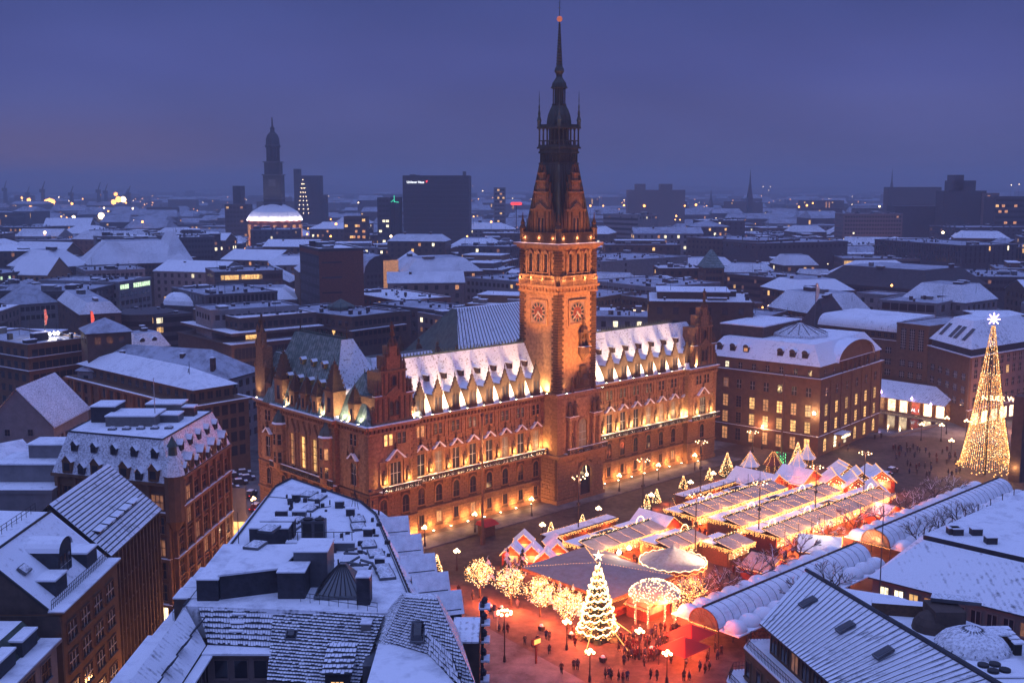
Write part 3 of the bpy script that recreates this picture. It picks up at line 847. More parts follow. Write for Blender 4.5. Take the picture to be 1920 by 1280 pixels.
b = MB(); quoins(b, TX0, TY0, 1, 1, BZ + .2, EZ - 0.5, 2.0, 1.5, 0.15, 0.7); quoins(b, TX1 + 1, TY0, -1, 1, BZ + .2, EZ - 0.5, 1.1, .8, 0.15, 0.7); b.build('quoin_stone', 'sandstone_base', TH, kind='stuff')
b = MB(); b.box(TX0 - 0.4, TX1 + 1.4, TY0 - 0.5, TY1, EZ - 0.1, EZ + 0.5); b.build('tower_cornice', 'sandstone', TH)
b = MB(); b.box(TX0 - 0.38, TX1 + 1.38, TY0 - 0.48, TY0 - 0.02, EZ + 0.502, EZ + 0.6); b.build('cornice_snow', 'snow', TH)
for x0, x1 in ((51.0, 53.6), (58.6, 61.2)):
    b = MB()
    for x in (x0 + .35, x1 - .35):
        b.lathe(x, TY0 - 0.9, [(0.42, 12.2), (0.36, 12.5), (0.32, 18.2), (0.45, 18.6)], 8)
    b.box(x0 - .15, x1 + .15, TY0 - 1.45, TY0, 11.2, 12.2); b.box(x0 - .15, x1 + .15, TY0 - 1.4, TY0, 18.6, 19.3)
    b.box(x0 + .2, x1 - .2, TY0 - 0.3, TY0, 12.2, 18.6)
    b.build('column_pair', 'sandstone', TH)
    put('statue', STAT, TH, ((x0 + x1) / 2, TY0 - 0.75, 12.4)).scale = (1, 1, 1.4)
    b = MB(); b.box(x0 - .14, x1 + .14, TY0 - 1.39, TY0, 19.302, 19.4); b.build('ledge_snow', 'snow', TH)
    for x in (x0 + .5, x1 - .5): put('statue', STAT, TH, (x, TY0 - 0.75, 19.4)).scale = (1.5, 1.5, 1.45)
put('window', window_mesh(2.6, 6.6, 1, 2, frame='white_frame', pane='pane_dim', arch=True, sur=0.4, proud=0.4), TH, (56.1, TY0, 11.7))
b = MB(); b.box(53.9, 58.4, TY0 - 0.2, TY0, 19.9, 23.2); b.build('relief_panel', 'sandstone', TH)
b = MB(); b.box(TX0 + .15, TX1 - .15, TY0 + .15, TY1 - .15, EZ, 48.2); b.build('tower_shaft', 'sandstone', TH)
b = MB()
for x, y, sx, sy in ((TX0 + .15, TY0 + .15, 1, 1), (TX1 - .15, TY0 + .15, -1, 1), (TX0 + .15, TY1 - .15, 1, -1)):
    quoins(b, x, y, sx, sy, EZ + .7, 46.5, 1.75, 1.25, 0.16, 0.6)
    quoins(b, x, y, sx, sy, 50.3, 55.6, 1.5, 1.1, 0.16, 0.6)
b.build('quoin_stone', 'sandstone_dark', TH, kind='stuff')
b = MB()
def ring(b, e, z0, z1, mi=0): b.box(TX0 - e, TX1 + e, TY0 - e, TY1 + e, z0, z1, mi)
ring(b, 0.25, 46.5, 46.9); ring(b, 0.1, 46.9, 47.7); ring(b, 0.55, 47.7, 48.2)
b.build('string_course', 'sandstone', TH)
def around(f):
    """calls f(loc, rz) for the front face and the left face of the tower"""
    f((TX0, TY0, 0), 0.0, TX1 - TX0); f((TX0, TY1, 0), -pi / 2, TY1 - TY0)
def frieze(loc, rz, W):
    b = MB()
    for i in range(12):
        x = 0.5 + (W - 1) * i / 11; b.box(x - .22, x + .22, -0.35, 0, 46.9, 47.7); 
    b.build('bracket_row', 'sandstone_base', TH, loc, rz, kind='stuff')
    b = MB()
    for x0, x1 in ((0.6, W / 2 - 1.9), (W / 2 - 1.9, W / 2 + 1.9), (W / 2 + 1.9, W - 0.6)):
        n = int((x1 - x0) / .35)
        for i in range(n):
            x = x0 + (i + .5) * (x1 - x0) / n; b.box(x - .08, x + .08, -0.5, -0.3, 48.2, 49.2)
        b.box(x0, x1, -0.55, -0.25, 49.2, 49.4)
    for x in (0.5, W / 2 - 1.9, W / 2 + 1.9, W - .5): b.lathe(x, -0.4, [(0.25, 48.2), (0.25, 49.6), (0.3, 49.8), (0.05, 50.4)], 6)
    b.build('gallery_rail', 'sandstone', TH, loc, rz)
    for i in range(3):
        x = W / 2 + (i - 1) * 2.35
        X, Y = wl(x, 0.15, rz, loc)
        put('window', window_mesh(1.0, 4.2, 0, 6, arch=True, sur=0.3, proud=0.3, frame='statue_stone', sm='sandstone'), TH, (X, Y, 51.0), rz)
        b = MB(); b.face([(-.85, -.45, 55), (.85, -.45, 55), (0, -.45, 56.0)]); b.face([(-.85, -.45, 55), (0, -.45, 56), (0, .1, 56), (-.85, .1, 55)]); b.face([(.85, -.45, 55), (.85, .1, 55), (0, .1, 56), (0, -.45, 56)])
        b.build('hood', 'sandstone', TH, (X, Y, 0), rz)
    b = MB()
    for i in range(4):
        x = W / 2 + (i - 1.5) * 2.35; b.lathe(x, -0.1, [(0.24, 50.4), (0.2, 50.8), (0.18, 55.2), (0.3, 55.5)], 6)
    b.box(0.9, W - .9, -0.5, 0.1, 50.1, 50.4)
    b.build('belfry_colonnade', 'sandstone', TH, loc, rz)
around(frieze)
b = MB(); b.box(TX0 + .2, TX1 - .2, TY0 + .2, TY1 - .2, 48.2, 56.0); b.build('belfry_wall', 'sandstone', TH)
b = MB(); ring(b, 0.1, 56.0, 56.3); ring(b, 0.45, 56.3, 56.7); ring(b, 1.0, 56.7, 57.2); b.build('main_cornice', 'sandstone', TH)
b = MB(); ring(b, 0.98, 57.202, 57.3); b.build('cornice_snow', 'snow', TH)
def clock(loc, rz, W):
    cx, cz, h = W / 2, 42.2, 2.35
    X, Y = wl(cx, 0.15, rz, loc)
    b = MB()
    for a, c, d, e in ((-h - .45, h + .45, h, h + .45), (-h - .45, h + .45, -h - .45, -h)): b.box(a, c, -0.3, 0, cz + d, cz + e)
    b.box(-h - .45, -h, -0.3, 0, cz - h, cz + h); b.box(h, h + .45, -0.3, 0, cz - h, cz + h)
    b.build('clock_frame', 'sandstone', TH, (X, Y, 0), rz)
    b = MB(); b.box(-h, h, -0.12, 0, cz - h, cz + h, 0)
    N = 32
    b.face([(1.2 * cos(2 * pi * k / N), -0.14, cz + 1.2 * sin(2 * pi * k / N)) for k in range(N)], 1)
    fc = b.build('clock_face', ['clock_glow', 'wood_red'], TH, (X, Y, 0), rz)
    nm = MB()
    for k in range(12):
        a = pi / 2 - k * pi / 6
        for r0, r1, w0, w1 in ((1.3, 2.1, 0.13, 0.2),):
            P = []
            for r, w in ((r0, -w0), (r0, w0), (r1, w1), (r1, -w1)):
                P.append((r * cos(a + w), -0.16, cz + r * sin(a + w)))
            nm.face(P)
    for k in range(48):
        a0, a1 = 2 * pi * k / 48, 2 * pi * (k + 1) / 48
        nm.face([(2.2 * cos(a0), -0.155, cz + 2.2 * sin(a0)), (2.2 * cos(a1), -0.155, cz + 2.2 * sin(a1)), (2.27 * cos(a1), -0.155, cz + 2.27 * sin(a1)), (2.27 * cos(a0), -0.155, cz + 2.27 * sin(a0))])
    nm.build('numeral_ring', 'iron', fc)
    for ang, ln, w in ((rad(90 - 222), 1.9, 0.1), (rad(90 - 138), 1.3, 0.16)):
        hb = MB(); hb.box(-w, w, -0.24, -0.19, -0.3, ln); o = hb.build('clock_hand', 'white_frame', fc, (0, 0, cz)); o.rotation_euler = (0, pi / 2 - ang, 0)
around(clock)
X, Y = 56.1, TY0 + .15
b = MB()
b.lathe(X, Y - .2, [(0.2, 31.2), (0.5, 31.8), (1.5, 33.0), (1.5, 34.4), (1.6, 34.5)], 8, a0=pi / 8)
b.build('balcony_bay', 'statue_stone', TH)
b = MB(); b.box(X - 1.3, X + 1.3, Y - .9, Y, 34.5, 34.7); b.box(X - 1.2, X - .8, Y - .8, Y, 34.7, 37.4); b.box(X + .8, X + 1.2, Y - .8, Y, 34.7, 37.4); b.box(X - 1.4, X + 1.4, Y - .9, Y, 37.4, 37.8)
b.lathe(X, Y - .4, [(0.9, 37.8), (0.9, 38.4), (0.4, 39.2), (0.5, 39.5), (0.15, 40.3)], 8); b.build('aedicule', 'statue_stone', TH)
b = MB(); b.box(X - 1.5, X + 1.5, Y - 1.5, Y - .1, 34.52, 34.62); b.build('ledge_snow', 'snow', TH)
put('statue', STAT, TH, (X, Y - .4, 34.7)); put('statue', STAT, TH, (X, Y - .4, 39.4)).scale = (1.2, 1.2, .7)
b = MB()
for w, z0, z1 in ((2.4, 25.2, 27.6), (1.7, 27.6, 28.9), (0.9, 28.9, 30.2)): b.box(X - w, X + w, Y - .5, Y, z0, z1)
for x in (-2.3, -1.6, -.8, .8, 1.6, 2.3): b.lathe(X + x, Y - .6, [(0.3, 26), (0.35, 26.8), (0.12, 28.3 + (1.5 if abs(x) < 1 else 0))], 5)
b.lathe(X, Y - .6, [(1.1, 26.0), (1.2, 27.2), (0.3, 28.3)], 8)
b.build('coat_of_arms', 'statue_stone', TH)
for d in (-3.6, 3.6): put('statue', STAT, TH, (X + d, Y - .5, EZ + .6)).scale = (1, 1, 1.5)
b = MB(); b.tube((X + .8, Y - 1.2, 35.6), (X + 5.6, Y - 1.6, 35.9), 0.06, 0.05); b.build('flagpole', 'iron', TH)
for x, y, tx, ty, tz, e in ((47.0, 1.3, 48.4, 3.5, 34, 2600), (46.2, 2.2, 48.4, 5.2, 44, 2600), (50.2, -3.9, 52.5, -3, 36, 900), (61.8, -3.9, 59.0, -3, 34, 1400)):
    lamp('SPOT', (x, y, EZ + 0.8), e, (1.0, 0.58, 0.28), 0.3, (tx, ty, tz), 100, 0.9, TH)
    put('floodlight', FLOOD, TH, (x, y, EZ + 0.5))
for x in (49.4, 52.6, 55.9, 59.2):      # gallery floods on the ledge light belfry and cornice
    lamp('POINT', (x, TY0 - 0.75, 49.7), 130, (1.0, 0.55, 0.27), 0.15, parent=TH)
    lamp('POINT', (TX0 - 0.75, TY0 + (x - 48.2), 49.7), 130, (1.0, 0.55, 0.27), 0.15, parent=TH)
for x in (50, 54.3, 58.6):
    lamp('POINT', (x, TY0 + 0.1, 58.4), 240, (1.0, 0.46, 0.22), 0.15, parent=TH)
    lamp('POINT', (TX0 + 0.1, TY0 + (x - 48.2), 58.4), 240, (1.0, 0.46, 0.22), 0.15, parent=TH)
b = MB()
e = 0.2
b.box(TX0 + e, TX1 - e, TY0 + e, TY1 - e, 57.3, 58.0)
for x0, x1, y0, y1 in ((TX0 + e, TX1 - e, TY0 + e, TY0 + e + .3), (TX0 + e, TX0 + e + .3, TY0 + e + .3, TY1 - e - .3), (TX1 - e - .3, TX1 - e, TY0 + e + .3, TY1 - e - .3), (TX0 + e, TX1 - e, TY1 - e - .3, TY1 - e)):
    b.box(x0, x1, y0, y1, 58.0, 59.6)
b.build('parapet', 'sandstone_dark', TH)
for x in (TX0 + .5, TX1 - .5):
    for y in (TY0 + .5, TY1 - .5):
        b = MB(); b.lathe(x, y, [(0.7, 58), (0.7, 60.2), (0.85, 60.4), (0.4, 61.2), (0.5, 61.6), (0.15, 62.6), (0.05, 63.8)], 6); b.build('corner_pinnacle', 'statue_stone', TH)
def crown_gable(loc, rz, W):
    X, Y = wl(W / 2, 0.7, rz, loc)
    b = MB()
    for w, z0, z1, d in ((2.9, 58, 64.2, 4.5), (2.0, 64.7, 68.0, 4.0), (1.2, 68.4, 70.4, 3.2), (0.6, 70.4, 72.0, 2.4)):
        b.box(-w, w, 0, d, z0, z1)
        b.box(-w - .25, w + .25, -.25, .5, z1, z1 + .4)
    b.face([(-2.0, -.4, 64.6), (2.0, -.4, 64.6), (0, -.4, 66.0)]); b.face([(-2.0, -.4, 64.6), (0, -.4, 66), (0, 0, 66), (-2, 0, 64.6)]); b.face([(2.0, -.4, 64.6), (2, 0, 64.6), (0, 0, 66), (0, -.4, 66)])
    b.build('crown_gable', 'sandstone_base', TH, (X, Y, 0), rz)
    b = MB()
    for w, z, h in ((4.0, 59.5, 4.5), (3.2, 61.5, 4.6), (2.4, 66.0, 3.6), (1.6, 68.6, 3.2), (0.8, 72.0, 2.2)):
        for s in (-1, 1): b.lathe(s * w, .3, [(0.36, z - 2.5), (0.4, z), (0.5, z + h * .2), (0.28, z + h * .5), (0.05, z + h)], 5)
    for x in (-2.5, -1.25, 1.25, 2.5): b.box(x - .2, x + .2, -.22, 0, 58.2, 64)
    b.build('gable_ornament', 'statue_stone', TH, (X, Y, 0), rz)
    for d in (-.55, .55): put('window', window_mesh(0.7, 3.2, 0, 1, arch=True, sur=.15, proud=.15, sm='sandstone'), TH, wl(W / 2 + d, .7, rz, loc) + (59.6,), rz)
    put('statue', STAT, TH, wl(W / 2, 1.0, rz, loc) + (72.4,), rz)
for a in ((TX0, TY0, 0), 0.0), ((TX0, TY1, 0), -pi / 2), ((TX1, TY0, 0), pi / 2), ((TX1, TY1, 0), pi):
    crown_gable(a[0], a[1], 12.1)
def sq(r): return [(TCX - r, TCY - r), (TCX + r, TCY - r), (TCX + r, TCY + r), (TCX - r, TCY + r)]
def oc(r, k=8): return MB().ngon(TCX, TCY, r, k, pi / 8)
b = MB(); b.frus(sq(5.3), 58.0, sq(2.95), 74.2); b.build('tower_roof', 'copper_dark', TH)
b = MB()
for f in range(4):
    for k in range(9):
        u = -0.92 + 1.84 * k / 8
        a = f * pi / 2
        def rp(r, u, z):
            x, y = r * u, -r
            return (TCX + x * cos(a) - y * sin(a), TCY + x * sin(a) + y * cos(a), z)
        b.tube(rp(5.32, u, 58.2), rp(2.97, u, 74.1), 0.09, 0.06, 4)
for sx in (-1, 1):
    for sy in (-1, 1): b.tube((TCX + sx * 5.3, TCY + sy * 5.3, 58), (TCX + sx * 2.95, TCY + sy * 2.95, 74.2), 0.2, 0.14, 5)
b.build('roof_seam', 'copper', TH)
b = MB()
for r, z0, z1 in ((3.1, 74.2, 74.6), (2.9, 74.6, 76.6), (3.15, 76.6, 77.0), (3.0, 77, 77.6), (3.4, 77.6, 78.0), (3.2, 78.0, 78.4)): b.prism(sq(r), z0, z1)
for f in range(4):
    a = f * pi / 2
    for k in range(9):
        x = -2.6 + 5.2 * k / 8; y = -2.95
        b.lathe(TCX + x * cos(a) - y * sin(a), TCY + x * sin(a) + y * cos(a), [(0.14, 74.7), (0.14, 76.5)], 5)
        b.lathe(TCX + x * cos(a) * 1.05 - y * 1.05 * sin(a), TCY + x * 1.05 * sin(a) + y * 1.05 * cos(a), [(0.1, 78.4), (0.1, 79.2)], 4)
b.build('neck_band', 'copper_dark', TH)
b = MB()
for f in range(4):
    a = f * pi / 2
    for k in range(6):
        x = -3.0 + 6.0 * k / 5 if k < 5 else 3.0; y = -3.0
        if k == 5: continue
        X, Y = TCX + x * cos(a) - y * sin(a), TCY + x * sin(a) + y * cos(a)
        b.lathe(X, Y, [(0.26, 78.4), (0.2, 78.8), (0.17, 81.4), (0.3, 81.9)], 6)
b.box(TCX - 3.15, TCX + 3.15, TCY - 3.15, TCY - 3.0, 79.2, 79.4); b.box(TCX - 3.15, TCX + 3.15, TCY + 3.0, TCY + 3.15, 79.2, 79.4)
b.box(TCX - 3.15, TCX - 3.0, TCY - 2.99, TCY + 2.99, 79.2, 79.4); b.box(TCX + 3.0, TCX + 3.15, TCY - 2.99, TCY + 2.99, 79.2, 79.4)
b.prism(oc(2.35), 78.4, 81.9); b.prism(sq(3.4), 81.9, 82.3); b.prism(sq(3.1), 82.3, 82.8)
b.build('open_gallery', 'copper_dark', TH)
b = MB()
for sx in (-1, 1):
    for sy in (-1, 1):
        b.lathe(TCX + sx * 3.05, TCY + sy * 3.05, [(0.42, 82.3), (0.42, 83.4), (0.55, 83.6), (0.25, 84.6), (0.3, 85.2), (0.12, 86), (0.2, 86.6), (0.06, 87.2), (0.1, 88), (0.02, 90.0)], 6)
b.build('spirelet', 'copper', TH)
b = MB(); b.lathe(TCX, TCY, [(2.9, 82.8), (2.85, 83.6), (2.6, 84.8), (2.1, 86.0), (1.65, 86.8), (1.75, 87.1)], 8, a0=pi / 8); b.build('cupola', 'copper_dark', TH)
b = MB()
for k in range(8):
    a = pi / 8 + k * pi / 4
    b.lathe(TCX + 1.35 * cos(a), TCY + 1.35 * sin(a), [(0.2, 87.1), (0.15, 87.4), (0.14, 90.2), (0.25, 90.5)], 5)
b.prism(oc(1.1), 87.1, 90.5); b.prism(oc(1.95), 90.5, 90.8)
b.build('lantern', 'copper_dark', TH)
b = MB(); b.lathe(TCX, TCY, [(1.75, 90.8), (1.6, 91.6), (1.0, 92.4), (0.7, 92.9), (0.75, 93.5), (1.15, 94.1), (1.0, 94.7), (0.6, 95.3)], 8, a0=pi / 8); b.build('onion_dome', 'copper_dark', TH)
pr = [(0.72, 95.3)]
z = 95.6
while z < 104.0:
    f = 1 - (z - 95.3) / 9.0
    pr += [(0.16 + 0.5 * f, z), (0.26 + 0.5 * f, z + 0.18), (0.14 + 0.46 * f, z + 0.36)]; z += 0.62
pr += [(0.12, 104.6)]
b = MB(); b.lathe(TCX, TCY, pr, 8); b.build('spire', 'copper_dark', TH)
b = MB(); b.ball((TCX, TCY, 105.1), 0.62, n=12, h=8); b.build('gilded_ball', 'clock_glow', TH, smooth=True)  # ball emits by itself; its gleam is put into the material
b = MB(); b.tube((TCX, TCY, 105.6), (TCX, TCY, 110.2), 0.09, 0.05, 5)
for z, l in ((107.4, .7), (108.4, .5)): b.tube((TCX - l, TCY, z), (TCX + l, TCY, z), 0.05)
b.build('cross', 'copper', TH)
b = MB(); b.face([(TCX - .2, TCY, 109.6), (TCX + 1.1, TCY, 109.5), (TCX + 1.1, TCY, 110.3), (TCX - .2, TCY, 110.3)]); b.face([(TCX - .2, TCY + .03, 109.6), (TCX - .2, TCY + .03, 110.3), (TCX + 1.1, TCY + .03, 110.3), (TCX + 1.1, TCY + .03, 109.5)]); b.build('weathervane', 'gilt', TH)
for i, s in enumerate([s + 2.3 for s in LB[:-1]] + [11.9, 47.2] + [s + 2.39 for s in RB[:-1]] + [67.6, 97.3] + [3.4, 9.2, 100.8, 106.6]):
    y = 1.5 if 11.5 < s < 97.8 else 0.0
    k = 1.5 if s > 60 else 1.0
    lamp('POINT', (s, y - 1.0, 12.9), 560 * k, (1.0, 0.56 + (0.10 if s > 60 else 0), 0.20 + (0.08 if s > 60 else 0)), 0.15, parent=TH)
    put('floodlight', FLOOD, TH, (s, y - 1.1, 11.12))
for s in [s + 2.3 for s in LB] + [s + 2.39 for s in RB] + [11.2, 67.6, 1.2, 9.5]:
    y = 1.5 if 11.5 < s < 97.8 else 0.0
    lamp('POINT', (s, y - 1.2, 1.4), 850, (1.0, 0.46, 0.16), 0.15, parent=TH)
    put('floodlight', FLOOD, TH, (s, y - 1.2, 0.15))
def frame2(p1, p2):
    p1, p2 = Vector(p1[:2]), Vector(p2[:2])
    d = p2 - p1
    return p1, math.atan2(d.y, d.x), d.length
class Bldg:
    """a rectangular building; local x runs along the front, y to the back"""
    def __init__(s, name, label, p1, p2, depth, z, wall='brown_stone', cat='building', group=None, individual=False, z0=0.0, base=None):
        o, a, w = frame2(p1, p2)
        s.W, s.D, s.z, s.a, s.ind = w, depth, z, a, individual
        s.root = thing(name, label, cat, (o.x, o.y, 0), a, group)
        b = MB(); b.box(0, w, 0, depth, z0, z); b.build('wall', wall, s.root)
        s.wall = wall
    def side(s, k):
        return {'F': ((0, 0, 0), 0.0, s.W), 'L': ((0, s.D, 0), -pi / 2, s.D), 'R': ((s.W, 0, 0), pi / 2, s.D), 'B': ((s.W, s.D, 0), pi, s.W)}[k]
    def windows(s, sides, floors, n, ww, wh, lit=0.1, margin=1.0, nv=1, nh=1, frame='wood_frame', sm=None, sur=0.12, proud=0.1, pane='pane_dark', litset=None, litfn=None, arch=False, sill=True, single=None, skip=None, y=0.0, off=0.0):
        sm = sm or s.wall
        ind = s.ind if single is None else single
        for k in sides:
            loc, rz, L = s.side(k)
            cnt = n[k] if isinstance(n, dict) else (n if k in 'FB' else max(1, round(n * L / max(s.W, 1))))
            q = MB(); any_ = False
            for fi, z in enumerate(floors):
                for i in range(cnt):
                    if skip and skip(k, fi, i): continue
                    x = margin + off + (L - 2 * margin) * (i + 0.5) / cnt
                    p = pane
                    if litfn: p = litfn(k, fi, i) or pane
                    elif R_.random() < lit: p = R_.choice(litset or LIT)
                    if ind:
                        X, Y = wl(x, y, rz, loc)
                        put('window', window_mesh(ww, wh, nv, nh, frame, p, arch, sur, proud, sm, sill), s.root, (X, Y, z), rz)
                    else:
                        mi = {'pane_dark': 0}.get(p)
                        if mi is None: mi = 1 + (['pane_lit', 'pane_warm', 'pane_white', 'pane_dim', 'pane_cool'].index(p) if p in ('pane_lit', 'pane_warm', 'pane_white', 'pane_dim', 'pane_cool') else 0)
                        q.box(x - ww / 2, x + ww / 2, y - 0.06, y + 0.01, z, z + wh, mi); any_ = True
                        if nv: q.box(x - 0.05, x + 0.05, y - 0.09, y - 0.061, z, z + wh, 6)
            if any_:
                q.build('window_row', ['pane_dark', 'pane_lit', 'pane_warm', 'pane_white', 'pane_dim', 'pane_cool', frame], s.root, loc, rz, kind='stuff')
    def band(s, z, h=0.35, pr=0.3, m=None, snow=True, name='cornice'):
        b = MB(); b.box(-pr, s.W + pr, -pr, s.D + pr, z, z + h); b.build(name, m or s.wall, s.root)
        if snow:
            b = MB()
            b.box(-pr, s.W + pr, -pr, -0.02, z + h + .002, z + h + .08); b.box(-pr, -0.02, -0.018, s.D, z + h + .002, z + h + .08); b.box(s.W + .02, s.W + pr, -0.018, s.D, z + h + .002, z + h + .08)
            b.build('cornice_snow', 'snow', s.root)
    def flat(s, par=0.7, m=None, snow='snow_roof', ins=0.35, z=None, x0=0, x1=None, y0=0, y1=None):
        x1 = s.W if x1 is None else x1; y1 = s.D if y1 is None else y1; z = s.z if z is None else z
        b = MB(); e = 0.12
        b.box(x0 - e, x1 + e, y0 - e, y0 + ins, z - .3, z + par); b.box(x0 - e, x1 + e, y1 - ins, y1 + e, z - .3, z + par)
        b.box(x0 - e, x0 + ins, y0 + ins, y1 - ins, z - .3, z + par); b.box(x1 - ins, x1 + e, y0 + ins, y1 - ins, z - .3, z + par)
        b.build('parapet', m or s.wall, s.root)
        b = MB()
        b.box(x0 - e, x1 + e, y0 - e, y0 + ins, z + par + .003, z + par + .1); b.box(x0 - e, x1 + e, y1 - ins, y1 + e, z + par + .003, z + par + .1)
        b.box(x0 - e, x0 + ins, y0 + ins, y1 - ins, z + par + .003, z + par + .1); b.box(x1 - ins, x1 + e, y0 + ins, y1 - ins, z + par + .003, z + par + .1)
        b.box(x0 + ins, x1 - ins, y0 + ins, y1 - ins, z + .002, z + par * 0.35)
        b.build('roof_snow', snow, s.root)
    def boxes(s, n, hmax=2.5, z=None, m='metal_grey', seed=0, x0=None, x1=None, y0=None, y1=None):
        r = random.Random(seed); z = s.z if z is None else z
        x0 = 1 if x0 is None else x0; x1 = s.W - 1 if x1 is None else x1; y0 = 1 if y0 is None else y0; y1 = s.D - 1 if y1 is None else y1
        for i in range(n):
            w, d, h = r.uniform(1.2, max(1.4, min(6, (x1 - x0) * .3))), r.uniform(1.2, max(1.4, min(5, (y1 - y0) * .4))), r.uniform(0.6, hmax)
            if x1 - x0 < w + .5 or y1 - y0 < d + .5: continue
            x, y = r.uniform(x0, x1 - w), r.uniform(y0, y1 - d)
            b = MB(); b.box(x, x + w, y, y + d, z + 0.05, z + h, 0); b.box(x - .1, x + w + .1, y - .1, y + d + .1, z + h, z + h + .18, 1)
            b.build(r.choice(['roof_house', 'vent_box', 'stair_head']), [r.choice([m, 'plant_dark', 'concrete']), 'snow'], s.root)
    def hip(s, h, m='snow_roof', ov=0.5, top=None, name='roof', ix=None, iy=None):
        z = s.z; W, D = s.W, s.D
        i = min(W, D) / 2
        ix = (i if W > D else W / 2 - .05) if ix is None else ix
        iy = (D / 2 - .05 if W > D else i) if iy is None else iy
        b = MB(); b.frus(b.rect(-ov, W + ov, -ov, D + ov), z + .02, b.rect(ix, W - ix, iy, D - iy), z + h, 0, 1 if top else 0)
        b.build(name, [m, top or m], s.root)
        b = MB(); b.box(-ov, W + ov, -ov, D + ov, z - .18, z + .018); b.build('eaves', 'roof_dark', s.root)
    def gable(s, h, m='snow_roof', axis='x', ov=0.4):
        z, W, D = s.z, s.W, s.D
        b = MB(); g = MB()
        if axis == 'x':
            b.face([(-ov, -ov, z), (W + ov, -ov, z), (W + ov, D / 2, z + h), (-ov, D / 2, z + h)]); b.face([(W + ov, D + ov, z), (-ov, D + ov, z), (-ov, D / 2, z + h), (W + ov, D / 2, z + h)])
            for x in (0, W): q = MB(); q.face([(x, 0, z), (x, D / 2, z + h - .1), (x, D, z)]); q.build('gable_wall', s.wall, s.root)
        else:
            b.face([(-ov, D + ov, z), (-ov, -ov, z), (W / 2, -ov, z + h), (W / 2, D + ov, z + h)]); b.face([(W + ov, -ov, z), (W + ov, D + ov, z), (W / 2, D + ov, z + h), (W / 2, -ov, z + h)])
            for y in (0, D): q = MB(); q.face([(0, y, z), (W, y, z), (W / 2, y, z + h - .1)]); q.build('gable_wall', s.wall, s.root)
        k = len(b.f); base = len(b.v)
        for f in list(b.f):
            b.face([(b.v[i][0], b.v[i][1], b.v[i][2] - 0.22) for i in reversed(f)])
        b.build('roof', m, s.root); 
    def mansard(s, h, ins, m='snow_roof', top='snow_city', ov=0.3, z=None):
        z = s.z if z is None else z; W, D = s.W, s.D
        b = MB(); b.frus(b.rect(-ov, W + ov, -ov, D + ov), z + .02, b.rect(ins, W - ins, ins, D - ins), z + h, 0, 1)
        b.build('roof', [m, top], s.root)
        b = MB(); b.box(-ov - .1, W + ov + .1, -ov - .1, D + ov + .1, z - .25, z + .018); b.build('eaves', s.wall, s.root)
    def barrel(s, h, axis='x', m='snow', n=8, end='roof_dark'):
        z, W, D = s.z, s.W, s.D
        b = MB(); L = D if axis == 'x' else W
        pr = [(L / 2 - L / 2 * cos(pi * k / n), h * sin(pi * k / n)) for k in range(n + 1)]
        for (a, p), (c, q) in zip(pr, pr[1:]):
            if axis == 'x': b.face([(0, a, z + p), (W, a, z + p), (W, c, z + q), (0, c, z + q)], 0)
            else: b.face([(c, 0, z + q), (c, D, z + q), (a, D, z + p), (a, 0, z + p)], 0)
        for e in (0, 1):
            if axis == 'x': b.face([(W * e, a, z + p) for a, p in pr], 1)
            else: b.face([(a, D * e, z + p) for a, p in pr], 1)
        b.build('roof', [m, end], s.root)
    def piers(s, sides, n, z0, z1, w=0.5, pr=0.35, m=None):
        for k in sides:
            loc, rz, L = s.side(k)
            cnt = n[k] if isinstance(n, dict) else n
            b = MB()
            for i in range(cnt + 1):
                x = L * i / cnt; b.box(max(0, x - w / 2), min(L, x + w / 2), -pr, 0.02, z0, z1)
            b.build('pilaster_row', m or s.wall, s.root, loc, rz, kind='stuff')
    def clutter(s, n, z, seed=0, e=1.0):
        r = random.Random(seed); b = MB()
        for i in range(n):
            x, y = r.uniform(e, max(e + .1, s.W - e)), r.uniform(e, max(e + .1, s.D - e)); w, d, h = r.uniform(.3, 1.3), r.uniform(.3, 1.1), r.uniform(.5, 1.9)
            b.box(x, x + w, y, y + d, z, z + h, 0)
            if r.random() < .6: b.box(x - .05, x + w + .05, y - .05, y + d + .05, z + h, z + h + .12, 1)
        for i in range(n // 5 + 1):
            x, y = r.uniform(e, max(e + .1, s.W - e)), r.uniform(e, max(e + .1, s.D - e)); b.tube((x, y, z), (x, y, z + r.uniform(3, 6)), .07, n=3)
        b.build('roof_fitting', ['plant_dark', 'snow'], s.root, kind='stuff')
    def chimneys(s, pts, h=2.2, z=None, m='brick_dark'):
        z = s.z if z is None else z
        for x, y in pts:
            b = MB(); b.box(x - .6, x + .6, y - .5, y + .5, z, z + h, 0); b.box(x - .7, x + .7, y - .6, y + .6, z + h, z + h + .2, 1)
            b.build('chimney', [m, 'snow'], s.root)
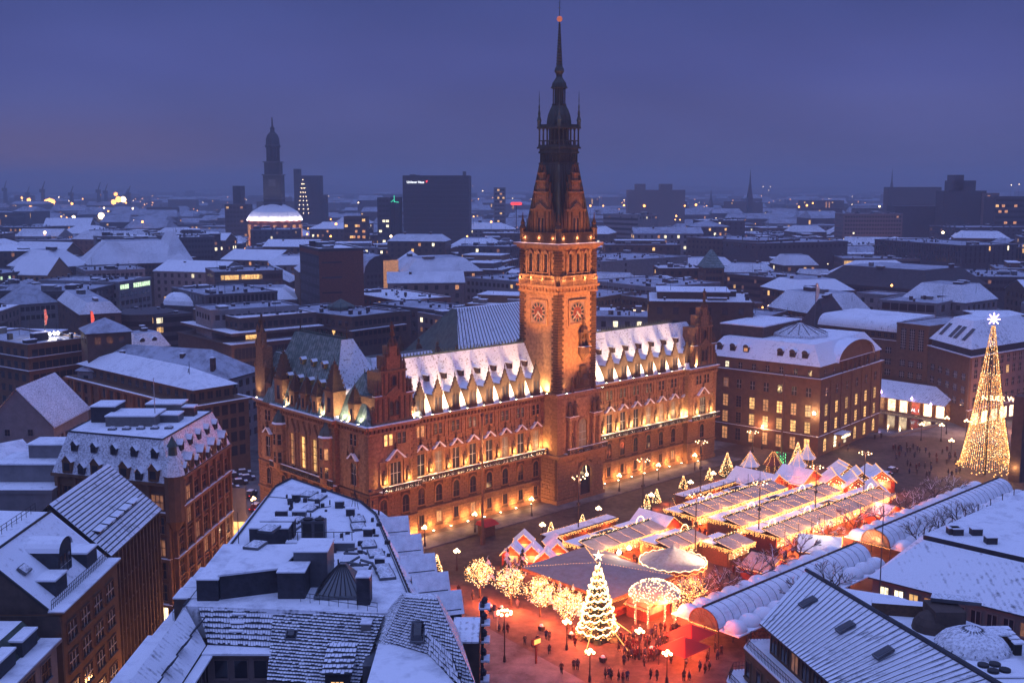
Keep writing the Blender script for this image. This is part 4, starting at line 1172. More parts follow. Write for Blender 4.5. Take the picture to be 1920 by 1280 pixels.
def small_dormer(kind='gable', w=1.3, h=1.5, d=2.2, wall='roof_dark', roof='snow', pane='pane_dark'):
    k = ('dm', kind, w, h, d, wall, roof, pane)
    if k in _W: return _W[k]
    b = MB(); W = w / 2
    b.box(-W, W, 0, d, 0, h, 0); b.box(-W * .65, W * .65, -0.03, 0.01, h * .2, h * .85, 2)
    if kind == 'gable':
        t = w * .55
        b.face([(-W, -.02, h), (W, -.02, h), (0, -.02, h + t)], 0)
        b.face([(-W - .15, -.2, h - .1), (0, -.2, h + t + .1), (0, d, h + t + .1), (-W - .15, d, h - .1)], 1); b.face([(W + .15, -.2, h - .1), (W + .15, d, h - .1), (0, d, h + t + .1), (0, -.2, h + t + .1)], 1)
    elif kind == 'shed':
        b.face([(-W - .2, -.35, h), (W + .2, -.35, h), (W + .2, d, h + .55), (-W - .2, d, h + .55)], 1); b.face([(-W - .2, -.35, h - .12), (-W - .2, -.35, h), (-W - .2, d, h + .55), (-W - .2, d, h + .43)], 0); b.face([(-W - .2, -.35, h - .12), (W + .2, -.35, h - .12), (W + .2, -.35, h), (-W - .2, -.35, h)], 1)
    else:
        pr = [(W * 1.1 * cos(pi * i / 6), h + W * 1.0 * sin(pi * i / 6)) for i in range(7)]
        for (a, p), (c, q) in zip(pr, pr[1:]): b.face([(a, -.15, p), (a, d, p), (c, d, q), (c, -.15, q)], 1)
        b.face([(a, -.14, p) for a, p in pr], 0)
    _W[k] = b.mesh('dormer', [wall, roof, pane])
    return _W[k]
def skylight(parent, x, y, z, w=1.6, d=2.0, rz=0, tilt=(0, 0), dome=True, m=None):
    b = MB()
    b.box(-w / 2, w / 2, -d / 2, d / 2, 0, 0.3, 0)
    b.frus(b.rect(-w / 2 + .1, w / 2 - .1, -d / 2 + .1, d / 2 - .1), 0.3, b.rect(-w / 4, w / 4, -d / 4, d / 4), 0.55 if dome else 0.34, 1)
    o = b.build('skylight', ['metal_grey', m or 'snow_thin'], parent, (x, y, z), rz)
    if tilt != (0, 0): o.rotation_euler = (tilt[0], tilt[1], rz)
    return o
def tile_slope(parent, p00, p10, p01, p11, nu, nv, name='roof_tile', under='roof_dark', lip=0.16):
    """courses of tiles between four corners (p00-p10 the lower edge), each carrying its own snow"""
    p00, p10, p01, p11 = map(Vector, (p00, p10, p01, p11))
    N = (p10 - p00).cross(p01 - p00).normalized()
    def P(u, v, h): return (p00 * (1 - u) * (1 - v) + p10 * u * (1 - v) + p01 * (1 - u) * v + p11 * u * v) + N * h
    b = MB()
    b.face([P(0, 0, -.02), P(1, 0, -.02), P(1, 1, -.02), P(0, 1, -.02)], 0)
    rr = random.Random(nu * 31 + nv)
    for j in range(nv):
        off = 0.5 if j % 2 else 0
        for i in range(nu + (1 if off else 0)):
            u0 = max(0, (i - off + 0.06) / nu); u1 = min(1, (i - off + 0.94) / nu)
            if u1 - u0 < 0.2 / nu: continue
            v0, v1 = j / nv, (j + 1.0) / nv
            s0 = v0 + (v1 - v0) * rr.uniform(0.02, 0.35)
            h = lip * rr.uniform(.75, 1.2)
            b.face([P(u0, v0, h), P(u1, v0, h), P(u1, s0, h), P(u0, s0, h)], 0)
            b.face([P(u0, s0, h + .02), P(u1, s0, h + .02), P(u1, v1, .03), P(u0, v1, .03)], 1)
            b.face([P(u0, v0, 0), P(u1, v0, 0), P(u1, v0, h), P(u0, v0, h)], 0)
    return b.build(name, [under, 'snow'], parent, kind='stuff')
def rail(parent, pts, z, h=1.0, sp=1.2, name='railing', closed=False):
    b = MB()
    L = list(pts) + ([pts[0]] if closed else [])
    for p, q in zip(L, L[1:]):
        d = math.dist(p, q); n = max(1, int(d / sp))
        for i in range(n + 1):
            x, y = p[0] + (q[0] - p[0]) * i / n, p[1] + (q[1] - p[1]) * i / n
            b.tube((x, y, z), (x, y, z + h), 0.035, n=4)
        for zz in (h, h * .55): b.tube((p[0], p[1], z + zz), (q[0], q[1], z + zz), 0.035, n=4)
    return b.build(name, 'iron', parent)
def flag(label, pos, h=9.0, col='red_flag', fl=3.2, group=None, lit=False):
    t = thing('flagpole', label, 'flag', pos, R_.uniform(-.3, .3), group)
    b = MB(); b.tube((0, 0, 0), (0, 0, h), 0.12, 0.07, 6); b.build('pole', 'metal_grey', t)
    b = MB(); n = 8
    for i in range(n):
        for sgn in (0, 1):
            z0, z1 = h - fl * i / n, h - fl * (i + 1) / n
            w0, w1 = 0.5 + .55 * sin(pi * (i + .3) / n), 0.5 + .55 * sin(pi * (i + 1.3) / n)
            y0, y1 = .2 * sin(i * 1.7 + sgn), .2 * sin((i + 1) * 1.7 + sgn)
            a0, a1 = (0.08, w0 * .5) if sgn == 0 else (w0 * .5, w0); c0, c1 = (0.08, w1 * .5) if sgn == 0 else (w1 * .5, w1)
            b.face([(a0, y0 * sgn, z0), (a1, y0, z0), (c1, y1, z1), (c0, y1 * sgn, z1)])
    b.build('flag_cloth', col, t)
    return t
def xy(px, py, z): v = at(px, py, z); return (v.x, v.y)
CB = thing('corner_office', 'brown stone corner office with steep snowy roof full of small dormers and corner turret', 'office building', (-52.4, 165.1, 0))
A_, B_, C_, D_ = (0, 0), (2.2, 26.1), (-20, 28), (-20.7, 7.0)
b = MB(); b.prism([A_, B_, C_, D_], 0, 24); b.build('wall', 'brown_stone', CB)
b = MB()
def inset(P, k):
    cx = sum(p[0] for p in P) / len(P); cy_ = sum(p[1] for p in P) / len(P); out = []
    n = len(P)
    for i in range(n):
        p0, p1, p2 = Vector(P[i - 1]), Vector(P[i]), Vector(P[(i + 1) % n])
        d1, d2 = (p1 - p0).normalized(), (p2 - p1).normalized()
        n1, n2 = Vector((-d1.y, d1.x)), Vector((-d2.y, d2.x))
        m = (n1 + n2).normalized(); out.append(tuple(p1 + m * (k / max(.3, m.dot(n1)))))
    return out
PB = [A_, B_, C_, D_]
b.prism(inset(PB, -0.5), 24, 24.5); b.build('cornice', 'brown_stone', CB)
b = MB(); b.frus(inset(PB, -0.3), 24.51, inset(PB, 2.0), 30.8, 0, 1); b.build('roof', ['snow_thin', 'snow'], CB)
b = MB(); q = inset(PB, 1.95)
for i in range(4): b.tube((*q[i], 30.85), (*q[(i + 1) % 4], 30.85), 0.14, n=4)
b.build('roof_edge', 'roof_dark', CB)
def wall_run(root, p, q, fn):
    o, a, L = frame2(p, q)
    fn(o, a, L)
def corner_wins(o, a, L, n, z=0):
    for fi, (z, h) in enumerate(((1.2, 3.6), (5.6, 2.6), (9.2, 2.6), (12.8, 2.6), (16.4, 2.6), (20.2, 2.3))):
        for i in range(n):
            x = 1.2 + (L - 2.0) * (i + .5) / n
            X, Y = wl(x, 0, a, o)
            p = 'pane_shop' if fi == 0 else ('pane_dim' if R_.random() < .10 else 'pane_dark')
            put('window', window_mesh(L / n * .62, h, 2, 1 if fi else 0, 'brown_stone', p, False, 0.2, 0.25, 'brown_stone'), CB, (X, Y, z), a)
    b = MB()
    for i in range(n + 1):
        x = 0.7 + (L - 1.2) * i / n; b.box(x - .3, x + .3, -0.55, 0.02, 4.6, 23.9)
    for z in (4.7, 12.1, 19.5): b.box(0.2, L - .2, -0.7, .02, z, z + .4)
    b.build('pilaster_row', 'brown_stone', CB, (o.x, o.y, 0), a, kind='stuff')
    b = MB()
    for z in (5.1, 12.5, 19.9): b.box(0.2, L - .2, -0.69, .02, z + .003, z + .07)
    b.build('ledge_snow', 'snow', CB, (o.x, o.y, 0), a)
wall_run(CB, A_, B_, lambda o, a, L: corner_wins(o, a, L, 7))
wall_run(CB, D_, A_, lambda o, a, L: corner_wins(o, a, L, 6))
def slope_dormers(P0, P1, rows):
    o, a, L = frame2(P0, P1)
    for zf, n, kinds in rows:
        for i in range(n):
            x = 1.5 + (L - 3) * (i + .5) / n
            X, Y = wl(x, -.3 + (zf - 24.5) * .365 - .25, a, o)
            kd, w, h, wm = kinds[i % len(kinds)]
            put('dormer', small_dormer(kd, w, h, 2.0, wall=wm), CB, (X, Y, zf), a)
G1 = ('gable', 1.7, 1.9, 'brown_stone'); G2 = ('gable', 1.2, 1.2, 'roof_dark'); G3 = ('gable', 1.1, 1.1, 'roof_dark')
slope_dormers(D_, A_, [(24.7, 7, [G1, G2]), (28.0, 5, [G3])])
slope_dormers(A_, B_, [(24.7, 9, [G1, G2]), (28.0, 6, [G3])])
b = MB(); b.lathe(0.4, 0.4, [(0.6, 17), (1.5, 18.6), (1.5, 25.6), (1.7, 25.8)], 10); b.build('turret', 'brown_stone', CB)
b = MB(); b.lathe(0.4, 0.4, [(1.75, 25.8), (1.45, 27.0), (0.85, 28.6), (0.75, 28.9)], 10); b.build('turret_roof', 'snow_thin', CB)
b = MB(); b.lathe(0.4, 0.4, [(0.7, 28.9), (0.65, 30.2), (0.9, 30.3), (0.5, 31.0), (0.05, 31.9)], 8); b.build('turret_lantern', 'copper', CB)
for x, y, w, d, h, m in ((-14, 12, 8, 6, 1.6, 'concrete'), (-17.5, 15, 4, 5, 2.6, 'plant_dark'), (-6, 15, 3, 3, 1.2, 'metal_grey'), (-10, 20, 6, 4, 2.0, 'concrete'), (-3.8, 20, 2, 2, 1.5, 'brick_dark')):
    b = MB(); b.box(x, x + w, y, y + d, 30.8, 30.8 + h, 0); b.box(x - .1, x + w + .1, y - .1, y + d + .1, 30.8 + h, 31.0 + h, 1); b.build('roof_house', [m, 'snow'], CB)
for i in range(5): skylight(CB, -12 + i * 2.2, 9.5 + i * .25, 30.8, 1.2, 1.0)
b = MB(); b.tube((-6.5, 14, 30.8), (-6.5, 14, 38.5), 0.09, 0.05); b.build('mast', 'white_frame', CB)
b = MB(); b.box(-1.9, -0.2, -.42, -.3, 9.4, 11.6); 
o_, a_, L_ = frame2(D_, A_)
X, Y = wl(L_ - 3.2, 0, a_, o_); put('lit_window', window_mesh(2.0, 2.4, 1, 0, 'brown_stone', 'pane_teal', False, 0.2, 0.4, 'brown_stone'), CB, (X, Y, 9.2), a_)
X, Y = wl(L_ - 3.2, -.5, a_, o_)
def text(name, s, size, m, parent=None, loc=(0, 0, 0), rot=(pi / 2, 0, 0), ext=0.03, bold=0.0):
    c = bpy.data.curves.new(name, 'FONT'); c.body = s; c.size = size; c.extrude = ext; c.offset = bold
    c.align_x = 'CENTER'; c.align_y = 'CENTER'
    o = bpy.data.objects.new(name, c); COL.objects.link(o); dg = bpy.context.evaluated_depsgraph_get(); me = bpy.data.meshes.new_from_object(o.evaluated_get(dg)); bpy.data.objects.remove(o)
    me.materials.clear(); me.materials.append(M[m]); o = bpy.data.objects.new(name, me); COL.objects.link(o)
    o.parent = parent; o.location = loc; o.rotation_euler = rot
    return o
text('window_sign', 'TV', 1.3, 'sign_orange', CB, (X, Y, 17.6), (pi / 2, 0, a_))
sc_ = thing('scaffold_screen', 'pale translucent scaffold sheeting lit from inside beside the corner office', 'scaffold', (-53.0, 202.0, 0), 0)
b = MB()
for i in range(3): b.box(-2.8 + i * 1.9, -.95 + i * 1.9, -0.1 + .04 * i, 0.1, 2.5, 13.5, 0)
b.build('sheeting', 'plaster_grey', sc_); b = MB(); b.box(-2.6, 2.6, -.2, -.12, 4.5, 7.0); b.build('lit_band', 'pane_lit', sc_)  # band glows itself in place of light behind the opaque sheeting
b = MB()
for i in range(4): b.tube((-2.8 + i * 1.9, .4, 0), (-2.8 + i * 1.9, .4, 13.8), .06)
for z in (3, 8, 13): b.tube((-2.8, .4, z), (2.8, .4, z), .06)
b.build('scaffold_pole', 'metal_grey', sc_)
sc_.rotation_euler = (0, 0, 0)
GB = Bldg('gabled_office', 'dark brown office with streaky snowy gabled roof and five shed dormers', (-64, 134), (-50.9, 134), 19.3, 24, 'brown_dark', individual=True)
b = MB(); W, D, zr, xr = GB.W, GB.D, 30.6, 6.4
b.face([(W + .7, -.5, 23.9), (W + .7, D + .4, 23.9), (xr, D + .4, zr), (xr, -.5, zr)], 0); b.face([(-.5, D + .4, 24), (-.5, -.5, 24), (xr, -.5, zr), (xr, D + .4, zr)], 0)
b.face([(W + .7, -.5, 23.65), (xr, -.5, zr - .3), (xr, D + .4, zr - .3), (W + .7, D + .4, 23.65)], 1); b.face([(W + .7, -.5, 23.65), (W + .7, D + .4, 23.65), (W + .7, D + .4, 23.9), (W + .7, -.5, 23.9)], 1)
b.build('roof', ['snow_seam_y', 'roof_dark'], GB.root)
for y_ in (-.02, D + .02): b = MB(); b.prism([(0, 0), (W, 0), (xr, 0)], 0, .2); b.v = [(x, y_ if z < .1 else y_ + (.2 if y_ < 1 else -.2), 24 + (zr - 24.2 if abs(x - xr) < .01 else 0)) for x, y, z in b.v]; b.build('gable_wall', 'brown_dark', GB.root)
b = MB()
for k in range(1, 17):
    f = k / 17; b.box(W + .7 - (W + .7 - xr) * f - .06, W + .7 - (W + .7 - xr) * f + .06, -.4, D + .3, 23.9 + (zr - 23.9) * f - .05, 23.9 + (zr - 23.9) * f + .07)
b.build('tile_course', 'roof_dark', GB.root, kind='stuff')
for i in range(5): put('dormer', small_dormer('shed', 2.3, 1.5, 3.2), GB.root, (W - 1.6, 2.6 + i * 3.1, 25.0), pi / 2)
b = MB(); b.tube((W - 1.0, -.4, 24.9), (W - 1.0, D, 24.9), .07); b.tube((W + .3, -.4, 24.15), (W + .3, D, 24.15), .07); b.build('snow_guard', 'iron', GB.root)
GB.windows('R', [2 + 3.4 * i for i in range(6)], {'R': 7}, 1.5, 2.2, lit=.02, frame='brown_dark'); GB.piers('R', 14, 1, 23.6, .35, .45)
GB.windows('F', [20.3], {'F': 3}, 1.2, 1.6, lit=0)
sg = thing('neon_sign', 'blue and red neon blade sign on the dark gabled office', 'sign', (-50.3, 137.0, 7.5), pi / 2)
b = MB(); b.box(-2.2, 0.2, -.25, .0, -.5, .5); b.build('blue_panel', 'sign_blue', sg)
b = MB(); b.box(0.25, 2.2, -.25, .0, -.5, .5); b.build('red_panel', 'sign_red', sg)
b = MB(); b.box(-2.3, 2.3, 0.0, .12, -.6, .6); b.build('sign_case', 'iron', sg)
LO = Bldg('balcony_office', 'tan office with barrel dormer and snowy recessed balcony above the shopping street', (-62.5, 115.3), (-49.3, 115.3), 17.5, 23.6, 'brown_stone', individual=True)
W, D = LO.W, LO.D
b = MB(); b.face([(W - 1.2, 0, 24.0), (W - 1.2, D, 24.0), (5.4, D, 29.8), (5.4, 0, 29.8)], 0); b.face([(5.4, 0, 29.8), (5.4, D, 29.8), (-1, D, 30), (-1, 0, 30)], 0); b.build('roof', ['snow_roof', 'snow'], LO.root)
for y_ in (-.01, D): b = MB(); b.face([(-1, y_, 23.5), (W - 1.2, y_, 23.6), (W - 1.2, y_, 24), (5.4, y_, 29.75), (-1, y_, 29.95)]); b.build('gable_wall', 'brown_dark', LO.root)
b = MB(); b.box(-1, W + .1, -.15, 0.3, 0, 23.4); b.build('fire_wall', 'brown_dark', LO.root)
b = MB(); b.box(W - 1.3, W + .6, -.2, D, 23.6, 23.8, 0); b.box(W - 1.25, W + .55, -.15, D, 23.802, 23.95, 1); b.build('eaves', ['brown_stone', 'snow'], LO.root)
b = MB(); b.tube((5.35, -.1, 29.9), (5.35, D, 29.9), .15, n=4); b.tube((W - 1.2, -.1, 24.1), (5.35, -.1, 29.9), .15, n=4); b.build('ridge_flashing', 'iron', LO.root)
b = MB(); pr = [(2.0 * cos(pi * i / 8), 1.3 * sin(pi * i / 8)) for i in range(9)]
for (a, p), (c, q) in zip(pr, pr[1:]): b.face([(3.2, 8.6 + a, 28.2 + p), (W - 2.5, 8.6 + a, 28.2 + p), (W - 2.5, 8.6 + c, 28.2 + q), (3.2, 8.6 + c, 28.2 + q)], 0)
b.face([(W - 2.7, 8.6 + a, 28.2 + p) for a, p in pr], 1); b.box(4.5, W - 2.7, 6.7, 10.5, 24.2, 28.2, 1)
b.build('barrel_dormer', ['snow', 'roof_dark'], LO.root)
for y in (7.5, 8.6, 9.7): put('window', window_mesh(.85, 2.6, 0, 1, 'white_frame', 'pane_dark', False, .06, .06, 'roof_dark', False), LO.root, (W - 2.7, y, 25.0), pi / 2)
for y0 in (3.0, 12.2):
    b = MB(); b.box(W - 5.2, W - 1.6, y0, y0 + 3.2, 24.1, 26.2, 0); b.box(W - 5.4, W - 1.5, y0 - .15, y0 + 3.35, 26.2, 26.4, 1); b.build('balcony_cheek', ['roof_dark', 'snow'], LO.root)
rail(LO.root, [(W - 1.0, .3), (W - 1.0, D - .4)], 23.9, 1.1, .5); rail(LO.root, [(3.6, .2), (3.6, D - .3)], 30, 1.0, 1.3)
skylight(LO.root, 8.2, 3.0, 27.5, 1.2, 1.6, tilt=(0, .62))
LO.windows('R', [5.6 + 3.5 * i for i in range(5)], {'R': 4}, 2.6, 2.1, lit=.0, nv=2, frame='white_frame')
b = MB()
for i in range(4): b.box(0.8 + i * 4.2, 4.6 + i * 4.2, -1.1, 0, 4.3, 4.5, 0); b.box(0.8 + i * 4.2, 4.6 + i * 4.2, -1.1, 0, 4.502, 4.6, 1)
lo_l, lo_r, _ = LO.side('R')
b.build('awning', ['iron', 'snow'], LO.root, lo_l, lo_r)
LO.windows('R', [0.6], {'R': 4}, 3.4, 3.2, nv=2, nh=0, litfn=lambda k, f, i: ['pane_red', 'pane_lit', 'sign_orange', 'pane_shop'][i])
GR = Bldg('green_roof_office', 'cream office with snow on a green copper attic, lowest at the left', (-62.0, 97), (-49.6, 97), 17.6, 20.8, 'plaster_grey', individual=True)
W, D = GR.W, GR.D
b = MB(); b.box(-1, W + .7, -1, D, 20.8, 21.1, 0); b.box(-1, W + .65, -1, D - .05, 21.102, 21.22, 1); b.build('cornice', ['plaster_grey', 'snow'], GR.root)
b = MB(); b.frus(b.rect(-1, W - 1.6, -1, D - .1), 21.2, b.rect(-1, W - 3.0, -1, D - 1.2), 23.6, 0, 1); b.build('attic', ['copper', 'snow'], GR.root)
for i in range(3):
    b = MB(); y = 2 + i * 5.2; b.box(W - 3.2, W - 1.3, y, y + 3.6, 21.3, 22.9, 0); b.box(W - 3.3, W - 1.2, y - .1, y + 3.7, 22.9, 23.1, 1); b.build('attic_dormer', ['roof_dark', 'snow'], GR.root)
GR.windows('R', [6.5, 10.3, 14.2, 17.6], {'R': 4}, 2.4, 2.2, lit=0, nv=2, frame='wood_frame', litfn=lambda k, f, i: 'pane_dim' if (f, i) in ((1, 3), (0, 1)) else None)
X, Y = wl(0, 0, 0, (0, 0)); 
gl = thing('green_lantern', 'small glowing green lantern hanging in the window of the cream office', 'lantern', (-49.2, 112.0, 15.0))
b = MB(); b.ball((0, 0, 0), .35, sz=1.4); b.build('globe', 'sign_green', gl)
b = MB(); b.tube((0, 0, .4), (-.4, 0, .9), .04); b.build('bracket', 'iron', gl)
flag('dark red flag drooping on a thin pole by the green attic', (-57.5, 108.5, 20.0), 9.5, 'coat_red', 2.6)
PB1 = Bldg('terrace_house', 'pale stepped apartment house with flat snowy roofs left of the corner office', xy(-60, 922, 22), xy(97, 922, 22), 16, 22, 'plaster_grey', individual=True)
PB1.flat(.3); PB1.windows('F', [10, 13.5, 17.2], {'F': 7}, 1.7, 1.4, lit=0, frame='white_frame', sm='plaster_grey')
W, D = PB1.W, PB1.D
for x0, x1, y0, y1, h in ((2, W - .6, 5.5, 13, 3.0), (W * .45, W - 1.2, 9, 14, 5.4)):
    b = MB(); b.box(x0, x1, y0, y1, 22.2, 22 + h, 0); b.box(x0 - .3, x1 + .3, y0 - .3, y1 + .3, 22 + h, 22.2 + h, 1); b.build('penthouse', ['plaster_grey', 'snow'], PB1.root)
b = MB(); b.box(0.5, W - 1, -1.2, 0, 16.2, 16.4, 0); b.box(.5, W - 1, -1.25, -1.15, 16.4, 17.3, 0); b.box(.5, W - 1, -1.1, 0, 16.402, 16.5, 1); b.build('balcony', ['plaster_grey', 'snow'], PB1.root)
GH = Bldg('gable_house', 'white plastered gable house with snowy steep roof and orange lamp on its corner', xy(-30, 800, 18), xy(100, 800, 18), 20, 18, 'plaster_grey', individual=True)
GH.gable(8.5, 'snow_thin', 'y'); GH.windows('F', [12.5, 16.0], {'F': 2}, 1.1, 1.4, lit=0, margin=2.5); GH.windows('R', [6, 10, 14], 6, 1.2, 1.6, lit=.2)
AN = Bldg('annex_house', 'low annex with shallow snow covered roof below the white gable house', xy(-80, 880, 18), xy(70, 850, 18), 12, 17, 'brown_dark', individual=True)
AN.gable(3.0, 'snow', 'x'); AN.windows('F', [10, 13.5], {'F': 7}, 1.2, 1.6, lit=0)
FB = thing('foreground_office', 'huge snow covered flat roof office block in the left foreground with mansard and courtyard', 'office building', (0, 0, 0))
OUT = [(-37.9, 101), (-2.8, 101), (-6.0, 115), (-8.2, 124), (-16.4, 150.5), (-19.5, 157), (-33.8, 170.5), (-37.4, 165)]
TOP = [(-34.4, 98), (-24.8, 98), (-24.8, 112.2), (-13.6, 107.4), (-10.9, 114.4), (-18.3, 144.3), (-21.2, 150.3), (-33.3, 162.7), (-34.6, 158)]
b = MB(); b.prism([(-37.9, 111.5), (-12, 111.5), (-8.2, 124), (-16.4, 150.5), (-19.5, 157), (-33.8, 170.5), (-37.4, 165)], 0, 22.3); b.build('wall', 'brown_dark', FB)
b = MB(); b.prism([(-38.3, 111.5), (-12, 111.5), (-7.9, 124), (-16.0, 150.7), (-19.2, 157.2), (-33.8, 171.0), (-37.8, 165.4)], 22.301, 22.5, 0); b.build('eaves', 'snow', FB)
MT = [(-34.6, 111.6), (-13.0, 109.6), (-10.9, 114.4), (-18.3, 144.3), (-21.2, 150.3), (-33.3, 162.7), (-34.8, 158)]
MBt = [(-36.6, 111.6), (-12.2, 109.6), (-8.6, 116), (-16.9, 147), (-20.3, 154), (-33.6, 167.0), (-36.6, 162.5)]
b = MB(); b.frus(MBt, 22.5, MT, 26.0, 0, 1); b.build('roof', ['snow_seam_x', 'snow'], FB)
b = MB()
for p, q in zip(MT[2:], MT[3:] + MT[:1]): b.tube((*p, 26.05), (*q, 26.05), .12, n=4)
for p, q in zip(MT[2:], MT[3:] + MT[:1]):
    v = Vector((-17, 0)); b.tube((p[0] * .985 - .35, p[1] - .6, 26.12), (q[0] * .985 - .35, q[1] - .6, 26.12), .06, n=4)
b.build('roof_edge', 'roof_dark', FB)
b = MB()
for p, q in zip(MT[2:4] + MT[5:6], MT[3:5] + MT[6:7]):
    b.tube((*p, 26.2), (*q, 26.2), .05, n=4)
    d = math.dist(p, q); n = int(d / 1.2)
    for i in range(n):
        x, y = p[0] + (q[0] - p[0]) * i / n, p[1] + (q[1] - p[1]) * i / n
        b.tube((x, y, 26), (x + .0, y, 26.5), .04, n=4)
b.build('lightning_wire', 'iron', FB)
for i, (y, z, w) in enumerate(((146.5, 21.2, 2.4), (138.6, 21.2, 2.4), (131.0, 21.2, 2.4), (124.4, 21.2, 2.4), (118.5, 21.2, 2.4))):
    x = -16.6 + (150.5 - y) * .305
    b = MB(); b.box(-w / 2, w / 2, -.9, 3.0, -.6, 2.1, 0)
    b.face([(-w / 2 - .25, -1.2, 1.6), (0, -1.2, 3.9), (0, 3.2, 3.9), (-w / 2 - .25, 3.2, 1.6)], 1); b.face([(w / 2 + .25, -1.2, 1.6), (w / 2 + .25, 3.2, 1.6), (0, 3.2, 3.9), (0, -1.2, 3.9)], 1)
    b.face([(-w / 2, -.92, 1.7), (w / 2, -.92, 1.7), (0, -.92, 3.7)], 0); b.box(-w * .3, w * .3, -.93, -.88, .2, 1.6, 2)
    b.build('gabled_dormer', ['roof_dark', 'snow', 'pane_dark'], FB, (x, y, z), rad(107))
def rb(x0, x1, y0, y1, h, name='vent_box', m='plant_dark', z=26.0, sn=True):
    b = MB(); b.box(x0, x1, y0, y1, z, z + h, 0)
    if sn: b.box(x0 - .08, x1 + .08, y0 - .08, y1 + .08, z + h, z + h + .14, 1)
    return b.build(name, [m, 'snow'], FB)
def PX(x, y, z=26.0): return xy(220 + x / 2.743, 880 + y / 2.743, z)
for x, y in ((990, 205), (985, 132), (1030, 150), (915, 265), (895, 305), (1020, 270), (1235, 262), (1240, 300), (1290, 390), (1330, 437), (1365, 515), (1383, 548), (785, 427), (715, 515)):
    X, Y = PX(x, y); skylight(FB, X, Y, 26.0 if x > 800 or y < 400 else 28.8, 1.9, 2.6, rz=rad(15) if x > 1150 else rad(-14))
for x, y in ((918, 165), (1140, 200), (1197, 240), (850, 250), (1287, 345), (1348, 500)):
    X, Y = PX(x, y); rb(X - .55, X + .55, Y, Y + .8, .95, 'fan_box')
for x in (978, 1038):
    X, Y = PX(x, 362)
    b = MB(); b.box(-.75, .75, 0, 1.4, 0, 2.4, 0); b.lathe(0, .7, [(.6, 2.4), (.6, 2.6)], 10, 1); b.box(-.55, .55, -.03, 0, .3, 2.1, 1); b.build('cooling_unit', ['metal_grey', 'iron'], FB, (X, Y, 26))
X, Y = PX(935, 240); rb(X - .9, X + .9, Y - .3, Y + .8, .7, 'vent_box', 'metal_grey')
X, Y = PX(780, 385); rb(X - 2.4, X + 2.4, Y, Y + 2.2, 2.0, 'cooling_unit', 'plant_dark'); rb(X - 1.6, X + 2.6, Y + 2.4, Y + 4.0, 2.2, 'cooling_unit', 'plant_dark')
X, Y = PX(1050, 415); rb(X - 4.2, X + 4.0, Y - .3, Y + .5, 1.0, 'duct', 'metal_grey')
b = MB()
for i in range(8): b.tube((X - 4 + i * 1.1, Y + .3, 26.6), (X - 4 + i * 1.1, Y + .3, 28.2), .05)
b.tube((X - 4, Y + .3, 28.2), (X + 4, Y + .3, 28.2), .05); b.build('railing', 'iron', FB)
r3 = random.Random(5)
b = MB()
for i in range(26):
    X0, Y0 = r3.uniform(-29, -16), r3.uniform(117, 150)
    if X0 > -18 + (144 - Y0) * .2: continue
    b.tube((X0, Y0, 26), (X0, Y0, 26.0 + r3.uniform(.4, .9)), .1, .1, 5)
b.build('vent_pipe', 'iron', FB, kind='stuff')
b = MB()
for i in range(60):
    Y0 = r3.uniform(117, 156); X0 = r3.uniform(-32, -18 + (144 - Y0) * .2)
    if -31 < X0 < -14 and Y0 < 127: continue
    w0, d0, h0 = r3.uniform(.15, .7), r3.uniform(.15, .6), r3.uniform(.15, .7); b.box(X0, X0 + w0, Y0, Y0 + d0, 26, 26 + h0)
    if i % 5 == 0: b.tube((X0, Y0, 26.08), (X0 + r3.uniform(-4, 4), Y0 + r3.uniform(-3, 3), 26.08), .05, n=3)
b.build('roof_fitting', 'plant_dark', FB, kind='stuff')
b = MB()
for p, q_ in zip(MT[3:6], MT[4:7]):
    for k in (.25, .5, .75):
        b.tube((p[0] * 1.012, p[1] * 1.004, 26 - 3.4 * k), (q_[0] * 1.012, q_[1] * 1.004, 26 - 3.4 * k), .05, n=3)
b.build('snow_guard', 'iron', FB, kind='stuff')
p1, p2, p3, p4 = (-31.2, 113.4), (-25.2, 115.6), (-24.0, 123.5), (-31.0, 123.0)
b = MB(); b.prism([p1, p2, p3, p4], 25.9, 28.6); b.build('plant_house', 'plant_dark', FB)
b = MB(); b.prism(inset([p1, p2, p3, p4], -.15), 28.602, 28.8); b.build('plant_snow', 'snow', FB)
rb(-33.6, -31.3, 113.0, 124.5, 2.3, 'stair_head', 'plant_dark')
for i in range(3): rb(-36.3, -33.7, 113.6 + i * 3.8, 116.6 + i * 3.8, 3.4 - .2 * i, 'step_roof', 'brown_dark', z=22.6)
rb(-25.1, -22.2, 113.6, 116.8, 2.9, 'plant_house', 'plant_dark'); rb(-24.0, -20.3, 117.0, 121.5, 4.0, 'plant_house', 'metal_grey')
rb(-16.4, -15.0, 111.8, 113.8, 3.0, 'chimney', 'plant_dark')
X, Y = -18.4, 115.8
b = MB(); b.frus(b.rect(X - 2.6, X + 2.4, Y - 2.4, Y + 2.4), 26.4, b.rect(X - .3, X + .3, Y - .3, Y + .3), 29.2, 0); b.box(X - 2.8, X + 2.6, Y - 2.6, Y + 2.6, 26.1, 26.4, 0); b.build('glass_pyramid', 'glass_canopy', FB)
b = MB()
for i in range(9):
    for f in range(2):
        u = -1 + 2 * i / 8
        if f: b.tube((X + 2.5 * u, Y - 2.42, 26.42), (X + .3 * u, Y - .32, 29.2), .05)
        else: b.tube((X - 2.62, Y + 2.4 * u, 26.42), (X - .32, Y + .3 * u, 29.2), .05)
b.build('glazing_bar', 'iron', FB)
r3 = random.Random(9); b = MB()
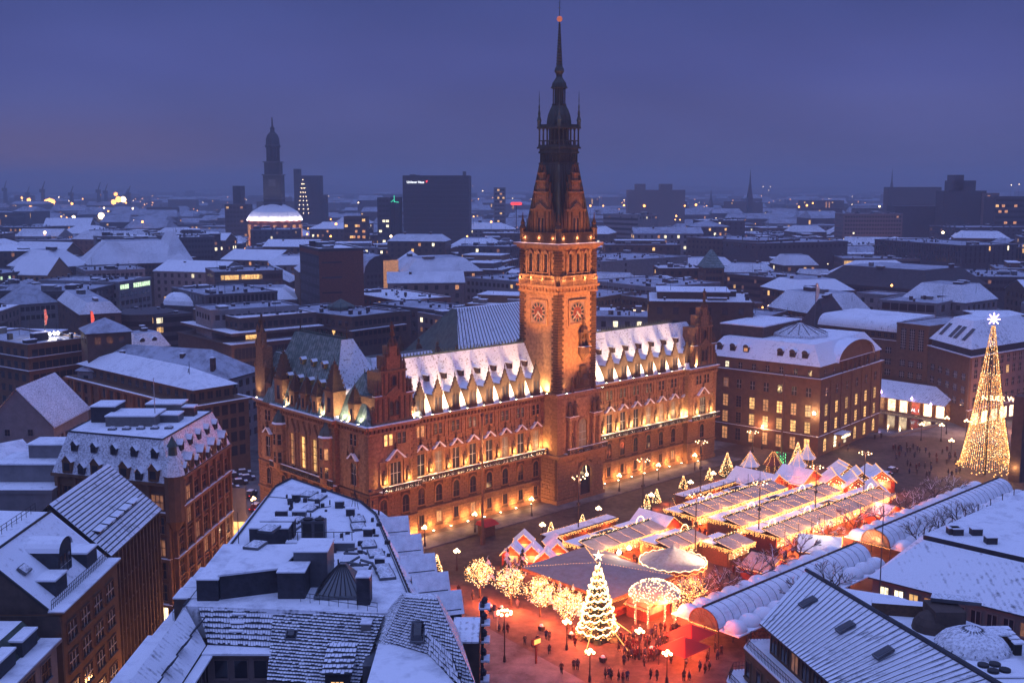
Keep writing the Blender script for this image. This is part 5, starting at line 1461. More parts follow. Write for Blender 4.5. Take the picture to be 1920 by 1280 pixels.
for i in range(14):
    x0, y0 = r3.uniform(-24, -15), r3.uniform(121, 127)
    b.tube((x0, y0, 26.5 + r3.random()), (x0 + r3.uniform(-2, 2), y0 + r3.uniform(-1, 1), 26.4 + r3.random() * 1.2), .16, .16, 6)
b.build('pipework', 'metal_grey', FB, kind='stuff')
rail(FB, [(-22.5, 112.8), (-14, 109.9)], 26.0, 1.0, 1.0)
rail(FB, [(-37.2, 116), (-37.2, 124), (-35.5, 124)], 22.6, 1.6, 1.0)
b = MB(); b.tube((-21.5, 147.0, 26), (-21.5, 147.0, 31.5), .05); b.tube((-22, 146.6, 26), (-21.5, 147, 28.5), .04); b.tube((-21, 146.6, 26), (-21.5, 147, 28.5), .04)
b.tube((-33.8, 132, 26), (-33.8, 132, 30), .05); b.build('aerial', 'iron', FB)
tile_slope(FB, (-24.2, 103.5, 21.5), (-15.0, 101.9, 21.5), (-25.1, 111.6, 25.9), (-13.2, 109.3, 25.9), 30, 22)
b = MB(); b.prism([(-24.2, 103.6), (-15, 102), (-13.2, 109.2), (-25.1, 111.5)], 10, 21.4); b.build('wall', 'plaster_pink', FB)
skylight(FB, -22.6, 108.1, 24.15, 1.2, 1.2, tilt=(.5, 0), m='pane_dark')
tile_slope(FB, (-31.2, 108.2, 23.2), (-24.3, 107.4, 23.2), (-33.0, 111.5, 25.9), (-25.2, 111.4, 25.9), 26, 7)
for i, x in enumerate((-29.2,)): 
    for k in range(3): rb(x, x + 1.3, 108.9 + k * .8, 109.5 + k * .8, .35, 'roof_step', 'plant_dark', z=23.9 + k * .6)
b = MB(); b.prism([(-38.3, 88), (-31.0, 88), (-31.4, 111.5), (-38.3, 111.5)], 0, 22.6); b.build('wall', 'brown_dark', FB)
b = MB(); b.prism([(-38.5, 88), (-35.2, 88), (-35.2, 111.5), (-38.5, 111.5)], 22.61, 22.8); b.build('wing_snow', 'snow', FB)
b = MB(); b.face([(-31.2, 88, 23.2), (-31.4, 108.0, 23.2), (-34.4, 111.5, 25.9), (-34.2, 88, 25.9)][::1], 0); b.face([(-35.2, 88, 22.8), (-34.2, 88, 25.9), (-34.4, 111.5, 25.9), (-35.2, 111.5, 22.8)], 1)
b.build('roof', ['snow_seam_y', 'roof_dark'], FB)
for y in (108.2, 103.6, 99.0, 94.4):
    b = MB()
    for i in range(7): b.box(-.9 + i * .3, -.72 + i * .3, -.05, .05, 0, 1.3)
    b.box(-1.0, 1.1, -.07, .07, 1.3, 1.42); b.box(-1, 1.1, -.07, .07, -.1, .02)
    o = b.build('louvre_panel', 'roof_dark', FB, (-32.7, y, 24.6)); o.rotation_euler = (rad(42), 0, rad(90))
CY = [(-31.2, 88), (-31.2, 107.9), (-26.2, 107.2), (-24.3, 107.2), (-24.3, 88)]
b = MB(); b.box(-31.0, -24.3, 106.9, 108.0, 10, 23.0); b.build('courtyard_wall', 'plaster_pink', FB)
b = MB(); b.box(-31.25, -24.3, 105.9, 108.1, 23.0, 23.2, 0); b.box(-31.3, -30.2, 88, 106.0, 22.8, 23.0, 0); b.build('courtyard_ledge', 'snow', FB)
for z in (20.2, 16.6):
    for i in range(3): put('window', window_mesh(1.3, 1.9, 0, 0, 'white_frame', 'pane_dark', False, .12, .1, 'plaster_pink'), FB, (-29.6 + i * 2.0, 106.88, z))
    for i in range(7): put('window', window_mesh(1.3, 1.9, 0, 0, 'white_frame', 'pane_dark', False, .12, .1, 'plaster_pink'), FB, (-30.95, 105 - i * 2.1, z), pi / 2)
b = MB(); b.box(-31, -24.4, 104.6, 106.9, 18.9, 19.1, 0); b.box(-30.9, -29.4, 88, 104.6, 18.9, 19.1); b.build('courtyard_ledge', 'snow_seam_y', FB)
b = MB(); b.box(-18.2, -15.8, 102.0, 106.5, 19, 22.9, 0); b.build('box_dormer', 'plant_dark', FB)
tile_slope(FB, (-18.5, 101.6, 22.95), (-15.5, 101.6, 22.95), (-18.5, 106, 24.3), (-15.5, 106, 24.3), 8, 6)
put('window', window_mesh(1.2, 1.7, 2, 2, 'wood_frame', 'pane_lit', False, .1, .08, 'plant_dark'), FB, (-17.0, 101.99, 20.4))
b = MB(); b.box(-14.6, -11.6, 102.6, 108.5, 20, 23.4, 0); b.build('roof_house', 'metal_grey', FB); rb(-15.4, -14.4, 107.6, 109, 3.6, 'chimney', 'concrete', z=22)
tile_slope(FB, (-13.4, 104.8, 23.4), (-3.2, 97.5, 23.4), (-10.7, 107.2, 28.8), (-7.6, 106.8, 28.8), 26, 24)
tile_slope(FB, (-14.6, 112.5, 23.4), (-13.4, 104.8, 23.4), (-11.0, 108.2, 28.8), (-10.7, 107.2, 28.8), 14, 24)
b = MB(); b.face([(-3.2, 97.5, 23.4), (-5.8, 112, 23.4), (-7.6, 107.6, 28.8), (-7.6, 106.8, 28.8)]); b.face([(-5.8, 112, 23.4), (-14.6, 112.5, 23.4), (-11, 108.2, 28.8), (-7.6, 107.6, 28.8)]); b.face([(-11, 108.2, 28.8), (-10.7, 107.2, 28.8), (-7.6, 106.8, 28.8), (-7.6, 107.6, 28.8)])
b.build('roof', 'snow_thin', FB)
b = MB(); b.prism([(-13.2, 100), (-3.5, 97.6), (-6, 111.8), (-14.4, 112.3)], 8, 23.38); b.build('wall', 'brown_dark', FB)
sk = skylight(FB, -9.3, 104.2, 26.15, 1.4, 2.4, tilt=(.62, 0), m='pane_dark')
b = MB(); b.prism([(-13.2, 95), (-5.0, 95), (-9.0, 103.9), (-13.2, 104.6)], 23.0, 24.6); b.build('terrace_wall', 'plant_dark', FB)
b = MB(); b.prism([(-13.3, 95), (-4.8, 95), (-8.9, 104.1), (-13.3, 104.8)], 24.602, 24.75); b.build('terrace_snow', 'snow', FB)
tile_slope(FB, (-8.6, 103.4, 24.8), (-4.4, 95, 24.8), (-8.9, 105.0, 26.4), (-5.6, 98.0, 26.6), 14, 4)
b = MB(); b.box(-6.2, -3.4, 110.4, 116.5, 8, 22.4); b.build('wall', 'brown_dark', FB)
b = MB(); b.box(-6.4, -3.5, 110.3, 117, 22.401, 22.6); b.build('roof', 'snow_seam_x', FB)
for i, (y, z) in enumerate(((119.6, 23.2), (118.4, 21.8), (117.0, 20.4), (115.4, 18.9), (113.6, 17.4), (111.8, 16.0))):
    b = MB(); b.box(-3.6, -3.1, y - .7, y + .7, z - 3, z, 0); b.lathe(-3.1, y, [(.3, z), (.35, z + .5), (.1, z + .8)], 6, 0); b.box(-3.75, -2.45, y - .9, y + .9, z - .5, z - .3, 1)
    b.build('gable_stone', ['plant_dark', 'snow'], FB)
RF = thing('terraced_office', 'long tan office with seamed snowy roof, two railed terraces and rooflights, lower right', 'office building', (0, 0, 0))
e0, e1, r0, r1 = (27.7, 118.2), (34.4, 90.0), (34.6, 125.2), (46.4, 88.0)
b = MB()
b.face([(*e0, 21.4), (*e1, 21.4), (*r1, 25.0), (*r0, 25.0)], 0)
b.face([(*e0, 21.2), (*r0, 24.8), (*r1, 24.8), (*e1, 21.2)], 1); b.face([(*e0, 21.2), (*e1, 21.2), (*e1, 21.4), (*e0, 21.4)], 1); b.face([(*e0, 21.2), (*e0, 21.4), (*r0, 25.0), (*r0, 24.8)], 1)
o = b.build('roof', ['snow_seam_y', 'roof_dark'], RF)
b = MB()
E0, E1, Q0, Q1 = Vector((*e0, 21.42)), Vector((*e1, 21.42)), Vector((*r0, 25.02)), Vector((*r1, 25.02))
for i in range(1, 44):
    if i % 7 != 3 or True: b.tube(E0.lerp(E1, i / 44), Q0.lerp(Q1, i / 44), .055, n=3)
b.build('standing_seam', 'metal_grey', RF, kind='stuff')
b = MB(); b.tube((*r0, 25.1), (*r1, 25.1), .22, n=6); b.tube((r0[0] + .7, r0[1] - .4, 24.95), (r1[0] + .7, r1[1], 24.95), .1, n=5); b.build('ridge', 'roof_dark', RF)
b = MB(); b.prism([(28.8, 117.6), (35.2, 90), (58, 90), (52, 108), (45, 120), (35.4, 124.4)], 0, 21.2); b.build('wall', 'brown_stone', RF)
b = MB(); b.prism([(34.8, 125), (46.5, 88), (60, 88), (52.5, 108.5), (47, 116), (44, 120.5), (39, 123)], 20, 23.6, 0, 1); b.build('flat_roof', ['plaster_grey', 'snow'], RF)
b = MB(); b.prism([(29.4, 115.5), (35.2, 91), (35.9, 91), (30.2, 116.4)], 18.2, 21.1); b.build('attic_wall', 'brown_dark', RF)
o_, a_, L_ = frame2((28.75, 117.5), (35.15, 90.1))
for i in range(11):
    X, Y = wl(1.2 + i * 2.4, -.02, a_, o_); put('window', window_mesh(1.5, 2.3, 1, 0, 'wood_frame', 'pane_dim' if i % 4 == 2 else 'pane_dark', False, .1, .1, 'brown_stone', False), RF, (X, Y, 18.6), a_)
def terrace(z, off, dz, wm, nw):
    a, c = Vector((28.75, 117.5)), Vector((35.15, 90.1)); d = (c - a).normalized(); nrm = Vector((d.y, -d.x))
    if nrm.x > 0: nrm = -nrm
    p, q = a + nrm * off - d * 2.2, c + nrm * off + d * 1; P = [tuple(p), tuple(q), tuple(c + d), (a - d * 1.0)[:], ]
    pp = [tuple(p), tuple(q), (q.x + 12, q.y), (a.x + 4, a.y + 2.8 + off * .6), (p.x + 1.0, p.y + 1.5 + off * .3)]
    b = MB(); b.prism(pp, 0, z, 0); b.build('terrace_wall', wm, RF)
    b = MB(); b.prism(inset(pp, -.15), z + .002, z + .16, 0); b.build('terrace_snow', 'snow', RF)
    pi_ = inset(pp, .12)
    rail(RF, [pi_[3], pi_[4], pi_[0], pi_[1]], z + .1, 1.1, .35)
    o, an, L = frame2(p, q)
    for i in range(nw):
        X, Y = wl(1.0 + i * 2.7, 0, an, o)
        put('window', window_mesh(1.1 if off < 3 else 1.9, 1.9 if off < 3 else 2.6, 0 if off < 3 else 2, 0, 'wood_frame', 'pane_dark', False, .15, .12, wm), RF, (X, Y, z - 3.1), an)
        if off > 3: put('window', window_mesh(1.9, 2.6, 2, 0, 'wood_frame', 'pane_dark', False, .15, .12, wm), RF, (X, Y, z - 7.0), an)
terrace(18.0, 1.9, 2, 'brown_stone', 10)
terrace(14.2, 3.9, 2, 'plaster_pink', 10)
nrm = (Vector((*e1, 21.4)) - Vector((*e0, 21.4))).normalized()
for u in (.12, .33, .52, .78):
    v = .62; P = Vector((*e0, 21.4)).lerp(Vector((*e1, 21.4)), u).lerp(Vector((*r0, 25)).lerp(Vector((*r1, 25)), u), v)
    o = skylight(RF, P.x, P.y, P.z, 1.1, 2.0, dome=False, m='pane_dark'); o.rotation_euler = Matrix.Rotation(a_, 3, 'Z').to_4x4().to_3x3().to_euler() if False else (rad(24), 0, a_)
def rr(x0, x1, y0, y1, z0, z1, name='roof_house', m='plant_dark', top='snow'):
    b = MB(); b.box(x0, x1, y0, y1, z0, z1, 0); b.box(x0 - .15, x1 + .15, y0 - .15, y1 + .15, z1, z1 + .15, 1); return b.build(name, [m, top], RF)
b = MB(); b.prism([(39.2, 115.3), (46, 113.9), (46.2, 115.2), (39.8, 117.2)], 23.6, 24.9, 0, 1); b.build('canopy_roof', ['wood', 'snow'], RF)
b = MB(); b.ball((44.2, 111.3, 23.6), 2.0, n=14, h=8, sz=1.0); b.box(44, 47.2, 109.8, 113.4, 23.6, 26.0); b.build('rotunda', 'brown_dark', RF)
b = MB(); b.prism([(44.4, 112.4), (49.2, 110.9), (49.4, 112.6), (45.2, 114)], 26.2, 26.6, 0, 1); b.build('canopy_roof', ['metal_grey', 'snow_thin'], RF)
b = MB(); b.lathe(46.4, 106.2, [(3.6, 23.6), (3.6, 24.1), (3.0, 24.8), (1.9, 25.4), (0.7, 25.7)], 20); b.build('glass_dome', 'snow_thin', RF)
b = MB()
for k in range(20):
    a = 2 * pi * k / 20; b.tube((46.4 + 3.6 * cos(a), 106.2 + 3.6 * sin(a), 24.15), (46.4 + .8 * cos(a), 106.2 + .8 * sin(a), 25.75), .06, n=4)
b.build('glazing_bar', 'metal_grey', RF)
rr(47.8, 50.2, 106.2, 108.2, 23.8, 25.0, 'dome_hatch', 'brick_dark', 'snow_thin')
skylight(RF, 40.6, 103.6, 23.6, 1.6, 1.6); skylight(RF, 40.5, 111.2, 23.6, 1.8, 1.8)
b = MB(); b.prism([(42.6, 103.2), (50, 96.5), (56, 96.5), (52, 104.8)], 20, 21.9, 0, 1); b.build('plant_deck', ['plaster_grey', 'snow'], RF)
for dx, dy in ((0, 0), (1.2, .2), (.4, -1.3), (1.6, -1.1)):
    b = MB(); b.lathe(45.6 + dx, 101.6 + dy, [(.55, 23.6), (.55, 24.1), (.3, 24.15)], 12); b.build('fan', 'iron', RF)
rr(44.6, 49.5, 99.5, 103.2, 23.6, 23.7, 'fan_tray', 'metal_grey')
rr(51, 54.5, 101, 104.5, 21, 25.5, 'stair_tower', 'plaster_pink'); 
for i in range(4): rr(50.0 + i * .1, 50.7 + i * .1, 104.6 + i * 1.2, 105.1 + i * 1.2, 23.6, 24.8, 'vent_pipe', 'iron')
R2 = thing('eaves_office', 'grey rendered office with lit top floor windows under hipped snowy roof, right edge', 'office building', (0, 0, 0))
q0, q1 = (47.9, 141.6), (66.5, 126.0)      # wall line at eaves, running to the right and nearer
b = MB(); b.prism([(48.2, 142), (66.8, 124.5), (90, 140), (66, 160), (54.6, 149)], 0, 18); b.build('wall', 'plaster_pink', R2)
b = MB(); b.face([(47.6, 147.7 - 5.8, 18.1), (67.8, 123.2, 18.1), (66.5, 135.6, 22), (56.2, 145.7, 22)], 0); b.face([(47.6, 141.9, 18.1), (56.2, 145.7, 22), (57.4, 148.5, 22), (54.6, 149.6, 18.1)], 0)
b.face([(47.6, 141.9, 17.9), (67.8, 123.2, 17.9), (67.8, 123.2, 18.1), (47.6, 141.9, 18.1)], 1)
b.face([(67.8, 123.2, 18.1), (95, 140, 18.1), (75, 150, 22), (66.5, 135.6, 22)], 0)
b.build('roof', ['snow_seam_x', 'roof_dark'], R2)
b = MB(); b.prism([(56.2, 146), (66.5, 136), (96, 150), (80.5, 168.5)], 17, 22.6, 0, 1); b.build('flat_roof', ['roof_dark', 'snow'], R2)
o_, a_, L_ = frame2((48.2, 142), (66.8, 124.5))
for i in range(12):
    X, Y = wl(1.7 + i * 2.0, -.01, a_, o_)
    put('window', window_mesh(1.15, 1.7, 1, 0, 'white_frame', ['pane_white', 'pane_white', 'pane_lit', 'pane_warm', 'pane_lit', 'pane_dark', 'pane_dark', 'pane_dark', 'pane_dark', 'pane_dim', 'pane_warm', 'pane_dark'][i], False, .12, .1, 'plaster_pink'), R2, (X, Y, 15.4), a_)
    for z in (11.5, 7.6): put('window', window_mesh(1.15, 1.9, 1, 0, 'white_frame', 'pane_dark', False, .12, .1, 'plaster_pink'), R2, (X, Y, z), a_)
for px, py in ((1505, 305), (1530, 310), (1725, 360), (1640, 310)):
    X, Y = xy(1300 + px / 3.097, 900 + py / 3.097, 22.7); b = MB(); b.box(X - .7, X + .7, Y - .6, Y + .6, 22.6, 23.5, 0); b.box(X - .8, X + .8, Y - .7, Y + .7, 23.5, 23.6, 1); b.build('vent_box', ['plant_dark', 'snow'], R2)
b = MB()
for u in range(9):
    p = Vector((56.4, 146.2)).lerp(Vector((80.3, 168.2)), u / 8); b.tube((p.x, p.y, 22.6), (p.x, p.y, 23.6), .07)
b.build('roof_post', 'iron', R2)
b = MB(); b.tube((46.8, 135, 0), (46.8, 135, 30), .12, .06); mast = b.build('flag_mast', 'metal_grey'); tag(mast, 'bare thin mast between the two right foreground roofs', 'mast')
BK = Bldg('bank_office', 'brown stone office with arched gable, mansard roof and octagonal skylight, beside the town hall', (79.0, 279.5), (105.0, 310.5), 1, 20, 'brown_stone', individual=True)
BK.D = 34.0
o, a, w = frame2((79.0, 279.5), (105.0, 310.5))
BK.root.children[0].data = (lambda b: (b.box(0, BK.W, 0, BK.D, 0, 20), b.mesh('wall', 'brown_stone'))[1])(MB())
BK.band(20, .5, .6)
b = MB(); b.box(.4, BK.W - .4, .4, BK.D - .4, 20.5, 23.6); b.build('attic_wall', 'brown_stone', BK.root)
BK.windows('FL', [20.9], {'F': 7, 'L': 8}, 1.1, 1.5, lit=.06, frame='white_frame', y=.4)
b = MB(); b.frus(b.rect(0, BK.W, 0, BK.D), 23.6, b.rect(3.8, BK.W - 3.8, 3.8, BK.D - 3.8), 28.6, 0, 1); b.build('roof', ['snow_roof', 'snow'], BK.root)
lit_L = {(1, 0): 'pane_lit'}
def bank_l(k, f, i):
    if k == 'F':
        return [None, 'pane_lit', 'pane_lit', 'pane_lit', None][f] if f in (1, 2, 3) else (('pane_warm') if f == 0 else None)
    i = 7 - (7 - i)
    if f == 3: return ['pane_warm', 'pane_warm', 'pane_warm', 'pane_dim', 'pane_lit', 'pane_warm', 'pane_lit', 'pane_lit'][i]
    if f in (1, 2): return 'pane_lit' if i > 2 else ('pane_warm' if i == 1 else None)
    if f == 0: return 'pane_warm' if i > 2 else None
    return 'pane_warm' if i == 1 else None
BK.windows('F', [0.9, 5.3, 9.3, 9.3, 14.6][:1], {'F': 6}, 1.7, 3.4, litfn=lambda k, f, i: 'pane_white' if i in (1, 2) else 'pane_lit', nv=1, nh=2, frame='wood_frame', arch=True)
BK.windows('L', [1.2], {'L': 8}, 1.5, 3.2, litfn=lambda k, f, i: ['pane_white', 'pane_warm', None, 'pane_warm', 'pane_warm', 'pane_warm', 'pane_warm', 'pane_lit'][i], nv=1, nh=2, frame='wood_frame')
for z, h, row in ((5.9, 2.9, 0), (10.3, 3.0, 1)):
    BK.windows('F', [z], {'F': 6}, 1.5, h, litfn=lambda k, f, i: 'pane_lit', nv=1, nh=3, frame='wood_frame')
    BK.windows('L', [z], {'L': 8}, 1.5, h, litfn=lambda k, f, i, row=row: [None if not row else 'pane_warm', 'pane_warm', None, 'pane_lit', 'pane_lit' if not row else 'pane_warm', 'pane_lit', 'pane_lit' if not row else 'pane_warm', 'pane_lit'][i], nv=1, nh=3, frame='wood_frame')
BK.windows('FL', [15.5], {'F': 6, 'L': 8}, 1.4, 2.3, lit=.04, nv=1, nh=1, frame='white_frame')
b = MB(); b.box(-.25, BK.W + .25, -.25, BK.D + .2, 4.9, 5.3); b.build('string_course', 'brown_stone', BK.root)
b = MB(); b.box(-.24, BK.W + .24, -.24, -.0, 5.302, 5.4); b.box(-.24, -.0, 0.01, BK.D, 5.302, 5.4); b.build('ledge_snow', 'snow', BK.root)
BK.piers('F', 6, 5.4, 19.9, .8, .25)
for y in (5, 8.5, 12, 22, 26, 30): put('dormer', small_dormer('round', 1.6, 1.3, 2.5, 'brown_dark', pane='pane_warm' if y == 22 else 'pane_dark'), BK.root, (1.2, y, 25.2), -pi / 2)
b = MB(); b.lathe(19, 15, [(8.0, 28.6), (8.0, 29.2), (7.4, 29.5), (1.2, 31.8), (.3, 32.0)], 8); b.build('skylight_dome', 'snow_thin', BK.root)
b = MB()
for k in range(16):
    an = 2 * pi * k / 16; b.tube((19 + 7.4 * cos(an), 15 + 7.4 * sin(an), 29.6), (19 + 1.2 * cos(an), 15 + 1.2 * sin(an), 31.9), .09, n=4)
b.build('glazing_bar', 'roof_dark', BK.root)
b = MB(); cx = BK.W / 2 + 2; N = 14; Rr = 12.0
pts = [(cx + Rr * cos(pi * i / N), 23.4 + 5.0 * sin(pi * i / N)) for i in range(N + 1)]
b.face([(x, 0.1, z) for x, z in pts] , 0)
for (p, z), (q_, z2) in zip(pts, pts[1:]): b.face([(p, -.5, z + .02), (p, 5.5, z + .02), (q_, 5.5, z2 + .02), (q_, -.5, z2 + .02)], 1); b.face([(p, -.5, z - .5), (p, -.5, z), (q_, -.5, z2), (q_, -.5, z2 - .5)], 0)
b.build('arched_gable', ['brown_stone', 'snow'], BK.root)
b = MB()
for i in range(7): x = cx - 9 + i * 3; b.box(x - .25, x + .25, -.35, .1, 20.5, 23.5)
b.build('pilaster_row', 'brown_stone', BK.root, kind='stuff')
b = MB(); b.box(9.5, 15, -2.5, 0, 4.2, 4.5, 0); b.box(9.4, 15.1, -2.6, 0, 4.502, 4.62, 1); b.box(9.6, 14.9, -2.4, -2.3, 3.6, 4.19, 2); b.build('entrance_canopy', ['iron', 'snow', 'bulb_white'], BK.root)
lamp('POINT', th(118, 10, 3.5) if False else (BK.root.matrix_world @ Vector((12, -3, 3))) if False else Vector((79 + 12 * cos(a) + 3.5 * sin(a), 279.5 + 12 * sin(a) - 3.5 * cos(a), 3.2)), 900, (1, .6, .3), .4)
fl = thing('wall_floodlight', 'glaring floodlight fixed on the corner of the brown bank office', 'floodlight', (77.9, 279.9, 11.5), 0)
b = MB(); b.ball((0, 0, 0), .42); b.build('lens', 'flood_glass', fl)
b = MB(); b.tube((0, 0, 0), (1.2, .3, .5), .06); b.build('arm', 'iron', fl)
lamp('POINT', (77.3, 279.2, 11.5), 1400, (1, .62, .34), .3)
rb2 = MB(); rb2.box(7, 30, 20, 33, 28.6, 31.5, 0); rb2.box(6.8, 30.2, 19.8, 33.2, 31.5, 31.8, 1); 
rb2.build('penthouse', ['brown_dark', 'snow'], BK.root)
flag('pale flag hanging beside the octagonal skylight on the bank roof', tuple(Vector((79 + 26 * cos(a) - 14 * sin(a), 279.5 + 26 * sin(a) + 14 * cos(a), 28.6))), 14, 'white_flag', 5.0)
def thb(name, label, s1, t1, s2, t2, depth, z, wall, **k):
    return Bldg(name, label, th(s1, t1), th(s2, t2), depth, z, wall, **k)
X1 = thb('arcade_house', 'long brown office with curved metal attic above the lit shopping arcade', 205.5, 30, 205.5, 1.2, 30, 20.5, 'brown_stone', individual=True)
X1.windows('F', [6.2, 9.6, 13.0, 16.6], {'F': 8}, 2.0, 1.9, nv=2, nh=1, lit=.0, frame='white_frame')
X1.band(20.5, .3, .5); b = MB(); b.box(.6, X1.W, 1.0, 20, 20.8, 23.4); b.build('attic_wall', 'brown_dark', X1.root)
b = MB()
for i in range(6): a0, a1 = pi / 2 * i / 6, pi / 2 * (i + 1) / 6; b.face([(0, 5 - 4.6 * cos(a0), 23.4 + 3.6 * sin(a0)), (X1.W, 5 - 4.6 * cos(a0), 23.4 + 3.6 * sin(a0)), (X1.W, 5 - 4.6 * cos(a1), 23.4 + 3.6 * sin(a1)), (0, 5 - 4.6 * cos(a1), 23.4 + 3.6 * sin(a1))], 0)
b.box(0, X1.W, 5, 25, 23, 27, 1); b.build('roof', ['snow_seam_x', 'snow'], X1.root); X1.windows('F', [21.4], {'F': 12}, 1.3, 1.4, lit=0, y=1.0, frame='metal_grey')
X2 = thb('stair_bay_house', 'tan office front with three tall slit windows under a flat snowy top', 204.8, 1.0, 203.5, -10.2, 26, 26.5, 'brown_stone', individual=True)
X2.windows('F', [6.0, 9.6, 13.2], {'F': 3}, 1.9, 2.0, nv=2, nh=2, lit=0, frame='white_frame'); X2.windows('F', [18.6], {'F': 3}, 1.9, 6.6, nv=2, nh=7, lit=0, frame='white_frame'); X2.flat(.3, snow='snow_city')
X3 = thb('mansard_house', 'brown corner shop house with slanting rooflights in its snowy mansard', 203.4, -10.4, 189.5, -30.0, .5, 20.5, 'brown_stone', individual=True)
X3.windows('F', [6.0, 9.8, 13.6, 17.2], {'F': 5}, 2.2, 2.0, nv=2, nh=1, lit=.0, frame='white_frame', skip=lambda k, f, i: f == 3)
_c = [th(*p)[:2] for p in ((189.7, -30.0), (232, -35), (232, -11), (203.3, -10.6))]
_i = X3.root.location; _r = Matrix.Rotation(-X3.a, 2)
_c = [tuple(_r @ (Vector(p) - Vector(_i[:2]))) for p in _c]
b = MB(); b.prism(_c, 0, 20.45); b.prism(inset(_c, -.6), 20.5, 20.8); b.prism(inset(_c, .7), 20.8, 23.0, 1); b.build('house_body', ['brown_stone', 'roof_dark'], X3.root)
b = MB(); b.frus(inset(_c, -.1), 23.01, inset(_c, 6), 30, 0, 1); b.build('roof', ['snow_seam_x', 'snow'], X3.root)
b = MB(); b.prism(inset(_c, -.58), 20.802, 20.9); b.build('ledge_snow', 'snow', X3.root)
for i, x in enumerate((4, 9.5, 12.2, 17)):
    b = MB(); b.face([(-1, 0, 0), (1, 0, 0), (1.6, 3, 3.45), (-.4, 3, 3.45)]); b.build('rooflight', 'pane_dark', X3.root, (x, 1.35, 24.75))
X4 = thb('pink_lit_house', 'side of the corner shop house lit pink by the big light tree', 189.6, -30.1, 232, -35.1, .5, 20.4, 'plaster_pink', individual=True)
X4.windows('F', [6.5, 10.5, 14.5, 17.8], {'F': 12}, 1.5, 2.3, nv=1, nh=1, lit=.03, frame='white_frame'); X4.band(5.0, .3, .3)
X4.windows('F', [0.8], {'F': 8}, 3.6, 3.4, nv=1, nh=0, litfn=lambda k, f, i: 'pane_shop' if i % 3 != 2 else 'pane_white', frame='white_frame')
lamp('POINT', th(196, -42, 7), 9000, (1, .36, .22), .5); lamp('POINT', th(182, -33, 5), 2600, (1, .5, .28), .5)
sgn = thing('street_sign_letters', 'big glowing letters of a lane name strung up behind the light tree', 'sign', th(183, -44, 11.5), TH_A + rad(-62))
text('sign_text', 'NEUER WALL', 1.9, 'bulb_white', sgn, (-.9, 0, 0), bold=0.03)
b = MB(); b.tube((-9, .2, 1.9), (15, .2, 1.9), .08); b.build('cable', 'iron', sgn)
AR = thb('shop_arcade', 'bright shop arcade under a slanted glass roof along the dark canal', 195.0, 38, 194.5, -22.5, 8, 5.2, 'sandstone', individual=True)
AR.windows('F', [0.7], {'F': 15}, 2.6, 3.6, nv=0, nh=0, frame='sandstone', litfn=lambda k, f, i: {10: 'pane_shop', 11: 'pane_shop', 5: 'pane_shop', 6: 'pane_shop', 7: 'pane_shop', 8: 'pane_shop', 9: 'pane_warm', 12: 'pane_red', 13: 'pane_shop', 14: 'pane_shop'}.get(i, 'pane_warm'), sur=.3, proud=.35)
X, Y = wl(1.0 + (AR.W - 2) * 12.5 / 15, -.4, 0, (0, 0)); text('window_sign', 'AL  I', 1.3, 'sign_white', AR.root, (X, Y, 1.9))
n = 15
b = MB(); 
for i in range(n * 2):
    x0, x1 = AR.W * i / (n * 2), AR.W * (i + 1) / (n * 2)
    if i % 2: b.face([(x0, -3.4, 5.1), (x1, -3.4, 5.1), (x1, 5.5, 9.0), (x0, 5.5, 9.0)], 0)
    else:
        xm = (x0 + x1) / 2; b.face([(x0, -3.4, 5.1), (xm, -3.4, 5.1), (x1, 5.5, 9.0), (x0, 5.5, 9.0)], 0); b.face([(xm, -3.35, 5.12), (x1, -3.4, 5.1), (x1, 5.5, 9.0)], 1)
b.build('glass_roof', ['snow_seam_x', 'snow'], AR.root)
b = MB()
for i in range(46): x = AR.W * i / 45; b.tube((x, -3.4, 0), (x, -3.4, 1.1), .05, n=4)
b.tube((0, -3.4, 1.1), (AR.W, -3.4, 1.1), .06); b.build('railing', 'white_frame', AR.root)
b = MB(); b.box(0, AR.W, -3.6, 0, -.4, 0.14); b.build('quay_walk', 'granite', AR.root)
for i in range(0, 15):
    x = 1 + (AR.W - 2) * (i + .5) / 15
    lamp('POINT', th(195.0 - (-3.0) * 0 - 2.2, 38 - x, 4.2), 150, (1, .60, .32), .2)
for x, z, c in ((26, 5.6, 'bulb_purple'), (33, 4.6, 'bulb_purple'), (50, 6.0, 'bulb_purple'), (56, 5, 'bulb_purple'), (40, 6.6, 'bulb_purple')):
    st = tag(put('star_lantern', (lambda b: (b.octa((0, 0, 0), .45), b.octa((0, 0, .5), .2), b.mesh('star_lantern', c))[2])(MB()), None, th(191.2, 38 - x, z)), 'violet star lantern hanging along the shop arcade', 'lantern', 'star lanterns along the arcade')
sheet('canal_water', thp((166, -19.5), (190.5, -22.3), (191, 40), (150, 40), (148, 6)), 0.02, 'water')
b = MB(); b.prism(thp((163, -21), (191, -23.4), (191, -22.3), (166, -19.5)), 0, .45); b.prism(thp((147, 6), (163, -21), (166, -19.5), (148.6, 6.6)), 0, .45); b.build('quay_wall', 'granite', kind='structure')
PV = thb('ferry_pavilion', 'low flat pavilion with snowy roofs and lit windows at the canal steps', 150, -2, 152.5, -13.5, 9, 3.4, 'plaster_grey', individual=True)
PV.flat(.2, snow='snow_city'); PV.windows('F', [1.0], {'F': 4}, 1.9, 1.7, litfn=lambda k, f, i: 'pane_white' if i in (0, 1) else 'pane_lit', frame='iron', nv=0, nh=0)
b = MB(); b.box(3, 11.5, 2, 8, 3.7, 4.9, 0); b.box(2.8, 11.7, 1.8, 8.2, 4.9, 5.1, 1); b.build('upper_roof', ['plaster_grey', 'snow'], PV.root)
lamp('POINT', th(146.5, -9, 3), 260, (1, .75, .4), .3)
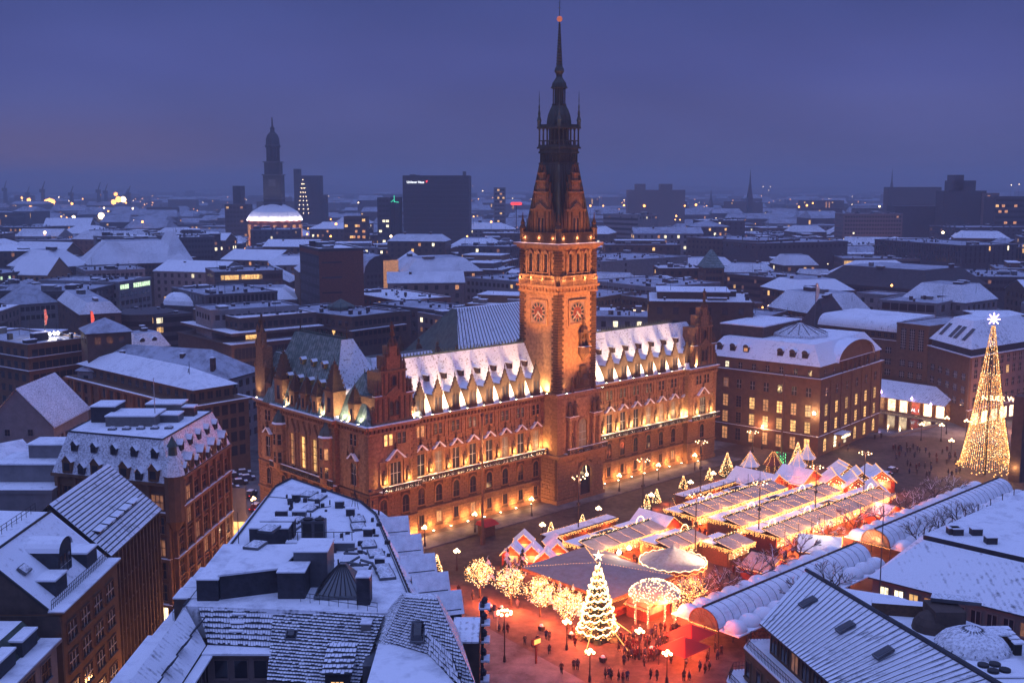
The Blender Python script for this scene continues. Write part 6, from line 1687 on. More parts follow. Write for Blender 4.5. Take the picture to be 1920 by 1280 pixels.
st = MB(); st.frus(st.rect(-1.6, 1.6, -1.3, 1.3), 0, st.rect(-1.5, 1.5, -1.2, 1.2), 20.6); so_ = st.build('stone_stele', 'brown_dark'); so_.location = th(142.4, -63.9, 0); so_.rotation_euler = (0, 0, TH_A)
tag(so_, 'tall dark square stone stele at the right edge beside the light tree', 'monument')
MID = []
def mid(name, label, p1, p2, depth, z, wall, roof='flat', fl=None, cols=10, lit=.06, litset=None, ww=1.5, wh=1.7, boxes=3, rh=4, **k):
    B = Bldg(name, label, xy(*p1, z), xy(*p2, z), depth, z, wall)
    nf = fl or int(z / 3.6)
    cols = {'F': cols, 'L': max(2, int(depth / 3.6)), 'R': max(2, int(depth / 3.6))}
    B.windows('FLR', [z - 2.9 - 3.5 * i for i in range(nf)], cols, ww, wh, lit=lit * 1.7, litset=litset, nv=k.get('nv', 0))
    if roof == 'flat': B.flat(k.get('par', .6), snow=k.get('snow', 'snow_city')); B.boxes(boxes, 2.4, seed=int(p1[0]))
    elif roof == 'hip': B.hip(rh, k.get('snow', 'snow_city'))
    elif roof == 'gable': B.gable(rh, k.get('snow', 'snow_roof'), k.get('axis', 'x'))
    elif roof == 'mansard': B.mansard(rh, k.get('ins', 3), k.get('snow', 'snow_thin')); B.boxes(boxes, 1.8, z=z + rh, seed=int(p1[0]), x0=4, x1=B.W - 4, y0=4, y1=B.D - 4)
    elif roof == 'barrel': B.barrel(rh, k.get('axis', 'x'), k.get('snow', 'snow_city'))
    MID.append(B); return B
m_ = mid('columned_bank', 'long stone building with big smooth white hip roof and row of attic windows', (358, 766), (466, 748), 62, 17.5, 'brown_stone', roof='none', cols=6, lit=.0, ww=1.6, wh=2.4)
m_.band(17.5, .5, .9)
b = MB(); b.box(2.5, m_.W - 2.5, 2.5, m_.D - 2.5, 18, 21.4); b.build('attic_wall', 'brown_stone', m_.root)
m_.windows('FL', [18.7], {'F': 6, 'L': 16}, 1.4, 1.7, lit=.04, y=2.5)
b = MB(); b.frus(b.rect(1.6, m_.W - 1.6, 1.6, m_.D - 1.6), 21.4, b.rect(m_.W / 2 - .3, m_.W / 2 + .3, 14, m_.D - 12), 25.0); b.build('roof', 'snow', m_.root)
m_.piers('L', 14, 3, 17.3, .9, .6)
b = MB(); b.tube((6, 10, 22.4), (6, 10, 27), .08); b.tube((4, 8, 22), (7, 12, 24.8), .1); b.build('roof_ladder', 'iron', m_.root)
m_ = mid('white_hip_house', 'stone house under a wide smooth white hip roof with three chimneys', (414, 714), (486, 694), 46, 20, 'plaster_grey', roof='hip', rh=6.5, cols=5, lit=0, snow='snow_city')
m_.chimneys([(2.5, 4), (6, 16), (11, 24), (4, 34)], 3.4, 22)
m_ = mid('red_brown_office', 'square brown office with stepped upper floors and a glaring light on its roof', (52, 650), (163, 636), 34, 26, 'brown_stone', cols=8, lit=.0, ww=1.7, wh=1.9, fl=6)
for z, e in ((22.6, .5), (19.0, .6)): m_.band(z, .3, e)
gl2 = thing('roof_light', 'glaring white light on the snowy roof of the stepped brown office', 'light', xy(97, 628, 27.2) + (27.6,))
b = MB()
for dx in (-1.6, -.5, .8, 1.8): b.ball((dx, 0, .1 * dx), .45, n=6, h=4)
b.build('bulb_cluster', 'flood_glass', gl2); lamp('POINT', Vector(gl2.location) + Vector((0, -.5, 1.2)), 2500, (1, .9, .8), .4)
flag('bright red flag hanging above the glaring roof light', xy(85, 628, 26.5) + (26.5,), 7.5, 'pane_red', 4.5)  # cloth emits by itself; the flag's brightness is put into its material
flag('bright red flag hanging left of the square brick tower', xy(171, 616, 29.5) + (26.5,), 8, 'pane_red', 4.5)  # emissive cloth here too, in place of light falling on it
m_ = mid('brick_tower_house', 'square brown brick tower block with low snowy pyramid roof', (163, 626), (246, 621), 13, 30, 'brown_dark', roof='hip', rh=3.4, cols=3, lit=0, fl=1, snow='snow_city')
m_ = mid('dormer_house', 'small dark house with two round dormers beside the brick tower block', (247, 656), (318, 648), 12, 20, 'brown_dark', roof='mansard', rh=4.5, cols=5, lit=.1, ins=2.2)
for x in (4, 8): put('dormer', small_dormer('round', 1.6, 1.4, 2.2, 'roof_dark'), m_.root, (x, .8, 21), 0)
m_ = mid('pale_office', 'pale office with bright white lit window strips, left of the curved dark office', (222, 531), (283, 522), 40, 27, 'plaster_grey', cols=7, lit=.0, ww=2.4, wh=1.9, fl=7)
m_.windows('F', [24.1, 10.1], {'F': 7}, 3.0, 2.0, litfn=lambda k, f, i: 'pane_cool' if (f, i) in ((0, 0), (0, 1), (0, 3), (0, 4), (0, 5), (0, 6), (1, 0), (1, 1), (1, 2), (1, 5), (1, 6)) else 'pane_dark', y=-.08)
m_ = mid('dark_office', 'dark glassy office with one cool lit window group', (158, 548), (222, 533), 40, 26, 'slate_wall', cols=7, lit=.0, ww=2.4, fl=6, wh=2)
m_.windows('F', [12.6], {'F': 7}, 3.4, 2.4, litfn=lambda k, f, i: 'pane_cool' if i > 3 else 'pane_dark', y=-.08)
m_ = mid('curved_dark_office', 'dark curved glass office with snowy vaulted roof storey', (290, 592), (362, 586), 30, 22, 'slate_wall', cols=8, lit=.05, ww=2.4, fl=6, wh=2, roof='none')
b = MB(); b.lathe(1.5, 12, [(10.5, 0), (10.5, 22), (11, 22.01), (11, 22.5)], 20, 0); b.build('curved_corner', 'slate_wall', m_.root)
b = MB()
for z in (4, 7.5, 11, 14.5, 18): b.lathe(1.5, 12, [(10.56, z), (10.56, z + 1.9)], 20, 0)
b.build('window_band', 'pane_dark', m_.root)
B2 = Bldg('vaulted_penthouse', 'snowy vaulted penthouse glowing yellow at its left end', xy(305, 562, 24), xy(388, 566, 24), 14, 22, 'slate_wall'); B2.barrel(4.5, 'x', 'snow')
b = MB(); b.box(-.1, .0, 1, 13, 22.2, 25.2); b.build('lit_end', 'pane_lit', B2.root)
m_ = mid('bronze_roof_office', 'wide office with pale ribbed upper storey and flat snowy roof with two poles', (385, 556), (520, 548), 40, 27, 'metal_grey', cols=16, lit=0, fl=1, wh=2.6, ww=1.0)
for x in (3, 9): flagx = MB(); flagx.tube((x, 3, 27), (x, 3, 38), .12, .08); flagx.build('mast', 'metal_grey', m_.root)
T1 = mid('terraced_office', 'terraced dark office, its snowy roofs stepping down to a colonnade with flags before it', (449, 600), (592, 588), 36, 26, 'brown_dark', cols=12, lit=0, fl=1, snow='snow', boxes=0)
T1.windows('F', [12, 15.3], 18, 1.1, 2.7, lit=0)
b = MB(); b.box(-5, T1.W + 1, -4, T1.D, 21.4, 22.2, 0); b.box(-4.9, T1.W + .9, -3.9, -.02, 22.202, 22.35, 1); b.box(-4.9, -.1, 0, T1.D, 22.202, 22.35, 1)
b.box(-6, T1.W + 1, -6, T1.D, 0, 18.6, 0); b.box(-6.5, T1.W + 1.5, -6.5, T1.D, 18.6, 19.0, 0); b.box(-6.4, T1.W + 1.4, -6.4, -.5, 19.002, 19.12, 1); b.build('lower_tier', ['brown_dark', 'snow'], T1.root)
q = MB()
for i in range(26):
    x = -5 + (T1.W + 5) * i / 26
    for z in (9.5, 14.0): q.box(x, x + 1.1, -6.06, -5.98, z, z + 3.6)
q.build('window_row', 'pane_dark', T1.root, kind='stuff')
q = MB(); q.box(2, 6, -.06, 0, 19.4, 21.2); q.build('lit_window', 'pane_lit', T1.root)
T2 = mid('corner_terrace_office', 'dark brown office with wide white flat roof and small glass turret, above the copper roof', (660, 597), (752, 586), 40, 25, 'brown_dark', cols=10, lit=.03, fl=3, boxes=0)
b = MB(); b.box(-1.5, T2.W + 1.5, -1.5, T2.D, 20.4, 20.9, 0); b.box(-1.4, T2.W + 1.4, -1.4, -.02, 20.902, 21, 1); b.build('ledge', ['brown_dark', 'snow'], T2.root)
b = MB(); b.lathe(14, 22, [(5, 25.6), (5, 26.6), (.4, 29)], 8); b.build('glass_turret', 'copper', T2.root)
T3 = mid('left_terrace_wing', 'dark terraced wing joining the two flat roofed offices behind the copper roof', (590, 587), (658, 597), 26, 24.2, 'brown_dark', cols=8, lit=.0, fl=2, boxes=0)
for px, py in ((437, 690), (485, 690), (524, 700)):
    flag('pale castle flag on a pole before the terraced office colonnade', xy(px, py, 6) + (4,), 15 if px < 500 else 13, 'white_flag', 5.5, 'pale flags before the terraced office')
T4 = mid('grey_roof_block', 'grey concrete roof house with snowy decks behind the terraced office', (395, 585), (560, 575), 18, 28, 'plaster_grey', cols=12, lit=0, fl=1, boxes=2)
RT = Bldg('red_brick_tower', 'tall red brick office tower with a grid of pale windows on its left face', xy(598, 470, 44), xy(681, 468, 44), 34, 44, 'brick_red')
RT.flat(.8, m='slate_wall', snow='snow_roof'); RT.boxes(5, 3, seed=4)
q = MB()
for f in range(10):
    for i in range(14):
        x = RT.D * (i + .3) / 14; z = 41 - f * 4.1; q.box(x, x + 1.1, -.12, 0, z - 2.6, z, 0)
loc, rz, L = RT.side('L'); q.build('window_row', 'metal_grey', RT.root, loc, rz, kind='stuff')
q = MB(); q.box(.5, RT.D - .5, -.08, 0, 3, 42); q.build('curtain_wall', 'slate_wall', RT.root, loc, rz)
q = MB()
for f in range(6): q.box(1, 9, -.05, 0, 39 - f * 6, 39.5 - f * 6, 0)
q.build('slot_row', 'pane_dark', RT.root)
mid('red_low_office', 'low red brick office with long snowy gantry roof beside the red tower', (640, 548), (745, 566), 26, 22, 'brick_red', cols=12, lit=.12, litset=['pane_cool', 'pane_lit'], fl=4, snow='snow_seam_x')
m_ = mid('vault_hall', 'snowy vaulted hall with a tall golden lit glass end', (683, 512), (748, 508), 60, 24, 'slate_wall', roof='barrel', rh=9, cols=8, lit=0, fl=3, axis='y')
q = MB(); q.box(m_.W - 10, m_.W - .5, -.3, -.05, 12, 30); q.build('lit_end', 'pane_warm', m_.root)
mid('ridge_hall', 'dark hall with sloping snowy roof right of the golden glass vault', (762, 512), (905, 508), 40, 24, 'brick_dark', roof='mansard', rh=7, ins=8, cols=14, lit=.04, fl=3)
mid('long_flat_office', 'long dark office with flat snow roof behind the big ribbed roof', (700, 571), (868, 590), 20, 23, 'slate_wall', cols=16, lit=.03, fl=3)
mid('banded_office', 'grey office with dark window bands left of the clock tower', (872, 522), (975, 530), 34, 25, 'plaster_grey', cols=12, lit=.02, fl=3)
mid('narrow_lit_house', 'small house with golden upstairs windows behind the ribbed roof', (783, 588), (845, 598), 16, 22, 'plaster_pink', cols=6, lit=.35, fl=3)
EX = thing('exchange_hall', 'great hall with dark green hip and snow dusted ribbed roof behind the town hall', 'building', th(99, 60), TH_A)
b = MB()
P_ = [(-37, -14, 22), (20, -14, 22), (20, 14, 22), (-37, 14, 22)]; Q_ = [(-27, -1, 36.5), (4, -1, 36.5), (4, 1, 36.5), (-27, 1, 36.5)]
for k, mi in ((0, 1), (1, 0), (2, 0), (3, 2)): j = (k + 1) % 4; b.face([P_[k], P_[j], Q_[j], Q_[k]], mi)
b.face(Q_, 0); b.build('roof', ['snow', 'snow_seam_x', 'copper'], EX)
b = MB(); b.box(-36.5, 19, -13.5, 13.5, 0, 22); b.build('wall', 'sandstone', EX)
b = MB()
for i in range(34): b.tube((-36 + 46 * i / 33 if i else -36, -14, 22.05), (-27 + 31 * i / 33, -1, 36.55), .12, n=3)
b.build('roof_rib', 'roof_dark', EX, kind='stuff')
for i in range(4): put('statue', STAT, EX, (-37, -13 + i * 8, 22)).scale = (2, 2, 3)
mid('blank_grey_store', 'windowless grey department store block with snowy upper deck', (1130, 492), (1290, 482), 50, 27, 'plaster_grey', cols=2, lit=0, fl=0, boxes=6)
mid('colonnade_house', 'tan office with pillared upper floor right of the clock tower', (1112, 562), (1200, 548), 30, 22, 'brown_stone', cols=14, lit=0, fl=3)
mid('strip_window_office', 'brown office with two strongly lit window groups behind the town hall roof', (1165, 556), (1345, 578), 26, 22, 'brown_dark', cols=26, lit=.0, fl=4, nv=0)
m_ = MID[-1]; q = MB(); q.box(8, 16, -.14, -.05, 14.9, 17.2); q.box(38, 46, -.14, -.05, 14.9, 17.6); q.build('lit_window', 'pane_shop', m_.root)
mid('rounded_store', 'pale department store with rounded snow covered upper storey', (1225, 541), (1350, 532), 46, 25, 'plaster_grey', cols=10, lit=0, fl=2, ww=3, boxes=4)
m_ = mid('pyramid_turret_house', 'corner house with green pyramid turret roof among flat snowy roofs', (1320, 502), (1358, 502), 17, 27, 'brown_stone', roof='hip', rh=9, cols=5, lit=0, fl=2, snow='copper_snow')
mid('grid_office', 'long dark office with fine white window grid', (1362, 515), (1530, 530), 30, 24, 'brown_dark', cols=40, lit=.03, fl=3, nv=0, boxes=6)
m_ = mid('glass_hall', 'dark glass hall block with a tall dimly lit glazed front', (1300, 448), (1420, 458), 70, 33, 'slate_wall', cols=10, lit=0, fl=1)
m_ = mid('lit_glass_front', 'tall pinkish lit glass front with a thin snow roof', (1420, 453), (1500, 449), 60, 34, 'brown_dark', cols=2, lit=0, fl=0, boxes=0)
q = MB()
for i in range(10):
    for f in range(3): q.box(1 + i * 3.4, 4 + i * 3.4, -.1, 0, 8 + f * 8.4, 15.6 + f * 8.4)
q.build('glazing', 'pane_dim', m_.root, kind='stuff')
m_ = mid('beige_grid_tower', 'broad beige office slab with a regular grid of dark square windows', (1582, 402), (1693, 402), 26, 44, 'plaster_pink', cols=21, lit=.01, fl=10, ww=1.5, wh=1.6)
m_ = mid('banded_tower', 'grey banded seven storey office slab right of the clock tower', (1131, 402), (1197, 404), 24, 44, 'plaster_grey', cols=3, lit=.15, fl=1, ww=1.2)
q = MB()
for f in range(9): q.box(.6, m_.W - .6, -.1, 0, 6 + f * 4.2, 8 + f * 4.2)
q.build('window_band', 'pane_dark', m_.root)
m_ = mid('modern_lamella_office', 'modern office with slender white fins and a low curved snow roof', (1640, 450), (1805, 462), 40, 34, 'slate_wall', cols=34, lit=.03, fl=3, wh=2.8, ww=1.0)
mid('golden_strip_office', 'pale low office with a golden lit strip of top windows', (1580, 486), (1740, 487), 30, 24, 'plaster_pink', cols=26, lit=.0, fl=2)
m_ = MID[-1]; m_.windows('F', [20.8], {'F': 26}, 1.9, 2.2, litfn=lambda k, f, i: 'pane_shop' if i < 12 else 'pane_dark', y=-.08)
mid('orange_restaurant', 'small red lit house with bright orange windows beside the fin front office', (1752, 476), (1822, 476), 20, 24, 'wood_red', cols=9, lit=.9, fl=2, litset=['pane_lit', 'pane_warm'], boxes=0)
m_ = mid('dark_slope_roof', 'massive dark slope roofed block with long railed snowy terrace', (1530, 528), (1745, 545), 50, 24, 'slate_wall', roof='mansard', rh=8, ins=9, cols=30, lit=0, fl=2, snow='roof_dark')
mid('slatted_roof_block', 'block with steep dark slatted roof left of the arcade houses', (1497, 610), (1552, 614), 24, 22, 'brown_dark', roof='mansard', rh=9, ins=5, cols=8, lit=.3, fl=2, snow='roof_dark')
mid('terrace_snow_block', 'low brown block with layered white flat roofs above the bank', (1348, 605), (1470, 618), 30, 22, 'brown_stone', cols=12, lit=.04, fl=2, boxes=2)
mid('golden_window_block', 'white roofed block with one golden glazed gable over the bank roof', (1350, 590), (1440, 596), 20, 24, 'brown_dark', cols=8, lit=.3, fl=1, boxes=1)
mid('zinc_dome_house', 'house with snowy rounded roof and dark skylights, right of the dark slope block', (1810, 568), (1870, 560), 26, 26, 'plaster_grey', roof='mansard', rh=6, ins=5, cols=6, lit=0, fl=2)
mid('courtyard_white_house', 'white rendered house with a big dark square window', (1758, 572), (1812, 560), 22, 26, 'plaster_grey', cols=3, lit=0, fl=1, ww=3, wh=3)
mid('white_box_house', 'plain white gable box with snowy roof among darker roofs', (1664, 556), (1700, 552), 14, 26, 'plaster_grey', cols=2, lit=0, fl=0, boxes=0)
mid('dormer_snow_house', 'steep snowy roof with rows of dormers left of the slatted roof block', (1440, 575), (1532, 590), 26, 22, 'brown_stone', roof='mansard', rh=7, ins=5, cols=10, lit=0, fl=2, snow='snow_thin')
mid('brown_long_roof', 'long brown house with bare dark roof ridge behind the arcade houses', (1560, 592), (1690, 603), 14, 23, 'brown_stone', cols=12, lit=0, fl=1)
mid('right_low_stores', 'low grey store with layered snow shelves at the right edge', (1790, 520), (1960, 522), 50, 24, 'slate_wall', cols=22, lit=.03, fl=2)
mid('column_front_block', 'tan block with close vertical window slits at the right edge', (1832, 464), (1990, 466), 40, 32, 'brown_stone', cols=26, lit=.04, fl=2, wh=5, ww=1.2)
mid('snow_band_office', 'long dark office with a straight snowy roof line under the lit tower', (1800, 428), (1990, 426), 40, 36, 'slate_wall', cols=20, lit=.05, fl=3)
mid('left_round_roof', 'low snowy house with broad sloping roof and dark dormer boxes at left', (22, 572), (108, 566), 26, 22, 'plaster_grey', roof='mansard', rh=7, ins=7, cols=8, lit=0, fl=2, snow='snow_city')
mid('left_curve_house', 'dark curved brick house with narrow snow roof at left', (108, 562), (150, 590), 14, 24, 'brick_dark', roof='mansard', rh=4, ins=3, cols=6, lit=.05, fl=4)
mid('glass_strip_hall', 'low dark hall with a faint greenish window strip at far left', (-20, 517), (75, 507), 30, 23, 'brown_dark', cols=12, lit=.3, litset=['pane_cool', 'pane_dim'], fl=1)
mid('yellow_gable_house', 'pale yellow gabled house with six small windows', (88, 516), (135, 510), 22, 22, 'sandstone', roof='gable', rh=9, axis='y', cols=4, lit=0, fl=3)
mid('slab_snow_house', 'pale office with plain snowy top and lit glass pyramid', (160, 510), (272, 506), 34, 26, 'plaster_grey', cols=12, lit=0, fl=1)
m_ = mid('big_slate_hall', 'huge slate roofed hall with steep snow dusted pavilions, left middle distance', (165, 497), (357, 491), 46, 26, 'brick_dark', roof='mansard', rh=12, ins=12, cols=26, lit=.02, fl=3, snow='snow_thin')
mid('slate_pavilion', 'steep snowy pyramid pavilion at the right end of the slate hall', (312, 492), (362, 490), 30, 26, 'brick_dark', roof='hip', rh=17, cols=6, lit=0, fl=2, snow='snow_thin')
mid('left_slate_wing', 'long snowy slope roofed wing left of the slate hall', (84, 503), (168, 497), 34, 25, 'brick_dark', roof='mansard', rh=9, ins=9, cols=12, lit=0, fl=2, snow='snow_roof')
mid('lit_ribbon_office', 'dark office with a long golden ribbon of lit windows', (402, 512), (530, 508), 30, 26, 'slate_wall', cols=22, lit=0, fl=3)
m_ = MID[-1]; m_.windows('F', [22.4], {'F': 22}, 3.2, 2.3, litfn=lambda k, f, i: 'pane_lit' if 1 < i < 15 and i != 8 else 'pane_dark', y=-.08)
mid('dark_cube_house', 'dark cubic office with broad bare roof before the church', (325, 447), (402, 445), 40, 36, 'slate_wall', cols=12, lit=.04, fl=4, snow='snow_thin')
def farpt(px, dist): return Vector(((px - 960) / FPX * dist, dist, 0))
CH = thing('church', 'baroque brick church with tall dark copper tower and floodlit curved roof on the skyline', 'church', farpt(518, 1060))
b = MB(); b.lathe(0, 0, [(25, 0), (25, 36)], 16); b.build('nave_wall', 'brick_red', CH)
b = MB(); b.lathe(0, 0, [(26.5, 36), (26.5, 37), (25, 40), (22, 44), (15, 48), (7, 52)], 16); b.build('nave_roof', 'snow_roof', CH)
q = MB()
for k in range(16):
    an = 2 * pi * (k + .5) / 16; q.rbox(25.0 * cos(an), 25.0 * sin(an), an + pi / 2, 3.4, .6, 20, 32)
q.build('window_row', 'pane_warm', CH, kind='stuff')
b = MB(); b.box(-8.4, 8.4, -8.4, 8.4, 0, 78); b.build('tower_wall', 'roof_dark', CH)
b = MB()
for z, e in ((52, .8), (56, .5), (78, .9), (90, .9)): b.box(-8.4 * (1 if z < 80 else .86) - e, 8.4 * (1 if z < 80 else .86) + e, -8.4 - e, 8.4 + e, z, z + 1)
b.build('tower_ledge', 'metal_grey', CH)
b = MB(); b.box(-7.2, 7.2, -7.2, 7.2, 79, 90)
for k in range(8):
    an = 2 * pi * k / 8 + pi / 8; b.lathe(5.6 * cos(an), 5.6 * sin(an), [(.8, 91), (.8, 104)], 6)
b.lathe(0, 0, [(3.2, 91), (3.2, 104)], 8); b.lathe(0, 0, [(7.4, 104), (7.6, 105.5), (6.6, 107), (6.4, 112), (4.8, 116), (2.2, 118.5), (2.0, 121), (2.6, 121.5), (.9, 124), (.5, 132)], 12); b.build('lantern', 'roof_dark', CH)
b = MB(); b.box(-3.2, 3.2, -8.9, -8.5, 68, 74.4); b.build('clock_face', 'metal_grey', CH)
for k in range(10):
    an = pi + pi * (k + .5) / 10; lamp('SPOT', tuple(CH.location + Vector((30 * cos(an), 30 * sin(an), 35))), 9000, (1, .85, .9), 1.0, tuple(CH.location + Vector((20 * cos(an), 20 * sin(an), 44))), 110, .8)
for k in range(7):
    an = pi + pi * (k + .5) / 7; lamp('POINT', tuple(CH.location + Vector((33 * cos(an), 33 * sin(an), 17))), 5000, (1, .42, .16), 1.0)
SL_ = Bldg('dark_slab_office', 'huge dark slab high-rise with small white lettered sign and red mark', farpt(757, 1000), farpt(880, 1000), 60, 77.5, 'slate_wall')
SL_.root['label'] = 'huge dark box high-rise with small white rooftop lettering on the skyline'
q = MB()
for f in range(17): q.box(.5, SL_.W - .5, -.3, 0, 6 + f * 4.2, 6.3 + f * 4.2)
q.build('facade_rib', 'metal_grey', SL_.root); SL_.boxes(3, 4, seed=2)
text('sign_text', 'Unilever Haus', 2.7, 'sign_white', SL_.root, (11.5, -.5, 71.5), bold=.05)
b = MB(); b.face([(20.6, -.6, 72.8), (22.6, -.6, 73.2), (21.4, -.6, 70.8)]); b.build('sign_mark', 'sign_red', SL_.root)
TW = thing('light_tree_tower', 'hazy grey twin tower block with a Christmas tree of lights on its front', 'tower', farpt(555, 1350))
b = MB(); b.box(0, 6, 0, 18, 0, 88); b.build('slim_shaft', 'slate_wall', TW)
b = MB(); b.box(6, 32, 0, 20, 0, 80); b.build('main_shaft', 'slate_wall', TW)
b = MB(); b.box(32, 38, 2, 18, 0, 57); b.build('low_shaft', 'slate_wall', TW)
q = MB()
for k in range(9):
    z = 75 - k * 5; w = .6 + k * .7
    for sgn in (-1, 0, 1):
        if k or sgn == 0: q.octa((11 + sgn * w, -.5, z), .55)
q.build('light_tree', 'far_lamp_white', TW, kind='stuff')
def slab(name, label, px0, px1, dist, h, depth=20, m='slate_wall', parts=(), wins=0, litset=None):
    B = Bldg(name, label, farpt(px0, dist), farpt(px1, dist), depth, h, m)
    if wins: B.windows('F', [h - 4 - 4.5 * i for i in range(int(h / 5))], wins, 2.4, 2.0, lit=.22, litset=litset or ['pane_lit', 'pane_warm'])
    for x0, x1, z1 in parts:
        b = MB(); b.box(x0, x1, 1, depth - 1, h, z1); b.build('roof_house', m, B.root)
    return B
slab('hazy_hospital_block', 'long hazy brown block with two roof towers right of the clock tower', 1175, 1282, 1500, 62, parts=((11, 24, 70), (44, 60, 70)), m='plaster_pink')
slab('hazy_long_block', 'long hazy flat block right of the faint far spire', 1660, 1758, 1450, 66, m='brown_dark')
slab('stepped_lit_tower', 'stepped dark high-rise with rows of lit roof terraces', 1764, 1842, 1000, 64, parts=((7, 28, 73), (9, 17, 78)), wins=0)
slab('lit_stair_tower', 'narrow tower with a column of bright golden windows', 1842, 1866, 990, 62, m='plaster_pink', wins=4)
slab('dark_window_tower', 'dark office block with scattered golden windows at the right edge', 1858, 1990, 900, 60, m='slate_wall', wins=22)
slab('low_lit_terrace', 'low block with a string of roof terrace lights', 1672, 1764, 1020, 50, m='slate_wall', wins=0)
slab('small_lit_tower', 'small tower with four lit windows left of the dark slab', 709, 733, 1000, 58, m='slate_wall', wins=3, litset=['pane_white'])
slab('small_dark_tower', 'small dark tower beside the green lit crane', 733, 752, 1010, 58, m='slate_wall')
slab('brown_hat_house', 'brown flat topped block between the church and the slab', 646, 688, 900, 44, m='brown_dark', wins=8)
slab('left_silo', 'domed dark tower house left of the church', 441, 455, 1150, 68, m='slate_wall')
slab('left_low_block', 'dark low block left of the church rotunda', 425, 468, 1100, 50, m='slate_wall', wins=6)
slab('mid_tower', 'grey hazy tower left of the red oval sign', 926, 948, 1300, 66, m='plaster_grey', wins=4)
for px, d, h, lab in ((1402, 1700, 92, 'thin hazy church spire on the right horizon'), (1665, 1900, 95, 'faintest church spire on the far right horizon'), (1330, 2000, 60, 'low hazy church spire left of the thin spire')):
    s_ = thing('spire_church', lab, 'church', farpt(px, d)); b = MB(); b.box(-4, 4, -4, 4, 0, h * .55); b.build('tower_wall', 'slate_wall', s_); b = MB(); b.lathe(0, 0, [(4.6, h * .55), (1.2, h * .8), (.2, h)], 8); b.build('spire', 'slate_wall', s_)
rs = thing('oval_sign', 'glowing red oval rooftop sign left of the clock tower', 'sign', farpt(968, 1050) + Vector((0, 0, 0)))
b = MB(); b.lathe(0, 0, [(.1, 0)] * 1 + [(.2, 1)], 6)
b = MB(); b.box(-4.6, 4.6, -.4, .4, 50.3, 53.0); b.box(-5.3, -4.6, -.4, .4, 50.8, 52.5); b.box(4.6, 5.3, -.4, .4, 50.8, 52.5); b.build('glowing_oval', 'sign_red', rs)
b = MB(); b.box(-3.2, 3.2, -.5, -.41, 51.2, 52.1); b.build('inner_panel', 'pane_red', rs); b = MB(); b.box(-.4, .4, -.4, .4, 0, 50.3); b.build('mast', 'iron', rs)
gc = thing('green_crane', 'small green outlined crane sign left of the dark slab', 'crane', farpt(741, 980)); b = MB(); b.tube((0, 0, 54), (0, 0, 60), .35); b.tube((0, 0, 54.6), (4, 0, 54), .35); b.tube((-3, 0, 54.3), (0, 0, 56.5), .3); b.build('jib', 'sign_green', gc); b = MB(); b.box(-.3, .3, -.3, .3, 0, 54); b.build('mast', 'iron', gc)
for i, (px, d, h, w) in enumerate(((18, 2600, 78, 1), (60, 2700, 64, 1), (88, 2400, 76, 1.2), (141, 2400, 66, 1), (192, 2500, 74, 1), (205, 2600, 70, 1), (243, 2500, 60, 1), (248, 2500, 66, .8))):
    c = thing('harbour_crane', 'hazy harbour crane standing on the left horizon', 'crane', farpt(px, d), 0, 'harbour cranes on the left horizon')
    b = MB(); b.frus(b.rect(-5, 5, -5, 5), 0, b.rect(-2.5, 2.5, -2.5, 2.5), h * .75); b.build('portal', 'slate_wall', c)
    b = MB(); b.tube((-3, 0, h * .7), (5 * w, 0, h), 1.8, .8, 5); b.box(-6, 4, -3, 3, h * .68, h * .78); b.build('jib', 'slate_wall', c)
HL = [(93, 379, 5.2, 2300), (88, 379, 4, 2310), (98, 379, 4, 2320), (57, 391, 3.2, 2000), (54, 375, 3, 2500), (41, 371, 2.6, 2600), (40, 386, 2.2, 2300), (135, 382, 2.6, 2300), (138, 407, 2.2, 1500), (125, 409, 1.4, 1500), (186, 371, 2.4, 2500), (190, 405, 3.0, 1550), (213, 379, 3.4, 2300), (222, 374, 4.2, 2400), (231, 374, 4.2, 2420), (217, 364, 3, 2800), (177, 436, 1.8, 1000), (84, 436, 1.2, 950), (84, 443, 1.2, 950), (84, 449, 1.2, 950), (30, 383, 1.8, 2300), (267, 416, 1.3, 1300), (249, 391, 1.6, 1800), (203, 396, 1.4, 1800), (195, 390, 1.4, 1900), (155, 373, 1.5, 2500), (290, 405, 1.2, 1500), (188, 366, 1.5, 2800), (110, 370, 1.4, 2800), (115, 406, 1.0, 1500), (236, 380, 2.0, 2300), (235, 370, 2.0, 2500)]
RL = [(1107, 386, 2.4, 1500), (1131, 386, 1.8, 1500), (1170, 385, 2.4, 1500), (1208, 386, 3.0, 1500), (1284, 386, 2.0, 1500), (1305, 384, 2.8, 1500), (1268, 405, 1.6, 1150), (1266, 412, 1.1, 1100), (1275, 412, 1.1, 1100), (1431, 350, 1.4, 2800), (1444, 350, 1.4, 2800), (1442, 357, 1.0, 2800), (1498, 388, 2.2, 1500), (1513, 385, 2.6, 1500), (1524, 381, 2.0, 1500), (1649, 387, 2.0, 1300), (1643, 404, 1.8, 1000), (1719, 393, 2.6, 1200), (1896, 347, 1.8, 2300), (1911, 346, 1.8, 2300), (1768, 436, 1.8, 800), (1762, 360, 1.6, 2000), (886, 349, 1, 2500), (905, 358, 1.4, 2200), (897, 373, 1.2, 1900), (620, 411, 1.4, 1200), (672, 380, 1.6, 1500), (571, 382, 1.0, 1600), (733, 443, 1.8, 900), (860, 407, 1.2, 1100), (888, 406, 1.2, 1100), (921, 416, 1.6, 1000), (612, 455, 1.4, 800), (620, 443, 1.5, 900), (576, 439, 1.4, 900), (630, 420, 2, 1000), (663, 409, 1.2, 1100), (880, 449, 1.4, 900), (876, 443, 1.2, 900), (770, 444, 1.2, 900), (101, 529, 1.3, 500), (1672, 535, .9, 450), (1532, 535, 1.1, 450)]
